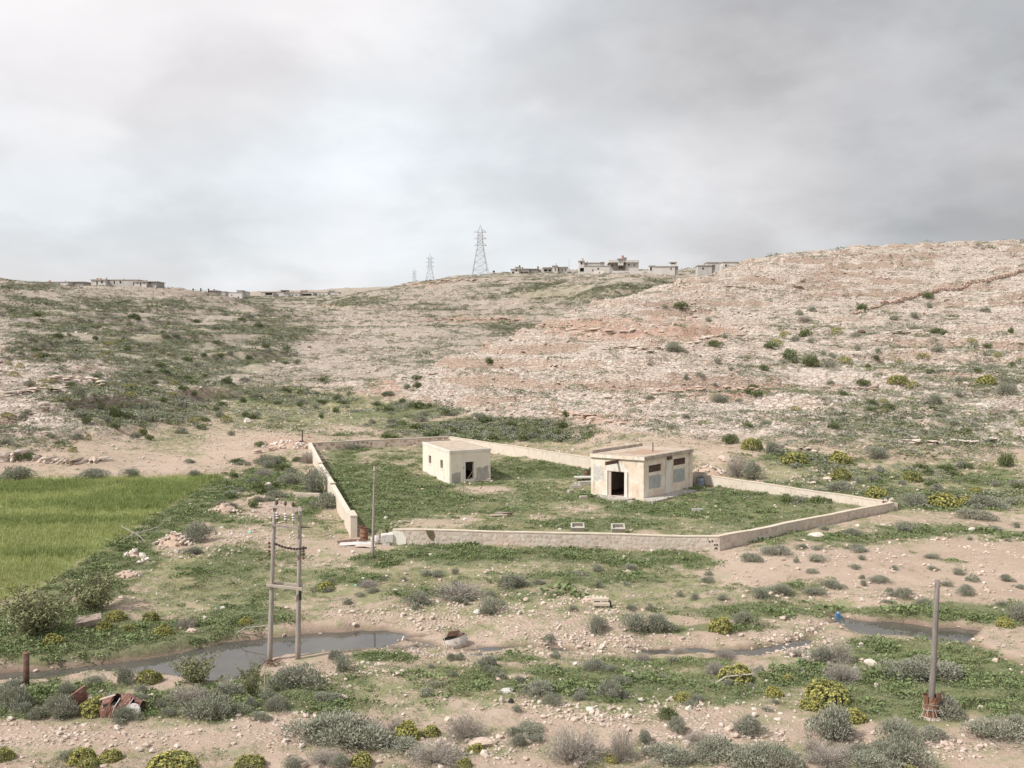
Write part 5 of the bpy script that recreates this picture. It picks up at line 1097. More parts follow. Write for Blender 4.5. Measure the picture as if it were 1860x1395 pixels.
house('whitish house with a raised square stair tower on the far ridge', [(595.5, 615, 530.6, 542, 0, 10, M_BLOCKW, [wn(599, 535, 2, 2.4), wn(610, 534, 2, 2.4)]), (596, 605.5, 528.2, 531, 4, 6, M_BLOCK, [wn(600.5, 530, 3, 1.6)])], 872)
house('thin dark distant building, rightmost on the far ridge', [(649.5, 667, 530.8, 540, 0, 9, M_BLOCKD, [wn(654, 533, 2, 2), wn(661, 533, 2, 2)])], 905)
house('low white wall house with a black roof tank beside the tall pylon', [(889, 922, 495.4, 505, 0, 8, M_BLOCKW, [wn(908, 498, 2.4, 2.4)], False), (912, 923, 494.6, 497, 2, 6, M_BLOCKD, [], 2), ('tank', 897, 491.4, 495.2, 3.6, 3, M_BLACK)], 640)
house('house with a slim black-tanked tower, left of the hilltop group', [(928, 943, 489, 501, 0, 10, M_BLOCKW, [(930, 494, 934, 496.6), wn(938, 491, 2.4, 3)]), (936, 945, 485.4, 498, 1.5, 7, M_BLOCKW, [wn(938, 491, 2.2, 3)]), (945.2, 961, 488.6, 501, 1, 10, M_BLOCK, [(946.5, 493.4, 959.5, 496)]), (961.2, 978, 488.8, 501, 2, 10, M_BLOCKD), ('tank', 943.8, 482, 486, 3, 4, M_BLACK), ('tank', 949, 485.4, 488.6, 2.4, 5, M_BLACK)], 600)
house('small pale house with a raised brown roof tank', [(977, 986, 488.4, 500, 0, 8, M_BLOCKW, [wn(981, 492, 3, 2.2)], False), ('tank', 977.2, 483.6, 488.6, 3.2, 3, M_RUST)], 606)
house('porch-fronted house with dark openings on the hilltop', [(986.2, 1003, 486.4, 500, 0, 10, M_BLOCK, [(988, 489.4, 994.4, 492.8), (996, 489.4, 1001.6, 492.8)]), ('tank', 998.4, 484.2, 486.4, 2.6, 3, M_CONC)], 602)
house('pale hilltop house with a white dish and jagged roof columns, beside the mast', [(1003.6, 1013, 483.2, 500, 0, 9, M_BLOCKW, [wn(1009, 490, 2, 3)]), (1013.2, 1031, 485.6, 500, 1, 10, M_BLOCK, [(1010.5, 488, 1015.5, 492.4), wn(1022, 490.6, 2, 3), wn(1027, 490.6, 2, 3)]), (1023, 1025, 484, 486, 4, .8, M_BLOCK, [], False), (1027, 1029, 484, 486, 4, .8, M_BLOCK, [], False), ('tank', 1009.6, 477.5, 483, 2.6, 3, M_WHITE)], 598)
g = at(1033.6, 492, 596); g.z = hz(g.x, g.y); mb = MB(); mb.bar(g - Vector((0, 0, .5)), at(1033.6, 470.6, 596), .13, .09, 6); tag(mb.build('mast', M_STEEL), 'thin bare mast standing between two groups of hilltop houses', 'mast')
house('grey hilltop house with a tall tank-topped tower and long walls', [(1061.6, 1109, 483.4, 500, 0, 12, M_BLOCKW, [wn(1086.6, 488, 3, 2.6), wn(1076.8, 490.8, 2.4, 2.4)]), (1051.6, 1061.5, 474.4, 500, .5, 9, M_BLOCKW, [wn(1056, 477.8, 2.4, 4.4), (1053.5, 486.6, 1060.8, 493)]), (1061.8, 1092, 477.6, 486, 5, 9, M_BLOCK), (1091, 1098, 476.6, 485, 4.5, 6, M_BLOCKD), ('tank', 1058, 468.4, 474.2, 3.4, 4, M_BLOCK), ('tank', 1066.8, 474.6, 477.4, 2, 8, M_BLOCKD)], 566)
house('low pinkish blockwork shed in front of the tower house', [(1079, 1096.5, 491.4, 503, 0, 4, M_PALE, [wn(1089, 495, 1.6, 2)], False)], 555)
house('two-storey hilltop villa with a red tank, triple window and white balcony', [(1136.6, 1160, 476.8, 497, 0, 12, M_BLOCKW, [wn(1142.4, 481, 3, 2.6), wn(1152.6, 481, 1.6, 3)], False), (1107, 1136.4, 476.8, 497, 4.5, 10, M_BLOCK, [wn(1112, 482, 2.4, 2.4), wn(1121, 481, 2, 3), wn(1135, 481, 1.4, 2.6), (1124.5, 482.5, 1127, 488), (1128.2, 482.5, 1130.6, 488)], False),
  (1105.6, 1161, 472.8, 476.6, -1.2, 17, M_BLOCKW, [], False, 1), (1122.6, 1132.3, 470.2, 482, -1.6, 6, M_BLOCKW, [wn(1124.6, 474.2, 1.9, 5), wn(1127.4, 474.6, 1.9, 5), wn(1130.3, 474.2, 1.9, 5)], True, 1), (1133, 1138.4, 468.6, 473, 3, 4, M_BLOCK), ('tank', 1131, 463.8, 470, 4.0, 2, M_REDP)], 560)
house('long low white garden wall in front of the hilltop villa', [(1112, 1182, 492, 500, 0, .6, M_BLOCKW, [], False)], 552, 'garden wall')
house('big plain blockwork house with a raised roof room and an arched side door', [(1190, 1226, 484.2, 503, 0, 12, M_BLOCKW, [wn(1219, 488, 2.2, 3)]), (1226.1, 1231.6, 484.2, 503, .2, 12, M_BLOCKD, []), (1217.5, 1229, 476.6, 484, 4, 6, M_BLOCKW, [(1218, 477.6, 1226, 479.2)]), (1180, 1189.8, 483, 496, 2, 5, M_WHITE, [(1181, 485, 1184, 491)])], 545)
house('small dark-sided cottage peeping over the right hill', [(1268, 1293, 482.4, 494, 0, 9, M_BLOCK, [wn(1277, 487.6, 3, 3)]), (1293.2, 1299, 481.4, 493, .4, 9, M_BLOCKD), ('tank', 1275.8, 480.8, 482.4, 2.6, 3, M_BLOCKD)], 520)
house('long white house behind the cottage, half hidden by the right hill', [(1284, 1313, 477, 495, 0, 10, M_WHITE, [])], 540)
house('white house with one dark window and a brown tank, rightmost on the skyline', [(1313.2, 1343, 476.2, 495, 0, 10, M_BLOCKW, [wn(1318.6, 482, 3.2, 3.4)]), (1343.2, 1349.4, 477, 494, .3, 8, M_BLOCK, []), ('tank', 1346.2, 476.4, 482, 5.6, -1, M_RUST)], 520)

# ------------------------------------------------------------------ single plants
CANON = {}
def plant(name, meshes, px, py, wpx, hpx, label, cat, group=None, k=None, yaw=None):
    """base centre at a pixel, apparent width and height in picture pixels"""
    p = hit(px, py); s = scale_at(p); w = wpx / s / 2; h = hpx / s; me = meshes[(len(CANON) if k is None else k) % len(meshes)]; CANON[len(CANON)] = 1
    key = me.name
    if key not in DIM:
        c = np.empty(len(me.vertices) * 3, np.float32); me.vertices.foreach_get('co', c); c = c.reshape(-1, 3); DIM[key] = (np.percentile(np.abs(c[:, 0]), 97), np.percentile(np.abs(c[:, 1]), 97), np.percentile(c[:, 2], 99))
    ta = max(0.0, (py - 640) / F); al = math.atan(ta); h = max(.38 * h, (h - w * math.sin(al)) / math.cos(al)); w *= .93; h = min(h, 1.2 * w if name in ('spurge_bush',) else 9)
    dx, dy, dz = DIM[key]; o = bpy.data.objects.new(name, me); COL.objects.link(o); rz = random.uniform(0, 6.28) if dx < 1.25 * dy else (random.uniform(-.25, .25) if yaw is None else yaw)
    el = .93; o.location = (p.x, p.y + min(w, .9 * w) * .55, hz(p.x, p.y + w * .5) - .04 * h); o.rotation_euler = (0, 0, rz); o.scale = (w / dx, w / dy * (1 if dx < 1.25 * dy else .62), h / dz * el)
    if dx < 1.25 * dy: m = w / max(dx, dy); o.scale = (m, m, h / dz * el)
    return tag(o, label, cat, group, 'thing')
DIM = {}
SPG, SLT, DRB, GRB, WSB = 'spurge_bush', 'saltbush', 'dry_bush', 'green_bush', 'willowy_bush'
KIND = {'e': (SPG, SPURGE, 'spurge'), 'g': (SPG, SPURGEG, 'spurge'), 's': (SLT, SALT, 'saltbush'), 'w': (SLT, SALTW, 'saltbush'), 'd': (DRB, DRY, 'dry bush'), 'b': (GRB, GREENB, 'bush'), 'i': (WSB, WISP, 'bush')}
PLANTS = [
 # foreground left
 ('e',93,1174,42,34,'yellow-flowered spurge above the iron post, left end of the stream bank'),
 ('e',209,1128,36,30,'upper yellow spurge right of the broken culvert block'),
 ('e',186,1148,36,24,'lower yellow-green spurge right of the broken culvert block'),
 ('e',292,1155,36,30,'round yellow spurge with a dry brown bush at its right, north of the pool'),
 ('g',271,1130,32,22,'greenish spurge behind the round one north of the pool'),
 ('g',232,1148,30,18,'low greenish spurge left of the round one north of the pool'),
 ('e',443,1136,26,22,'small yellow-green spurge standing alone left of the pole frame'),
 ('g',266,1242,48,30,'dark green spurge overhanging the near edge of the pool'),
 ('e',168,1300,58,46,'yellow spurge between the two halves of the rusted car wreck'),
 ('g',2,1382,40,52,'green spurge cut by the left picture edge below the track'),
 ('e',142,1388,52,36,'yellow-green spurge beside the saltbush on the track at lower left'),
 ('e',196,1384,48,26,'flat yellow-green spurge right of its taller neighbour at lower left'),
 ('g',155,1398,42,24,'plain green spurge in front of the pair at lower left'),
 ('e',305,1404,92,48,'broad yellow spurge cut by the bottom edge, lower left'),
 ('g',449,1402,66,34,'green spurge not yet flowering at the bottom edge'),
 ('i',60,1160,130,112,'tall loose olive-green bush at the left edge above the pool'),
 ('i',165,1112,90,84,'second tall loose bush with grey twigs behind the spurges'),
 ('i',352,1246,84,64,'loose olive bush with thin leaves against the pool water'),
 ('i',455,1268,40,70,'thin young bush with red stems at the pool edge left of the pole frame'),
 ('s',227,1243,38,36,'grey saltbush left of the dark green spurge at the pool edge'),
 ('s',100,1307,66,54,'grey saltbush left of the rusted car wreck'),
 ('s',18,1293,64,56,'dense grey saltbush at the left edge below the iron post'),
 ('g',42,1285,34,36,'green spurge pressed against the saltbush below the iron post'),
 ('s',225,1313,52,34,'grey saltbush in front of the right half of the car wreck'),
 ('s',362,1313,98,58,'large rounded grey saltbush above the track, left of centre'),
 ('d',335,1280,86,40,'brownish twiggy bush behind the large rounded saltbush'),
 ('s',165,1248,40,24,'small sage-coloured bush between the pool and the car wreck'),
 ('d',335,1143,40,26,'dry brown bush right of the round yellow spurge'),
 ('s',118,1384,50,26,'grey saltbush left of the yellow spurges at lower left'),
 # foreground centre-left
 ('s',540,1252,100,56,'large grey saltbush right below the pole frame'),
 ('s',625,1221,40,34,'rounded grey saltbush at the right of the pool, upper of two'),
 ('s',610,1198,36,22,'small grey saltbush right on the pool shore'),
 ('s',503,1294,48,34,'grey saltbush at the left of the green patch under the pole frame'),
 ('s',590,1277,60,24,'low spreading grey bush above the big wide saltbush'),
 ('w',607,1362,215,82,'very wide grey saltbush mound on the foreground track'),
 ('e',738,1344,54,48,'dark yellow-green spurge touching the right end of the wide saltbush mound'),
 ('e',783,1338,36,40,'smaller spurge right beside the dark one at the wide saltbush mound'),
 ('d',845,1345,78,56,'pale twiggy bush right of the two spurges in the foreground'),
 ('d',790,1392,110,54,'pale grey twiggy bush at the bottom edge below the two spurges'),
 ('e',866,1368,32,34,'small upright spurge by the flat pink stone'),
 ('e',655,1392,42,30,'small yellow spurge at the bottom edge under the wide saltbush mound'),
 ('s',616,1400,42,34,'grey saltbush at the bottom edge left of the small yellow spurge'),
 ('s',536,1396,46,26,'grey saltbush at the bottom edge near the track'),
 ('g',843,1396,32,22,'small green spurge cut by the bottom edge left of centre'),
 ('s',755,1102,58,34,'dark-based grey saltbush on the grass below the front wall'),
 ('d',832,1090,104,40,'wide pale grass-like bush below the front wall'),
 ('s',892,1119,54,36,'grey saltbush right of and below the wide pale bush'),
 ('s',883,1217,48,30,'grey saltbush south of the white rusty tank'),
 ('d',668,1069,40,20,'low brownish bush among grass under the slim pole'),
 ('e',590,1073,34,20,'small yellow spurge with a grey bush in front, right of the pole frame'),
 ('s',940,1066,38,26,'grey bush left of the dark one below the front wall'),
 ('s',628,1098,26,14,'tiny grey bush on the open grass right of the pole frame'),
 # foreground centre-right
 ('s',927,1072,48,32,'dark grey bush on the grass below the middle of the front wall'),
 ('s',1085,1152,42,38,'dark-shadowed saltbush on the gravel below the concrete bench'),
 ('s',1150,1150,62,42,'left half of the big grey saltbush pair north of the rill'),
 ('s',1196,1148,58,40,'right half of the big grey saltbush pair north of the rill'),
 ('e',1311,1149,46,38,'yellow spurge north of the rill, left of a grey bush'),
 ('s',1352,1133,42,26,'grey bush touching the right side of the yellow spurge north of the rill'),
 ('s',998,1169,26,18,'small sage bush alone on the gravel bank'),
 ('d',1168,1204,34,22,'brownish dry bush hanging over the middle rill'),
 ('e',1341,1239,64,38,'broad yellow spurge south of the rill'),
 ('d',1300,1226,38,30,'purple-brown dry bush touching the broad yellow spurge'),
 ('d',1319,1198,40,24,'purple-brown dry bush at the rill above the broad yellow spurge'),
 ('d',1235,1188,34,18,'pale dry bush standing in the small rill pool'),
 ('s',1085,1219,52,26,'low grey saltbush just south of the rill'),
 ('s',1112,1271,52,42,'pale grey saltbush in the middle of the green foreground patch'),
 ('s',1130,1245,40,22,'low grey bush behind the pale one in the green patch'),
 ('s',978,1268,80,36,'wide grey saltbush in the green patch beside the litter'),
 ('s',1008,1284,44,28,'dark grey saltbush at the lower right of the wide one beside the litter'),
 ('s',1053,1273,30,18,'small dark bush alone between two saltbushes in the green patch'),
 ('e',1241,1275,32,26,'small yellow spurge above the big white boulder'),
 ('b',1214,1310,42,28,'dark green bush left of the big white boulder'),
 ('s',1368,1338,60,46,'dense grey saltbush near the track, lower right of centre'),
 ('d',1045,1390,115,76,'largest pale twiggy bush at the bottom of the picture'),
 ('d',1131,1385,56,66,'silvery twiggy bush right of the largest pale one'),
 ('e',1112,1386,26,34,'narrow spurge squeezed between the two pale twiggy bushes'),
 ('s',1218,1392,105,44,'broad low saltbush at the bottom edge, right of the pale twiggy bushes'),
 ('s',1303,1382,96,54,'grey-green saltbush behind the one at the bottom edge'),
 ('s',1357,1404,118,56,'large grey saltbush cut by the bottom edge right of centre'),
 ('s',935,1340,28,24,'small sage bush near the flat pink stone'),
 ('s',970,1350,40,20,'low dark bush left of the largest pale twiggy one'),
 # foreground right
 ('d',1535,1240,68,46,'purple-brown dry bush behind the big yellow spurge cluster'),
 ('d',1521,1204,68,50,'tall dry bush on the gravel bank beside the right pool'),
 ('s',1492,1204,50,36,'dark-based saltbush left of the tall dry bush on the gravel bank'),
 ('d',1450,1193,40,20,'low dry bush left end of the gravel bank'),
 ('w',1690,1240,150,60,'wide pale dry-topped saltbush crossed by the thick leaning pole'),
 ('e',1508,1279,88,52,'largest yellow spurge dome on the right'),
 ('e',1478,1289,44,28,'small yellow spurge at the left foot of the largest dome'),
 ('e',1554,1312,44,42,'yellow spurge below right of the largest dome, behind a saltbush'),
 ('e',1407,1267,34,24,'small round yellow spurge left of the largest dome'),
 ('e',1432,1238,26,16,'sparse yellow spurge with dry stalks above the small round one'),
 ('s',1518,1352,100,78,'large grey saltbush in front of the yellow spurge cluster'),
 ('s',1642,1359,92,64,'dark-centred saltbush left of the oil drum'),
 ('s',1723,1306,72,54,'dark saltbush behind the oil drum'),
 ('s',1812,1352,108,56,'grey saltbush at the right edge below the green patch'),
 ('s',1852,1340,50,50,'second grey saltbush cut by the right picture edge'),
 ('w',1400,1406,120,66,'pale spreading saltbush at the bottom edge, left of the track stones'),
 ('d',1505,1396,84,52,'pale twiggy bush at the bottom edge below the yellow spurge cluster'),
 ('s',1583,1398,86,44,'pale saltbush at the bottom edge, third from the right corner'),
 ('s',1664,1402,96,64,'taller pale saltbush at the bottom edge under the dark-centred one'),
 ('e',1655,1404,36,18,'yellow spurge tip peeping out at the bottom edge on the right'),
 ('e',1828,1139,32,24,'yellow spurge on the green bank at the right edge'),
 ('s',1853,1132,42,46,'pale grey bush cut by the right edge beside the yellow spurge'),
 ('s',1513,1068,46,20,'dark low bush on the pink bare ground, left of the leaning pole top'),
 ('s',1605,1060,48,18,'dark low bush on the pink bare ground, in the middle'),
 ('s',1760,1083,42,26,'rounded dark bush on the pink ground right of the leaning pole'),
 ('s',1770,1057,26,16,'small dark bush behind the rounded one right of the leaning pole'),
 ('s',1830,1056,30,16,'small dark bush on the pink ground near the right edge'),
 ('s',1648,1090,40,26,'grey bush at the lower edge of the pink ground'),
 ('s',1484,1084,44,18,'flat grey bush at the left end of the pink ground'),
 ('s',1381,1088,36,26,'dark upright bush in the green strip left of the pink ground'),
 ('s',1418,1082,48,24,'green-grey bush beside the dark upright one'),
 ('s',1685,1102,36,18,'low dark bush left of the leaning pole above the right pool'),
 ('s',1725,1066,26,14,'tiny dark bush close to the leaning pole top'),
 # middle ground
 ('s',575,898,58,54,'big rounded grey saltbush outside the left yard wall'),
 ('s',592,925,56,34,'lower grey saltbush outside the left yard wall'),
 ('d',560,842,36,26,'brownish bush outside the left yard wall near its far corner'),
 ('s',355,985,62,42,'dark dome-shaped saltbush beside the heap of red stones'),
 ('s',405,925,30,20,'grey bush on the stone heap by the field corner'),
 ('s',345,1008,40,18,'low dark bush below the heap of red stones'),
 ('s',22,876,72,32,'wide dark saltbush at the far edge of the field, left picture edge'),
 ('s',165,872,76,24,'long low brownish saltbush at the far edge of the field'),
 ('s',233,868,38,20,'dark round bush right of the long low one at the field edge'),
 ('s',350,868,32,16,'grey bush at the right end of the field edge'),
 ('s',480,846,44,22,'grey bush below the red earth bank'),
 ('d',478,866,34,18,'pinkish dry bush between the red bank and the yard wall'),
 ('s',520,880,50,24,'pale grey bush beside the dark-holed boulder'),
 ('s',500,905,46,18,'flat grey-green bush in the herbs left of the yard wall'),
 ('s',342,842,22,10,'small bush on the bare pink patch beyond the field'),
 ('g',130,822,18,12,'small yellow-green bush on the bare slope beyond the field, upper one'),
 ('g',129,840,20,14,'small yellow-green bush beyond the field, lower one'),
 ('b',48,836,44,16,'dark green bush in the rock crevice beyond the field'),
 ('b',270,800,22,12,'dark bush on the bare slope above the pink patch'),
 ('b',470,812,22,12,'dark green bush left of the red earth bank'),
 ('s',640,816,40,12,'low grey herbs growing in the far left of the yard'),
 ('d',1345,868,52,44,'pale dry bush just behind the right yard wall'),
 ('s',1372,872,44,40,'blue-grey bush right of the pale dry one behind the yard wall'),
 ('b',1330,806,34,20,'dark green bush on the slope above the transformer house'),
 ('g',1368,818,40,32,'tall yellow-green bush on the slope right of the transformer house'),
 ('s',1408,824,38,24,'grey-green bush right of the tall yellow-green one'),
 ('g',1447,845,54,26,'broad green spurge on the slope above the right yard wall'),
 ('e',1528,843,42,34,'round golden spurge standing clear on the rocky slope'),
 ('s',1597,834,46,26,'olive-grey bush right of the round golden spurge'),
 ('g',1530,872,40,30,'yellowish bush in the hollow above the right yard wall'),
 ('s',1535,895,60,22,'grey bushes hugging the right yard wall'),
 ('g',1660,876,38,26,'grey-and-yellow bush right of the golden spurge'),
 ('b',1832,848,34,28,'olive bush high on the slope at the right edge'),
 ('e',1595,905,44,24,'golden spurge behind the debris-topped corner'),
 ('e',1718,922,66,30,'largest golden bush right of the yard corner'),
 ('e',1765,918,40,20,'lower golden bush adjoining the largest one'),
 ('e',1775,898,24,24,'upright golden bush above the adjoining pair'),
 ('s',1800,925,70,32,'dark grey bush right of the golden ones'),
 ('s',1660,920,56,30,'pale grey-green bush just outside the yard corner'),
 ('s',1775,945,80,26,'pale straw-grey bush below the golden ones'),
 ('s',1650,968,44,24,'grey bush with a white stone, below the yard corner'),
 ('s',1555,975,40,18,'dark bush on the green bank outside the right yard wall'),
 ('s',1420,1010,70,24,'long dark bush outside the shaded yard wall'),
 ('s',1365,1022,44,22,'dark bush near the front corner of the yard'),
 ('s',1490,1022,42,16,'dark bush on the bare ground outside the shaded yard wall'),
 ('s',1560,1000,40,14,'low bush in the green strip outside the shaded yard wall'),
 # hills
 ('b',1478,668,34,24,'green bush on the right hill, biggest of the mid-slope ones'),
 ('s',1510,668,26,14,'grey bush just right of the biggest mid-slope one'),
 ('g',1537,662,26,18,'yellow-green bush right of the grey one at mid slope'),
 ('b',1436,655,26,22,'green bush on the old wall remains left of the biggest one'),
 ('b',1402,636,28,14,'flat green bush uphill of the old wall remains'),
 ('b',1300,632,34,14,'dark green bush by the mid-slope ledge'),
 ('s',1225,640,34,20,'grey dry bush at the foot of the mid-slope ledge'),
 ('d',1464,586,28,12,'grey dry bush above the mid-slope pair'),
 ('b',1464,612,24,16,'green bush in the middle of the right hill, upper part'),
 ('b',1375,724,24,14,'green bush under the dark rock recess'),
 ('s',1312,732,40,20,'grey bush left of the dark rock recess'),
 ('b',1568,566,26,16,'bright green bush at the lower end of the drystone wall'),
 ('b',1688,544,22,14,'green bush on the drystone wall'),
 ('b',888,665,14,12,'small green bush low on the spur'),
 ('b',207,762,32,28,'dark green bush on the slope left of the valley floor'),
 ('b',232,762,18,14,'smaller dark green bush touching the one on the left slope'),
 ('s',140,722,26,24,'rounded olive bush under the left rock bench'),
 ('s',115,730,22,14,'dark small bush left of the rounded olive one'),
 ('g',352,770,24,14,'green bush on the left slope near the valley mouth'),
 ('g',410,768,24,18,'yellowish bush furthest right on the left slope'),
 ('b',1240,566,30,12,'green bush high on the shoulder of the right hill'),
 ('e',1795,700,34,22,'golden bush far up the right slope'),
 ('g',1635,700,40,18,'yellowish pair of bushes at mid height on the right slope'),
 ('g',1660,706,28,20,'yellowish bush right of the mid-height pair'),
 ('s',1830,718,40,26,'grey-blue bush near the right edge at mid slope'),
 ('b',1612,745,32,16,'olive bush in the lower right slope'),
 ('s',1700,735,32,22,'pale bush on the lower right slope'),
]
for kd, x, y, w, h, lab in PLANTS:
    nm, ms, cat = KIND[kd]
    if w < 30 and kd in 'sbg': ms = {'s': SALTS, 'b': GREENS, 'g': SPURGES}[kd]
    plant(nm, ms, x, y, w, h, lab, cat)

A_ = lambda M: (lambda p: float(sample(M, p.x, p.y)))
def wild(n, lab, cat, name, meshes, box, w, h, group, seed, keep=None):
    rnd = random.Random(seed); c = 0; t = 0
    while c < n and t < n * 60:
        t += 1; x, y = rnd.uniform(box[0], box[2]), rnd.uniform(box[1], box[3])
        p = hit(x, y)
        if keep is not None and rnd.random() > keep(p): continue
        plant(name, meshes, x, y, rnd.uniform(*w) * (.75 + .5 * rnd.random()), rnd.uniform(*h), lab, cat, group); c += 1
wild(44, 'grey-green shrub on the green valley floor beyond the yard', 'shrub', 'valley_shrub', SALTS + GREENS, (430, 690, 760, 775), (10, 22), (6, 12), 'shrubs on the valley floor beyond the yard', 27)
wild(26, 'grey saltbush crowding the near bank below the left pool', 'saltbush', 'saltbush', SALT, (0, 1250, 520, 1312), (26, 50), (18, 32), 'saltbushes crowding the bank below the left pool', 21)
wild(40, 'small grey bush on the weedy ground below the front wall', 'saltbush', 'saltbush', SALT + SALTS, (560, 1035, 1320, 1112), (14, 30), (9, 17), 'small grey bushes below the front wall', 22)
wild(30, 'small grey bush on the weedy ground outside the shaded yard wall', 'saltbush', 'saltbush', SALT + SALTS, (1330, 950, 1860, 1110), (14, 32), (8, 15), 'small grey bushes outside the shaded yard wall', 23)
wild(34, 'small grey bush in the green strip south of the rill', 'saltbush', 'saltbush', SALT + SALTS, (700, 1195, 1480, 1300), (16, 34), (10, 18), 'small grey bushes south of the rill', 24)
wild(26, 'grey bush in the rough ground between the field and the yard', 'saltbush', 'saltbush', SALT + GREENS, (400, 835, 560, 930), (16, 34), (9, 18), 'grey bushes between the field and the yard', 25)
wild(24, 'straw-grey twiggy bush in the foreground along the bottom edge', 'dry bush', 'dry_bush', DRY + SALT, (560, 1330, 1860, 1395), (40, 74), (26, 40), 'twiggy bushes along the bottom edge', 26)
wild(46, 'small grey-green shrub dotted over the pale rocky right hillside', 'shrub', 'hill_shrub', SALTS, (1150, 560, 1860, 800), (12, 24), (7, 13), 'grey-green shrubs of the right hillside', 1, A_(HILL))
wild(34, 'small yellow-green shrub dotted over the pale rocky right hillside', 'shrub', 'hill_shrub', SPURGES + GREENS, (1350, 600, 1860, 860), (12, 24), (8, 15), 'yellow-green shrubs of the right hillside', 2, A_(HILL))
wild(34, 'small grey-green shrub in the hollow at the foot of the right hill', 'shrub', 'hill_shrub', SALTS + GREENS, (1420, 850, 1860, 925), (16, 34), (10, 18), 'shrubs at the foot of the right hill', 3)
wild(50, 'grey-green shrub in the belt behind the yard at the foot of the spur', 'shrub', 'valley_shrub', SALTS + GREENS, (700, 735, 1040, 805), (14, 30), (9, 16), 'shrubs in the belt behind the yard', 4, A_(np.clip(BUSHY + HERB, 0, 1)))
wild(60, 'dark green shrub in the dense scrub of the left hillside', 'shrub', 'hill_shrub', GREENS + SALTS, (60, 570, 540, 700), (10, 22), (6, 11), 'dense scrub of the left hillside', 5, A_(BUSHY))
wild(44, 'olive-yellow shrub on the slope below the left rock bench', 'shrub', 'hill_shrub', SPURGES + SALTS + GREENS, (120, 690, 430, 800), (12, 28), (8, 17), 'shrubs below the left rock bench', 6)
wild(26, 'low shrub among the rocks of the left bench', 'shrub', 'hill_shrub', SALTS + SPURGES, (0, 620, 200, 830), (12, 26), (7, 14), 'shrubs of the left rock bench', 7)

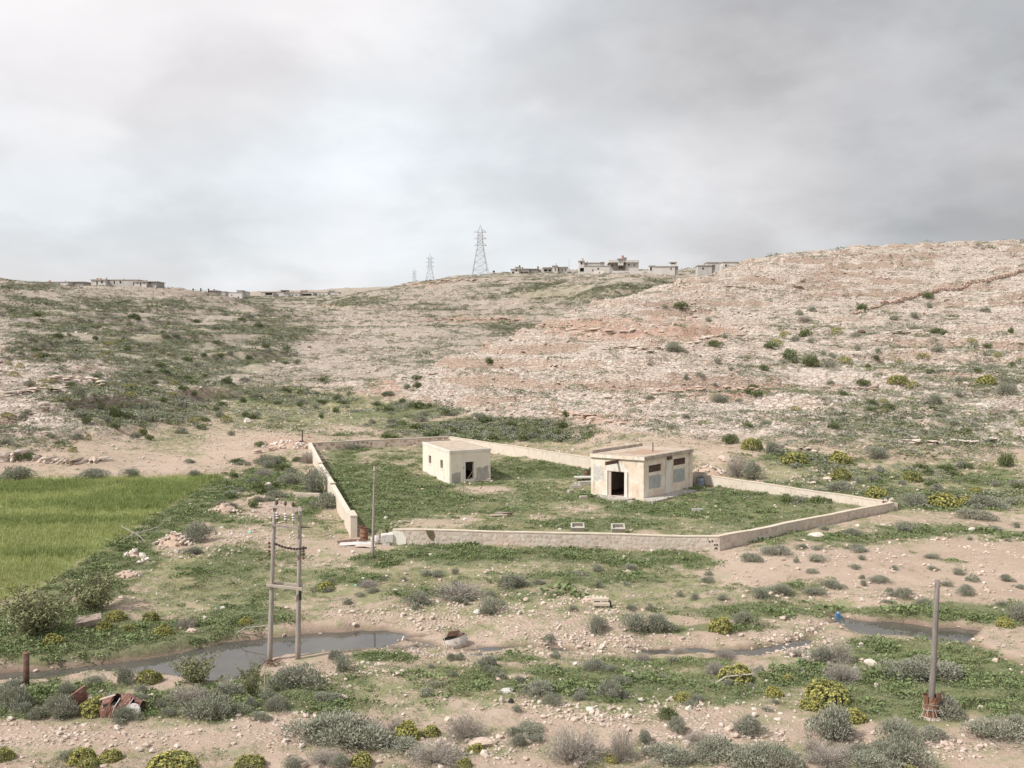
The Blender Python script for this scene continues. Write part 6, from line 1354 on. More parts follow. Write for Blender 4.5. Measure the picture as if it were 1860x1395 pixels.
# ------------------------------------------------------------------ stones, ledges, heaps
def stone_at(px, py, wpx, label=None, cat='boulder', group=None, meshes=None, mat=None, name='boulder', flat=1.0, k=0, rz=None):
    p = hit(px, py); s = scale_at(p); me = (meshes or ROCKS)[k % len(meshes or ROCKS)]; o = bpy.data.objects.new(name, me); COL.objects.link(o); r = wpx / s / 2
    o.location = (p.x, p.y + r * .3, p.z - .03); o.rotation_euler = (random.uniform(-.15, .15), random.uniform(-.15, .15), random.uniform(0, 6.28) if rz is None else rz); o.scale = (r * 1.05, r * .85, r * flat)
    return tag(o, label, cat, group, 'thing')
BOULD = [(1252,1290,21,'biggest white boulder in the foreground, right of the dark green bush',1,1),(1243,1301,11,'pale boulder below left of the biggest white one',1,0),(1238,1284,9,'tan boulder touching the biggest white one',2,1),
 (1214,1319,16,'flat white stone on the track below the dark green bush',1,.6),(1073,1291,17,'pale pointed boulder on the near edge of the green patch',1,1),(1085,1289,9,'smaller stone right of the pale pointed boulder',0,1),(1146,1292,13,'pale boulder on the green patch edge, halfway to the biggest white one',1,.9),(1176,1298,11,'pale stone pair member left of the dark green bush',0,.8),(1287,1302,12,'white boulder right of the biggest one, lower of two',1,.9),(1303,1288,13,'white boulder right of the biggest one, upper of two',1,.9),(1326,1294,9,'white stone near the dense saltbush',1,1),(1370,1287,11,'white slab-like stone at the green edge, right of centre',1,.6),
 (1018,1235,9,'single white stone on the green patch near the wide saltbush',1,1),(927,1232,11,'pinkish stone beside the bare red patch',2,.9),(1084,1247,9,'stone left of the pale grey saltbush in the green patch',2,.9),(1137,1245,16,'flat brown-pink stone right of the pale grey saltbush',2,.7),(1171,1238,9,'white stone above the green patch, right of the pale saltbush',1,.9),(1150,1220,9,'white stone at the gravel strip south of the rill',1,.9),(1369,1252,10,'white upright stone right of the broad yellow spurge',1,1.2),
 (1470,1324,18,'long white boulder leaning by the grey saltbush left foot',1,1.2),(1414,1308,17,'white boulder near the dense saltbush, larger of the group',1,.8),(1418,1297,11,'round white stone behind the larger boulder of the group',1,.9),(1445,1304,9,'white stone right of the larger boulder of the group',0,.9),(1392,1302,10,'white stone left of the larger boulder of the group',1,.9),(1370,1288,12,'white flat stone lying in the grass at the dense saltbush',1,.5),(1497,1346,12,'pinkish stone at the foot of the large grey saltbush',2,.8),(1372,1250,8,'small white stone in the green patch right of the broad spurge',1,.9),
 (1582,1209,26,'tan boulder under the wide dry-topped saltbush',0,.8),(1567,1200,12,'brown stone left of the tan boulder',2,.9),(1634,1262,12,'white flat stone in the green patch left of the leaning pole',1,.5),(1752,1337,14,'pale stone on the bare strip at lower right',1,.7),(1455,1156,14,'pale boulder on the gravel bank by the right pool',1,.8),(1448,1150,9,'smaller pale boulder on the gravel bank',0,.9),
 (733,1163,14,'white upright stone at the right end of the left pool',1,1.6),(757,1146,10,'pale stone on the gravel right of the left pool',1,.9),(620,1194,10,'pale rock on the near pool shore',1,.9),(396,1182,15,'brown-and-white rock in the pool shallows, left of the pole frame',0,.7),(500,1188,9,'white rock standing in the pool beside the pole frame',1,1.1),(435,1187,8,'dark wet stone in the pool, left of the pole frame',2,.6),(659,1157,9,'dark wet stone in the pool, right of the pole frame',2,.6),(420,1231,8,'reddish stone in the near shallows of the pool',2,.7),(578,1168,9,'dark wet stone in the middle of the pool',2,.7),
 (1190,1187,9,'pale stone in the water of the middle rill',0,.8),(1267,1183,10,'stone in the water at the right of the middle rill',0,.8),(1222,1181,14,'flat pinkish stone between the two rill pools',2,.5),
 (486,882,18,'brown boulder with a dark hollow beside it, left of the yard wall',0,1),(470,917,12,'pale boulder by the stone scatter left of the yard wall',1,.9),(505,915,14,'tan boulder by the stone scatter left of the yard wall',0,.9),(380,917,11,'tan stone on the field corner above the stone heap',0,1),(447,768,22,'white rock with a green bush on the valley floor beyond the field',1,.8),
 (1251,1017,14,'pale boulder at the front corner of the yard wall',0,.9),(1240,1016,8,'small stone left of the boulder at the front corner of the yard wall',0,.9),(1484,976,30,'broad white rock outside the shaded yard wall',1,.7),(1460,982,12,'white stone left of the broad white rock',1,.6),(1560,957,17,'white block on the green bank outside the shaded yard wall',1,.6),(1770,966,26,'flat white boulder near the right edge, below the golden bushes',1,.6),(1656,962,14,'white stone leaning in the grey bush below the yard corner',1,.8),(1792,1005,16,'pale boulder on the far edge of the pink bare ground',1,.7),(1760,993,10,'pale stone left of the pale boulder on the pink ground',0,.8),(1605,955,16,'pinkish boulder outside the yard corner',0,.8),
 (660,1052,10,'white stone below the slim pole',1,.9),(782,1010,9,'narrow upright white stone in the herbs under the front wall',1,1.6),(912,1042,9,'white stone on the grass below the middle of the front wall',1,.9),(870,1046,9,'round pale stone on the grass left of the white one',0,1),(890,1050,7,'yellowish stone on the grass',2,1),(748,1022,8,'white stone in the herbs below the front wall end',1,.9),
 (1650,965,9,'small white stone at the foot of the shaded wall end',1,.9),(1505,872,24,'pinkish boulder group top above the right yard wall',2,.8),(1480,880,16,'pinkish boulder left of the group top',2,.8)]
for x, y, w, lab, m, fl in BOULD: stone_at(x, y, w, lab, 'boulder' if w > 11 else 'stone', None, [r for i, r in enumerate(ROCKS) if i % 3 == m], flat=fl, k=int(x), name='boulder' if w > 11 else 'stone')
for x, y, w, h, lab in ((880,1356,62,20,'large flat pink stone slab beside the small upright spurge'), (1318,838,38,14,'big pale ledge rock on the slope above the right yard wall'), (1105,722,30,10,'flat pale rock in the middle of the spur')):
    stone_at(x, y, w, lab, 'stone slab', None, SLABS, flat=h / w * 2.4, k=2, name='stone_slab')
def strew(n, box, w, lab, group, seed, keep=None, name='stone'):
    rnd = random.Random(seed); c = t = 0
    while c < n and t < n * 80:
        t += 1; x, y = rnd.uniform(box[0], box[2]), rnd.uniform(box[1], box[3]); p = hit(x, y)
        if keep is not None and rnd.random() > keep(p): continue
        stone_at(x, y, w[0] + (w[1] - w[0]) * rnd.random() ** 2, lab, 'stone', group, ROCKS, flat=rnd.uniform(.6, 1.1), k=rnd.randrange(9), name=name); c += 1
KG = A_(np.clip(GRAVEL + .12, 0, 1) * (1 - .6 * HERB) * (WD > -.1))
strew(55, (680, 1090, 1000, 1180), (5, 10), 'loose pale stone on the gravel bank right of the left pool', 'stones of the gravel bank by the left pool', 1, KG)
strew(45, (1000, 1100, 1480, 1200), (5, 10), 'loose pale stone in the stony bed of the middle rill', 'stones of the middle rill bed', 2, KG)
strew(50, (940, 1270, 1460, 1390), (5, 11), 'loose pale stone on the stony track at the bottom right of centre', 'stones of the track right of centre', 3, KG)
strew(30, (560, 1190, 940, 1290), (5, 10), 'loose pale stone scattered south of the left pool', 'stones south of the left pool', 4, KG)
strew(30, (0, 1310, 560, 1390), (5, 10), 'loose pale stone on the track at lower left', 'stones of the track at lower left', 5, KG)
strew(26, (1500, 1270, 1860, 1390), (5, 11), 'loose pale stone on the bare strip at lower right', 'stones at lower right', 6, KG)
strew(26, (250, 930, 560, 1060), (5, 10), 'loose pale stone on the ground left of the yard gateway', 'stones left of the yard gateway', 7, KG)
strew(22, (1300, 960, 1860, 1100), (5, 9), 'loose pale stone on the pink ground outside the shaded yard wall', 'stones outside the shaded yard wall', 8)

def heap(px, py, wpx, hpx, n, label, seed, mats=2, size=.2, name='stone_heap', cat='stone heap'):
    """a heap of tipped stones: one pile, each stone a part"""
    p = hit(px, py); s = scale_at(p); W = wpx / s / 2; H = hpx / s * .8; root = empty(name, p, label, cat); rnd = random.Random(seed); pool = [m for i, m in enumerate(PEBS) if i % 3 in ((0, 2) if mats == 2 else (0, 1))]
    mb = MB(); k = 14; ring = [Vector((p.x + math.cos(6.283 * i / k) * W * .9 * rnd.uniform(.85, 1.1), p.y + math.sin(6.283 * i / k) * W * .6, 0)) for i in range(k)]
    mid = [Vector((p.x + (q.x - p.x) * .5, p.y + (q.y - p.y) * .5, p.z + H * .45 * rnd.uniform(.7, 1.1))) for q in ring]; ring = [Vector((q.x, q.y, hz(q.x, q.y) - .05)) for q in ring]
    V = ring + mid + [p + Vector((0, 0, H * .7))]; mb.add(V, [(i, (i + 1) % k, k + (i + 1) % k, k + i) for i in range(k)] + [(k + i, k + (i + 1) % k, 2 * k) for i in range(k)]); mb.build('earth_core', M_SOILH, root, True)
    for i in range(n):
        a = rnd.uniform(0, 6.283); r = rnd.random() ** .6; x, y = p.x + math.cos(a) * r * W, p.y + math.sin(a) * r * W * .65; o = link('stone', pool[rnd.randrange(len(pool))], root); o.matrix_parent_inverse = parent_inv(root)
        sz = size * rnd.uniform(.5, 1.25); o.location = (x, y, max(hz(x, y), p.z + H * .72 * (1 - r) - .03)); o.rotation_euler = (rnd.uniform(-.6, .6), rnd.uniform(-.6, .6), rnd.uniform(0, 6.28)); o.scale = (sz, sz * .8, sz * .9)
M_SOILH = mottled('heap_earth', (.42, .30, .23), (.50, .38, .30), 3, obj=False)
heap(318, 988, 78, 40, 70, 'heap of red and pale stones left of the dark dome-shaped bush', 1)
heap(405, 930, 66, 28, 50, 'flatter heap of pink stones near the corner of the field', 2)
heap(232, 1046, 60, 20, 60, 'low spread of broken pink rubble at the field edge', 3, size=.13)
heap(245, 1012, 36, 22, 14, 'three or four big pale rocks heaped at the field edge', 4, 1, .32)
heap(265, 1024, 30, 14, 10, 'pale rock pair right of the big heaped rocks', 5, 1, .3)
heap(470, 908, 60, 16, 34, 'pink stones scattered in a low heap left of the yard wall', 6, size=.16)
heap(1075, 1090, 60, 12, 40, 'pinkish rubble behind the concrete bench', 7, 1, .12)
heap(350, 1148, 26, 14, 22, 'small heap of red broken brick north of the pool', 8, size=.12)
heap(520, 812, 90, 22, 60, 'line of pale stones along the red earth bank beyond the yard', 9, 1, .35)
heap(1285, 862, 70, 30, 50, 'reddish rubble behind the transformer house where the wall is broken', 10, size=.35)
heap(1140, 1040, 30, 8, 14, 'small stone scatter below the front wall', 11, 1, .1)

def ledge(pts, h, n, label, seed, mat=None, depth=2.4):
    """weathered edge of a limestone bed: overhanging blocks along a contour, one solid outcrop"""
    rnd = random.Random(seed); P = [hit(*q) for q in pts]; mb = MB(); L = [0]
    for a, b in zip(P[:-1], P[1:]): L.append(L[-1] + (b - a).length)
    root_p = P[0]
    for i in range(n):
        t = (i + rnd.uniform(.1, .9)) / n * L[-1]; j = max(k for k in range(len(L)) if L[k] <= t); j = min(j, len(P) - 2); q = P[j] + (P[j + 1] - P[j]) * ((t - L[j]) / (L[j + 1] - L[j])); s = L[-1] / n
        if rnd.random() < .12: continue
        me = SLABS[rnd.randrange(len(SLABS))]; R = Matrix.Rotation(rnd.uniform(-.5, .5), 3, 'Z') @ Matrix.Rotation(rnd.uniform(-.12, .12), 3, 'X'); hh = h * rnd.uniform(.5, 1.15)
        for lay in range(2 if rnd.random() < .6 else 1):
            S = Vector((s * rnd.uniform(.55, 1.05), depth * rnd.uniform(.5, 1.0) * .6, hh * (1.4 if lay == 0 else 1.0))); off = Vector((rnd.uniform(-.3, .3) * s, rnd.uniform(-.5, .6) * .6, -.25 * hh + lay * hh * .75)); z = hz(q.x, q.y)
            V = [Vector((q.x, q.y, z)) + off + R @ Vector((v.co.x * S.x, v.co.y * S.y, v.co.z * S.z)) for v in me.vertices]; mb.add(V, [tuple(f.vertices) for f in me.polygons])
    tag(mb.build('rock_ledge', mat or M_LEDGE), label, 'rock ledge', None, 'thing')
M_LEDGE = mottled('ledge_rock', (.46, .37, .305), (.58, .50, .435), .5, obj=False, c3=(.36, .255, .195), bump=.6, bscale=5)
M_LEDGER = mottled('red_ledge_rock', (.42, .30, .235), (.53, .42, .35), .5, obj=False, c3=(.36, .235, .175), bump=.6, bscale=5)
ledge([(985,590),(1020,598),(1060,600),(1110,606),(1150,606)], .9, 22, 'reddish rock ledge on the nose of the spur', 1, M_LEDGER)
ledge([(1090,636),(1130,632),(1180,640),(1240,628),(1290,612),(1345,612)], .85, 26, 'long rock ledge with dark crevices running right from the spur ledge', 2)
ledge([(1190,716),(1240,712),(1290,712),(1340,708),(1395,708)], .7, 22, 'rock ledge with a dark reddish recess at mid height of the spur', 3, M_LEDGER)
ledge([(1000,748),(1040,752),(1080,764),(1140,770)], .55, 18, 'low reddish ledge above the rear yard wall', 4, M_LEDGER)
ledge([(770,584),(820,582),(880,580),(930,582),(972,584)], 1.1, 26, 'long dark red ledge across the middle hill', 5, M_LEDGER, 3)
ledge([(785,512),(815,511),(850,509),(885,507)], 1.0, 18, 'reddish rim rock under the tall pylon', 6, M_LEDGER, 3)
ledge([(90,690),(130,692),(165,690),(180,700)], .9, 12, 'brown broken ledge on the left rock bench', 7)
ledge([(0,722),(40,716),(75,708),(110,712)], .7, 12, 'pale layered ledge at the left picture edge', 8)
ledge([(0,838),(50,832),(90,840),(140,842),(190,838)], .95, 34, 'pale rock shelf beyond the field', 9)
ledge([(1400,812),(1440,815),(1480,818)], .5, 10, 'dark-hollowed pale ledge above the right yard wall', 10)
ledge([(1290,524),(1340,522),(1400,528),(1450,520)], .7, 16, 'faint ledge high on the right hill', 11)
ledge([(1560,602),(1620,604),(1700,600)], .6, 14, 'broken ledge below the drystone wall', 12)
ledge([(1480,700),(1540,706),(1600,704)], .5, 14, 'thin broken ledge on the right slope', 13)
ledge([(590,556),(612,552),(640,548)], .9, 10, 'reddish rim at the head of the wadi', 14, M_LEDGER)
ledge([(1620,800),(1680,806),(1750,804),(1820,800)], .45, 16, 'low pale ledge on the lower right slope', 15)

def drystone():
    pts = [(1548,572),(1580,562),(1600,557),(1640,547),(1700,532),(1760,518),(1810,507),(1862,495)]; P = [hit(*q) for q in pts]; root = empty('drystone_wall', P[0], 'reddish drystone wall climbing the right hill to the picture edge', 'wall'); rnd = random.Random(3); mb = MB()
    for a, b in zip(P[:-1], P[1:]):
        L = (b - a).length; n = int(L / .75)
        for i in range(n):
            q = a + (b - a) * ((i + .5) / n); low = .45 if q.x < P[2].x else 1.0; z = hz(q.x, q.y)
            for lay in range(4):
                if rnd.random() < (.5 if low < 1 else .06): continue
                me = PEBS[rnd.randrange(9)]; s = rnd.uniform(.38, .6); R = Matrix.Rotation(rnd.uniform(0, 6), 3, 'Z'); c = Vector((q.x + rnd.uniform(-.2, .2), q.y + rnd.uniform(-.25, .25), z + lay * .36 * low - .1)); mb.add([c + R @ (v.co * s) for v in me.vertices], [tuple(f.vertices) for f in me.polygons])
    tag(mb.build('stones', M_LEDGER, root), kind='stuff')
drystone()

# ------------------------------------------------------------------ things lying about
def lying(name, mats, label, cat, f):
    mb = MB(); f(mb); o = mb.build(name, mats); return tag(o, label, cat, None, 'thing')
def drum(px, py, h, r, label, mat, lean=0.0, rim=True, seed=1):
    g = hit(px, py); root = empty('oil_drum', g, label, 'oil drum'); T = Matrix.Rotation(lean, 3, 'Y'); rnd = random.Random(seed); mb = MB()
    mb.lathe(g, [(r * .97, -.1), (r, .0), (r, h * .32), (r * 1.05, h * .34), (r, h * .36), (r, h * .64), (r * 1.05, h * .66), (r, h * .68), (r, h)], 18, jit=.025, tilt=T, rnd=rnd); mb.lathe(g, [(r * .95, h), (r * .93, h * .2), (0, h * .2)], 18, tilt=T); mb.build('shell', mat, root, True)
    mb = MB(); mb.lathe(g, [(r * .96, h - .02), (r * 1.06, h - .02), (r * 1.06, h + .03), (r * .96, h + .03), (r * .96, h - .02)], 18, tilt=T); mb.build('rim', M_RUSTD, root)
    return root, g
def build_litter():
    r, g = drum(661, 981, .92, .31, 'rusty ribbed oil drum beside the gate pier of the left yard wall', M_RUST)
    mb = MB(); mb.obox(g + Vector((-.28, -.1, .93)), (.22, .1, .0), (.02, -.02, .02), (-.05, 0, .22)); mb.build('torn_lid', M_RUST, r)
    drum(1065.5, 868, .85, .32, 'dark rusty drum beside the left wall of the transformer house', M_RUSTD, .1)
    drum(1273, 883.5, .95, .33, 'grey-blue drum behind the far corner of the transformer house', M_BLUEG)
    def stub(mb):
        a = at(1259, 884, 104); b = at(1281, 884, 104.4); z = hz(a.x, a.y); mb.obox((a.x, a.y, z - .3), (b.x - a.x, b.y - a.y, 0), (0, .3, 0), (0, 0, at(1259, 858, 104).z - z + .3)); mb.obox((b.x - .05, b.y - .1, z - .3), (.28, 0, 0), (0, .5, 0), (0, 0, at(1280, 855, 104.4).z - z + .3))
    lying('masonry_stub', [M_CORN], 'dark brown stub of broken wall behind the grey-blue drum', 'wall stub', stub)
    # gateway rubbish
    g = hit(690, 988)
    def tank(mb):
        c = g + Vector((-.3, 0, .30)); T = Matrix.Rotation(1.25, 3, 'Y') @ Matrix.Rotation(.3, 3, 'Z') @ Matrix.Scale(.72, 3); mb.lathe(c, [(0, -.42), (.40, -.42), (.44, -.2), (.44, .2), (.30, .42), (0, .44)], 14, tilt=T, jit=.12, rnd=random.Random(3))
    lying('dented_tank', [M_WHITE], 'dented white drum lying in the yard gateway, left of the white box', 'drum', tank)
    def box_(mb):
        c = hit(703, 990) + Vector((0, .1, .0)); mb.obox(c + Vector((-.42, -.3, .18)), (.85, .1, .06), (-.1, .6, .05), (.03, .0, .55)); mb.obox(c + Vector((-.30, -.3, .0)), (.5, .05, 0), (-.1, .6, 0), (0, 0, .17))
    lying('metal_box', [M_WHITE], 'white enamel box lying against the rendered end of the front wall', 'metal box', box_)
    for k, (x, y, w, l, rz, lab, m) in enumerate(((650, 990, .9, 2.6, .15, 'longest pale broken sheet lying in the yard gateway', M_WHITE), (640, 985, .5, 2.2, .4, 'dark broken board behind the longest pale sheet in the gateway', M_RUSTD), (664, 994, .6, 1.5, -.2, 'dark-edged broken sheet at the foot of the slim pole', M_PLANK), (690, 977, .5, .7, .3, 'small rusty scrap on the ground behind the white drum', M_RUST))):
        def sheet(mb, x=x, y=y, w=w, l=l, rz=rz):
            p = hit(x, y); R = Matrix.Rotation(rz, 3, 'Z'); a = R @ Vector((l / 2, 0, .04)); b = R @ Vector((0, w, .05)); q = p + Vector((0, 0, .12)); mb.obox(q - a - b / 2, a, b, (0, 0, .035)); mb.obox(q - b / 2 + Vector((0, 0, .0)), a * .95 - Vector((0, 0, .12)), b, (0, 0, .035))
        lying('broken_sheet', [m], lab, 'sheet', sheet)
    def scrap(mb):
        c = at(697, 972, 73.2); c.z = hz(c.x, c.y); rnd = random.Random(5)
        for i in range(7): a = rnd.uniform(0, 6); d = Vector((math.cos(a) * .45, math.sin(a) * .3, rnd.uniform(.1, .5))); mb.bar(c + Vector((rnd.uniform(-.4, .5), 0, .15)) - d * .5, c + Vector((.1, 0, .35)) + d * .5, .04, n=5)
        mb.obox(c + Vector((.35, -.1, .1)), (.15, .1, .0), (.05, -.1, 0), (-.25, .05, .85))
    lying('scrap_iron', [M_RUSTD], 'tangle of rusted scrap iron behind the white box in the gateway', 'scrap iron', scrap)
    # inside the yard
    def trough(px, py, lab):
        p = hit(px, py); root = empty('concrete_trough', p, lab, 'trough'); L, W, H, t = 1.05, .75, .36, .10
        for nm, c, sz in (('side', (0, -W / 2 + t / 2, H / 2), (L, t, H)), ('side', (0, W / 2 - t / 2, H / 2), (L, t, H)), ('end', (-L / 2 + t / 2, 0, H / 2), (t, W - 2 * t - .004, H - .004)), ('end', (L / 2 - t / 2, 0, H / 2), (t, W - 2 * t - .004, H - .004)), ('bottom', (0, 0, .04), (L - 2 * t - .004, W - 2 * t - .004, .08))): mb = MB(); mb.box(c, sz); R = Matrix.Rotation(.42, 3, 'X'); mb.v = [tuple(p + R @ Vector(v) + Vector((0, 0, .14))) for v in mb.v]; mb.build(nm, M_CONC, root)
    trough(1049, 964, 'open concrete trough just inside the front wall, left one'); trough(1122.5, 966, 'open concrete trough just inside the front wall, right one')
    def beam(mb): p = hit(1267, 930); mb.box(p + Vector((0, 0, .16)), (.95, .4, .26), .05)
    lying('concrete_block', [M_CONC], 'pale concrete block lying in the grass right of the transformer house', 'concrete block', beam)
    for k, (x, y, l, w, rz, lab, m) in enumerate(((905, 938, 1.3, .35, .15, 'reddish board in the small board pile in the middle of the yard', M_PLANK), (915, 936, 1.5, .3, -.25, 'grey board crossing on top of the board pile in the yard', M_WOOD), (922, 939, 1.0, .35, .5, 'dark board at the right of the board pile in the yard', M_RUSTD))):
        def bd(mb, x=x, y=y, l=l, w=w, rz=rz, k=k): p = hit(x, y); mb.box(p + Vector((0, 0, .12 + .1 * k)), (l, w, .07), rz)
        lying('board', [m], lab, 'board', bd)
    for (x, y, sx, sy, sz, rz, lab, m) in ((1046, 887, 1.1, .5, .38, .1, 'red-sided concrete block left of the transformer house', M_CONC), (1064, 882, 1.6, .6, .5, .25, 'larger pale block against the left wall of the transformer house', M_CONC), (1036, 895, .5, .4, .3, .5, 'small grey block left of the red-sided one', M_CONC), (1060, 872, 2.0, 1.2, .10, .1, 'curled pale sheet lying on the blocks left of the transformer house', M_WHITE), (1060, 906, .75, .45, .3, .3, 'brown stone lump in front of the transformer house door corner', M_CORN), (1146, 915, .6, .5, .3, .8, 'pointed pale lump in the herbs below the door apron', M_CONC), (1142, 911, .5, .4, .28, .3, 'square block at the end of the door apron', M_CORN), (1055, 850, .9, .5, .25, .2, 'reddish block in the herbs behind the transformer house', M_LEDGER)):
        def blk(mb, x=x, y=y, sx=sx, sy=sy, sz=sz, rz=rz): p = hit(x, y); mb.box(p + Vector((0, 0, sz * .42 + (.3 if sz < .15 else 0))), (sx, sy, sz), rz)
        lying('rubble_block', [m], lab, 'block', blk)
    for (x, y, w, lab) in ((846, 945, 16, 'pale slab on the bare patch inside the front wall'), (700, 942, 14, 'yellowish flat stone inside the yard by the gateway'), (725, 948, 10, 'small pale stones inside the yard by the gateway'), (638, 815, 9, 'white stone at the foot of the far red wall'), (587, 818, 10, 'white rag in the far left corner of the yard'), (1444, 920, 8, 'white stone in the far right of the yard')): stone_at(x, y, w, lab, 'stone', flat=.6, meshes=[ROCKS[1]], name='stone')
    # debris on the far right corner
    c = at(1617, 911, 88.2); root = empty('rubble_pile', c, 'white stones and rusty scrap piled on the far right wall corner', 'rubble'); rnd = random.Random(6)
    for i in range(8): o = link('stone', PEBS[(1, 4, 7)[i % 3]], root); o.matrix_parent_inverse = parent_inv(root); o.location = c + Vector((rnd.uniform(-.5, .5), rnd.uniform(-.2, .3), .02 + rnd.uniform(0, .16))); s = rnd.uniform(.12, .2); o.scale = (s, s, s); o.rotation_euler = (rnd.random(), rnd.random(), rnd.random() * 6)
    mb = MB(); mb.obox(c + Vector((-.85, -.45, -.08)), (.9, .1, -.25), (.05, .25, .0), (.02, -.05, .22)); mb.build('rusty_pipe', M_RUST, root)
    def gp(mb): mb.obox(Vector((c.x + .12, c.y - .38, hz(c.x, c.y) - .3)), (.42, 0, 0), (0, .45, 0), (0, 0, c.z - hz(c.x, c.y) + .22))
    lying('corner_pier', [M_WALL], 'short masonry pier at the debris-topped far right wall corner', 'pier', gp)
    # bench of precast beams
    p = hit(1092, 1103); root = empty('concrete_bench', p, 'low bench of two precast concrete beams on the weedy ground', 'concrete beams')
    mb = MB(); mb.box(p + Vector((0, -.05, .18)), (.92, .22, .14)); mb.build('beam', M_COPE, root); mb = MB(); mb.box(p + Vector((-.02, .32, .36)), (.92, .24, .15)); mb.build('beam', M_COPE, root)
    mb = MB(); mb.box(p + Vector((-.2, .30, .12)), (.3, .2, .30)); mb.build('support', M_RUSTD, root); mb = MB(); mb.box(p + Vector((.48, .15, .16)), (.10, .5, .32), .1); mb.build('end_plate', M_BLACK, root)
    # rusty tank at the stream
    p = hit(826, 1176); root = empty('cut_open_tank', p, 'white and rusty cut-open tank with a black mouth lying at the rill', 'tank'); T = Matrix.Rotation(.15, 3, 'Y') @ Matrix.Rotation(1.12, 3, 'X'); rnd = random.Random(4); c = p + Vector((0, .3, .22)); mb = MB()
    T2 = Matrix.Rotation(-.28, 3, 'Y') @ Matrix.Scale(1.35, 3, (1, 0, 0)); mb.lathe(c, [(.20, -.36), (.40, -.30), (.46, -.05), (.45, .12), (.43, .24)], 16, tilt=T2, jit=.05, rnd=rnd); mb.build('shell', M_TANK, root, True)
    mb = MB(); mb.lathe(c, [(.42, .24), (.36, -.1), (.2, -.25), (0, -.27)], 16, tilt=T2, jit=.03, rnd=rnd); mb.build('black_inside', M_BLACK, root, True)  # inner lining, black all over
    mb = MB(); mb.obox(c + Vector((-.42, .30, .12)), (.55, .1, .05), (-.02, .08, .02), (.1, .05, .22)); mb.obox(c + Vector((.12, .26, .14)), (.42, -.1, -.06), (.02, .06, .02), (.0, .05, .16)); mb.build('bent_lid', M_RUSTD, root)
    def stick(mb): p = hit(814, 1196); mb.tube([p, p + Vector((-.12, 0, .4)), p + Vector((-.18, .02, .95))], .02, 5)
    lying('dry_stick', [M_PLANK], 'thin pale stick standing in front of the cut-open tank', 'stick', stick)
    # blue can
    p = hit(1527, 1129); root = empty('jerrycan', p, 'blue plastic can at the far edge of the right pool', 'plastic can'); mb = MB(); mb.obox(p + Vector((-.1, 0, .05)), (.18, .05, .02), (-.03, .26, .03), (-.08, 0, .36)); mb.build('body', M_BLUE, root); mb = MB(); mb.bar(p + Vector((-.1, .1, .40)), p + Vector((-.13, .1, .50)), .04, n=8); mb.build('neck', M_WHITE, root)
    # culvert block and red earth
    def cul(mb): p = hit(156, 1142); mb.obox(p + Vector((-.55, -.1, -.45)), (1.15, .35, .2), (-.35, .75, .1), (.1, 0, .72))
    lying('culvert_block', [M_CULV], 'broken tilted block of the old culvert under the loose bushes', 'culvert block', cul)
    # car wreck in two halves
    p = hit(212, 1302); root = empty('car_wreck', p, 'rusted crushed car body half buried in bushes, right of the yellow spurge', 'car wreck'); rnd = random.Random(12)
    q = p + Vector((-.62, .0, .05)); mb = MB(); nx, na = 9, 8; V = []
    for i in range(nx):
        t = i / (nx - 1); hh = .62 + .22 * math.sin(t * 2.6) - .25 * t * t
        for j in range(na):
            u = math.pi * (j / (na - 1)) ; r = rnd.uniform(.9, 1.08); V.append(q + Vector((1.45 * t + rnd.uniform(-.05, .05), -.42 * math.cos(u) * r + .35, hh * math.sin(u) ** .6 * r - .06 + rnd.uniform(-.04, .04))))
    Fs = [(i * na + j, i * na + j + 1, (i + 1) * na + j + 1, (i + 1) * na + j) for i in range(nx - 1) for j in range(na - 1) if not (i in (2, 3) and j in (1, 2)) and not (i == 6 and j in (1, 2))]
    mb.add(V, Fs); mb.build('body_shell', M_WRECK, root)
    mb = MB(); mb.obox(q + Vector((.1, -.0, .02)), (1.2, 0, 0), (0, .7, 0), (0, 0, .4)); mb.build('cabin_shade', M_DARK, root)  # near-black box stands in for the shade inside the shell
    mb = MB(); mb.obox(q + Vector((.0, -.05, .60)), (.58, .03, .17), (-.02, .05, .02), (0, 0, .03)); mb.build('chrome_strip', M_PLANK, root)
    mb = MB(); mb.lathe(q + Vector((1.28, -.1, .20)), [(.08, -.05), (.26, -.05), (.30, .0), (.26, .05), (.08, .05)], 14, tilt=Matrix.Rotation(1.2, 3, 'X')); mb.build('wheel_rim', M_WHITE, root)
    for i in range(4): mb = MB(); s = q + Vector((.2 + .25 * i, -.05, .0)); mb.tube([s, s + Vector((.12, -.05, .35)), s + Vector((.3, .1, .66))], .02, 5); mb.build('bent_strut', M_WHITE if i % 2 else M_RUST, root)
    p = hit(140, 1292); 
    def door(mb): mb.obox(p + Vector((-.25, 0, .0)), (.62, .15, .45), (-.04, .06, .02), (-.06, -.1, .55)); mb.obox(p + Vector((-.62, -.1, -.2)), (.35, .1, .2), (-.04, .1, 0), (.1, .1, .34))
    lying('rusted_sheet', [M_WRECK], 'rusted car sheet standing left of the yellow spurge at the wreck', 'rusted sheet', door)
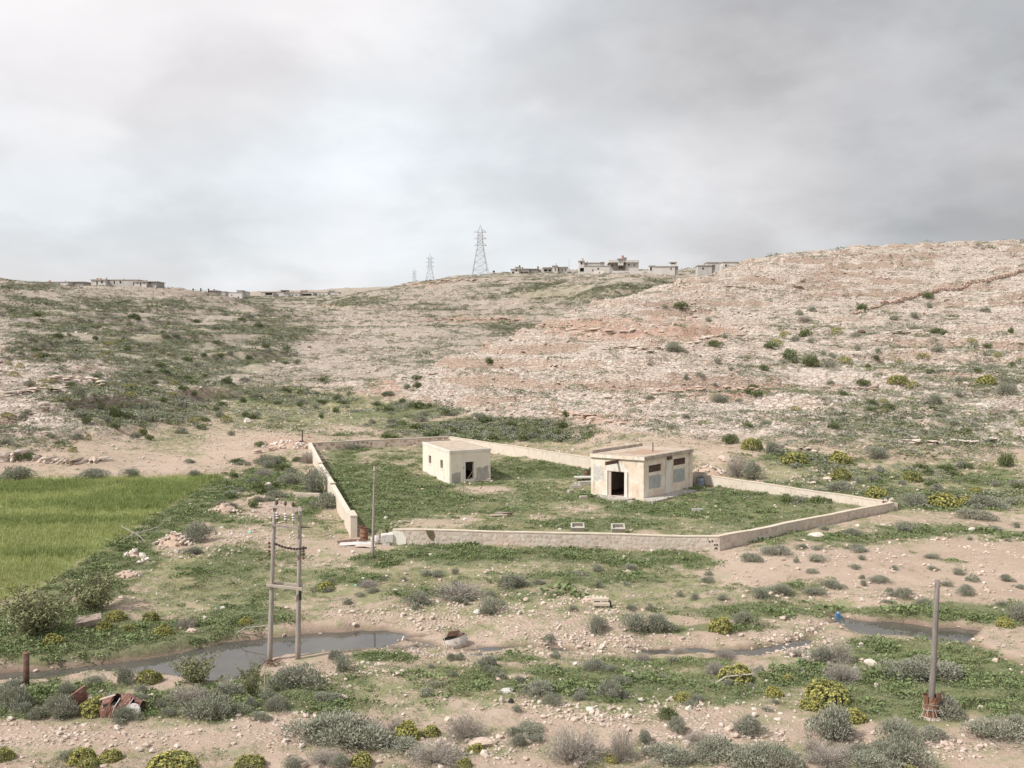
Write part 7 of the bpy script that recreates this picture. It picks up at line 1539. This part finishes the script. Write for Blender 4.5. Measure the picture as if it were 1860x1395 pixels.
    # litter: bags, bottles
    for (x, y, w, h, lab, m, nm) in ((922, 1256, 26, 7, 'crumpled white plastic sheet in the green patch beside the wide saltbush', M_WHITE, 'plastic_sheet'), (911, 1276, 11, 13, 'tan and white sack below the crumpled plastic sheet', M_PLANK, 'sack'), (928, 1276, 10, 9, 'black bag right of the tan and white sack', M_BLACK, 'bag'), (1046, 1207, 12, 6, 'white rag at the rill bank, below the stones', M_WHITE, 'rag'), (272, 1299, 11, 4, 'pale green plastic bottle in the herbs right of the car wreck', M_TEAL, 'bottle'), (405, 1106, 10, 6, 'white plastic bag on the grass left of the pole frame', M_WHITE, 'bag'), (392, 1106, 6, 4, 'smaller white scrap left of the white plastic bag', M_WHITE, 'scrap'), (454, 968, 7, 4, 'pale green litter left of the insulator arms, in the herbs', M_TEAL, 'litter'), (646, 1064, 5, 4, 'tiny pale green litter on the grass right of the pole frame', M_TEAL, 'litter'), (285, 1080, 5, 4, 'white scrap on the grass above the pool bank', M_WHITE, 'scrap'), (870, 1113, 18, 8, 'pale crumpled sheet on the stones below the wide pale bush', M_WHITE, 'plastic_sheet'), (1594, 1293, 8, 4, 'grey-blue scrap in the green patch left of the oil drum', M_BLUEG, 'scrap'), (561, 795, 6, 5, 'orange-red rag at the outer corner of the far left wall', M_REDP, 'rag')):
        q = hit(x, y); s = scale_at(q); rr = random.Random(x); mb = MB(); W, H = w / s / 2, h / s; T = Matrix.Rotation(rr.uniform(0, 6), 3, 'Z')
        V = []; k = 9
        prof = [(.55, 0), (1.0, .18), (.85, .55), (.45, .9)]
        mb.lathe(q + Vector((0, 0, -.02)), [(a * W, b * H) for a, b in prof] + [(0, H)], k, jit=.25, rnd=rr); o = mb.build(nm, m); o.scale = (1, 1, 1); tag(o, lab, nm.replace('_', ' '), None, 'thing')
    # fallen dead branches
    for (x, y, l, rz, lab) in ((265, 985, 2.6, 2.3, 'long bleached branch leaning out of the red stone heap'), (215, 985, 3.0, .6, 'pale bare branches at the edge of the field'), (1300, 1240, 1.6, -.3, 'thin white branch lying in the green patch by the broad spurge'), (430, 1150, 1.6, -.4, 'bare white branch at the far bank of the pool'), (1595, 1084, .8, .2, 'dry branch on the pink ground')):
        def br(mb, x=x, y=y, l=l, rz=rz):
            p = hit(x, y); rnd = random.Random(x); d = Vector((math.cos(rz), math.sin(rz) * .4, .35)).normalized(); pts = [p + d * l * t + Vector((0, 0, .12 * math.sin(t * 5))) for t in (0, .3, .6, 1)]; mb.tube(pts, .03, 5)
            for i in range(7): b = pts[1 + i % 3]; mb.bar(b, b + (d + Vector((rnd.uniform(-.8, .8), rnd.uniform(-.6, .6), rnd.uniform(0, .6)))) * l * .22, .015, .006, 4)
        lying('dead_branch', [M_WIRE], lab, 'branch', br)
    # low brown wall remnant left of the yard
    def rem(mb): a = hit(532, 903); b = hit(580, 904); mb.obox((a.x, a.y, hz(a.x, a.y) - .2), (b.x - a.x, b.y - a.y, 0), (0, .4, 0), (0, 0, .62))
    lying('low_wall', [M_WALL], 'low brown wall remnant meeting the left yard wall', 'wall', rem)
    # red earth bank cut
    pts = [(452,826),(480,822),(505,813),(530,806),(552,803)]
    ledge(pts, .5, 16, 'raw red earth bank below the stones beyond the yard', 31, M_LEDGER, 1.2)
    def sticks(mb): 
        p = hit(480, 1267); mb.bar(p, p + Vector((.03, 0, 1.0)), .035, .03, 6)
    lying('short_stake', [M_PLANK], 'short pale stake in the bushes left below the pole frame', 'stake', sticks)
build_litter()
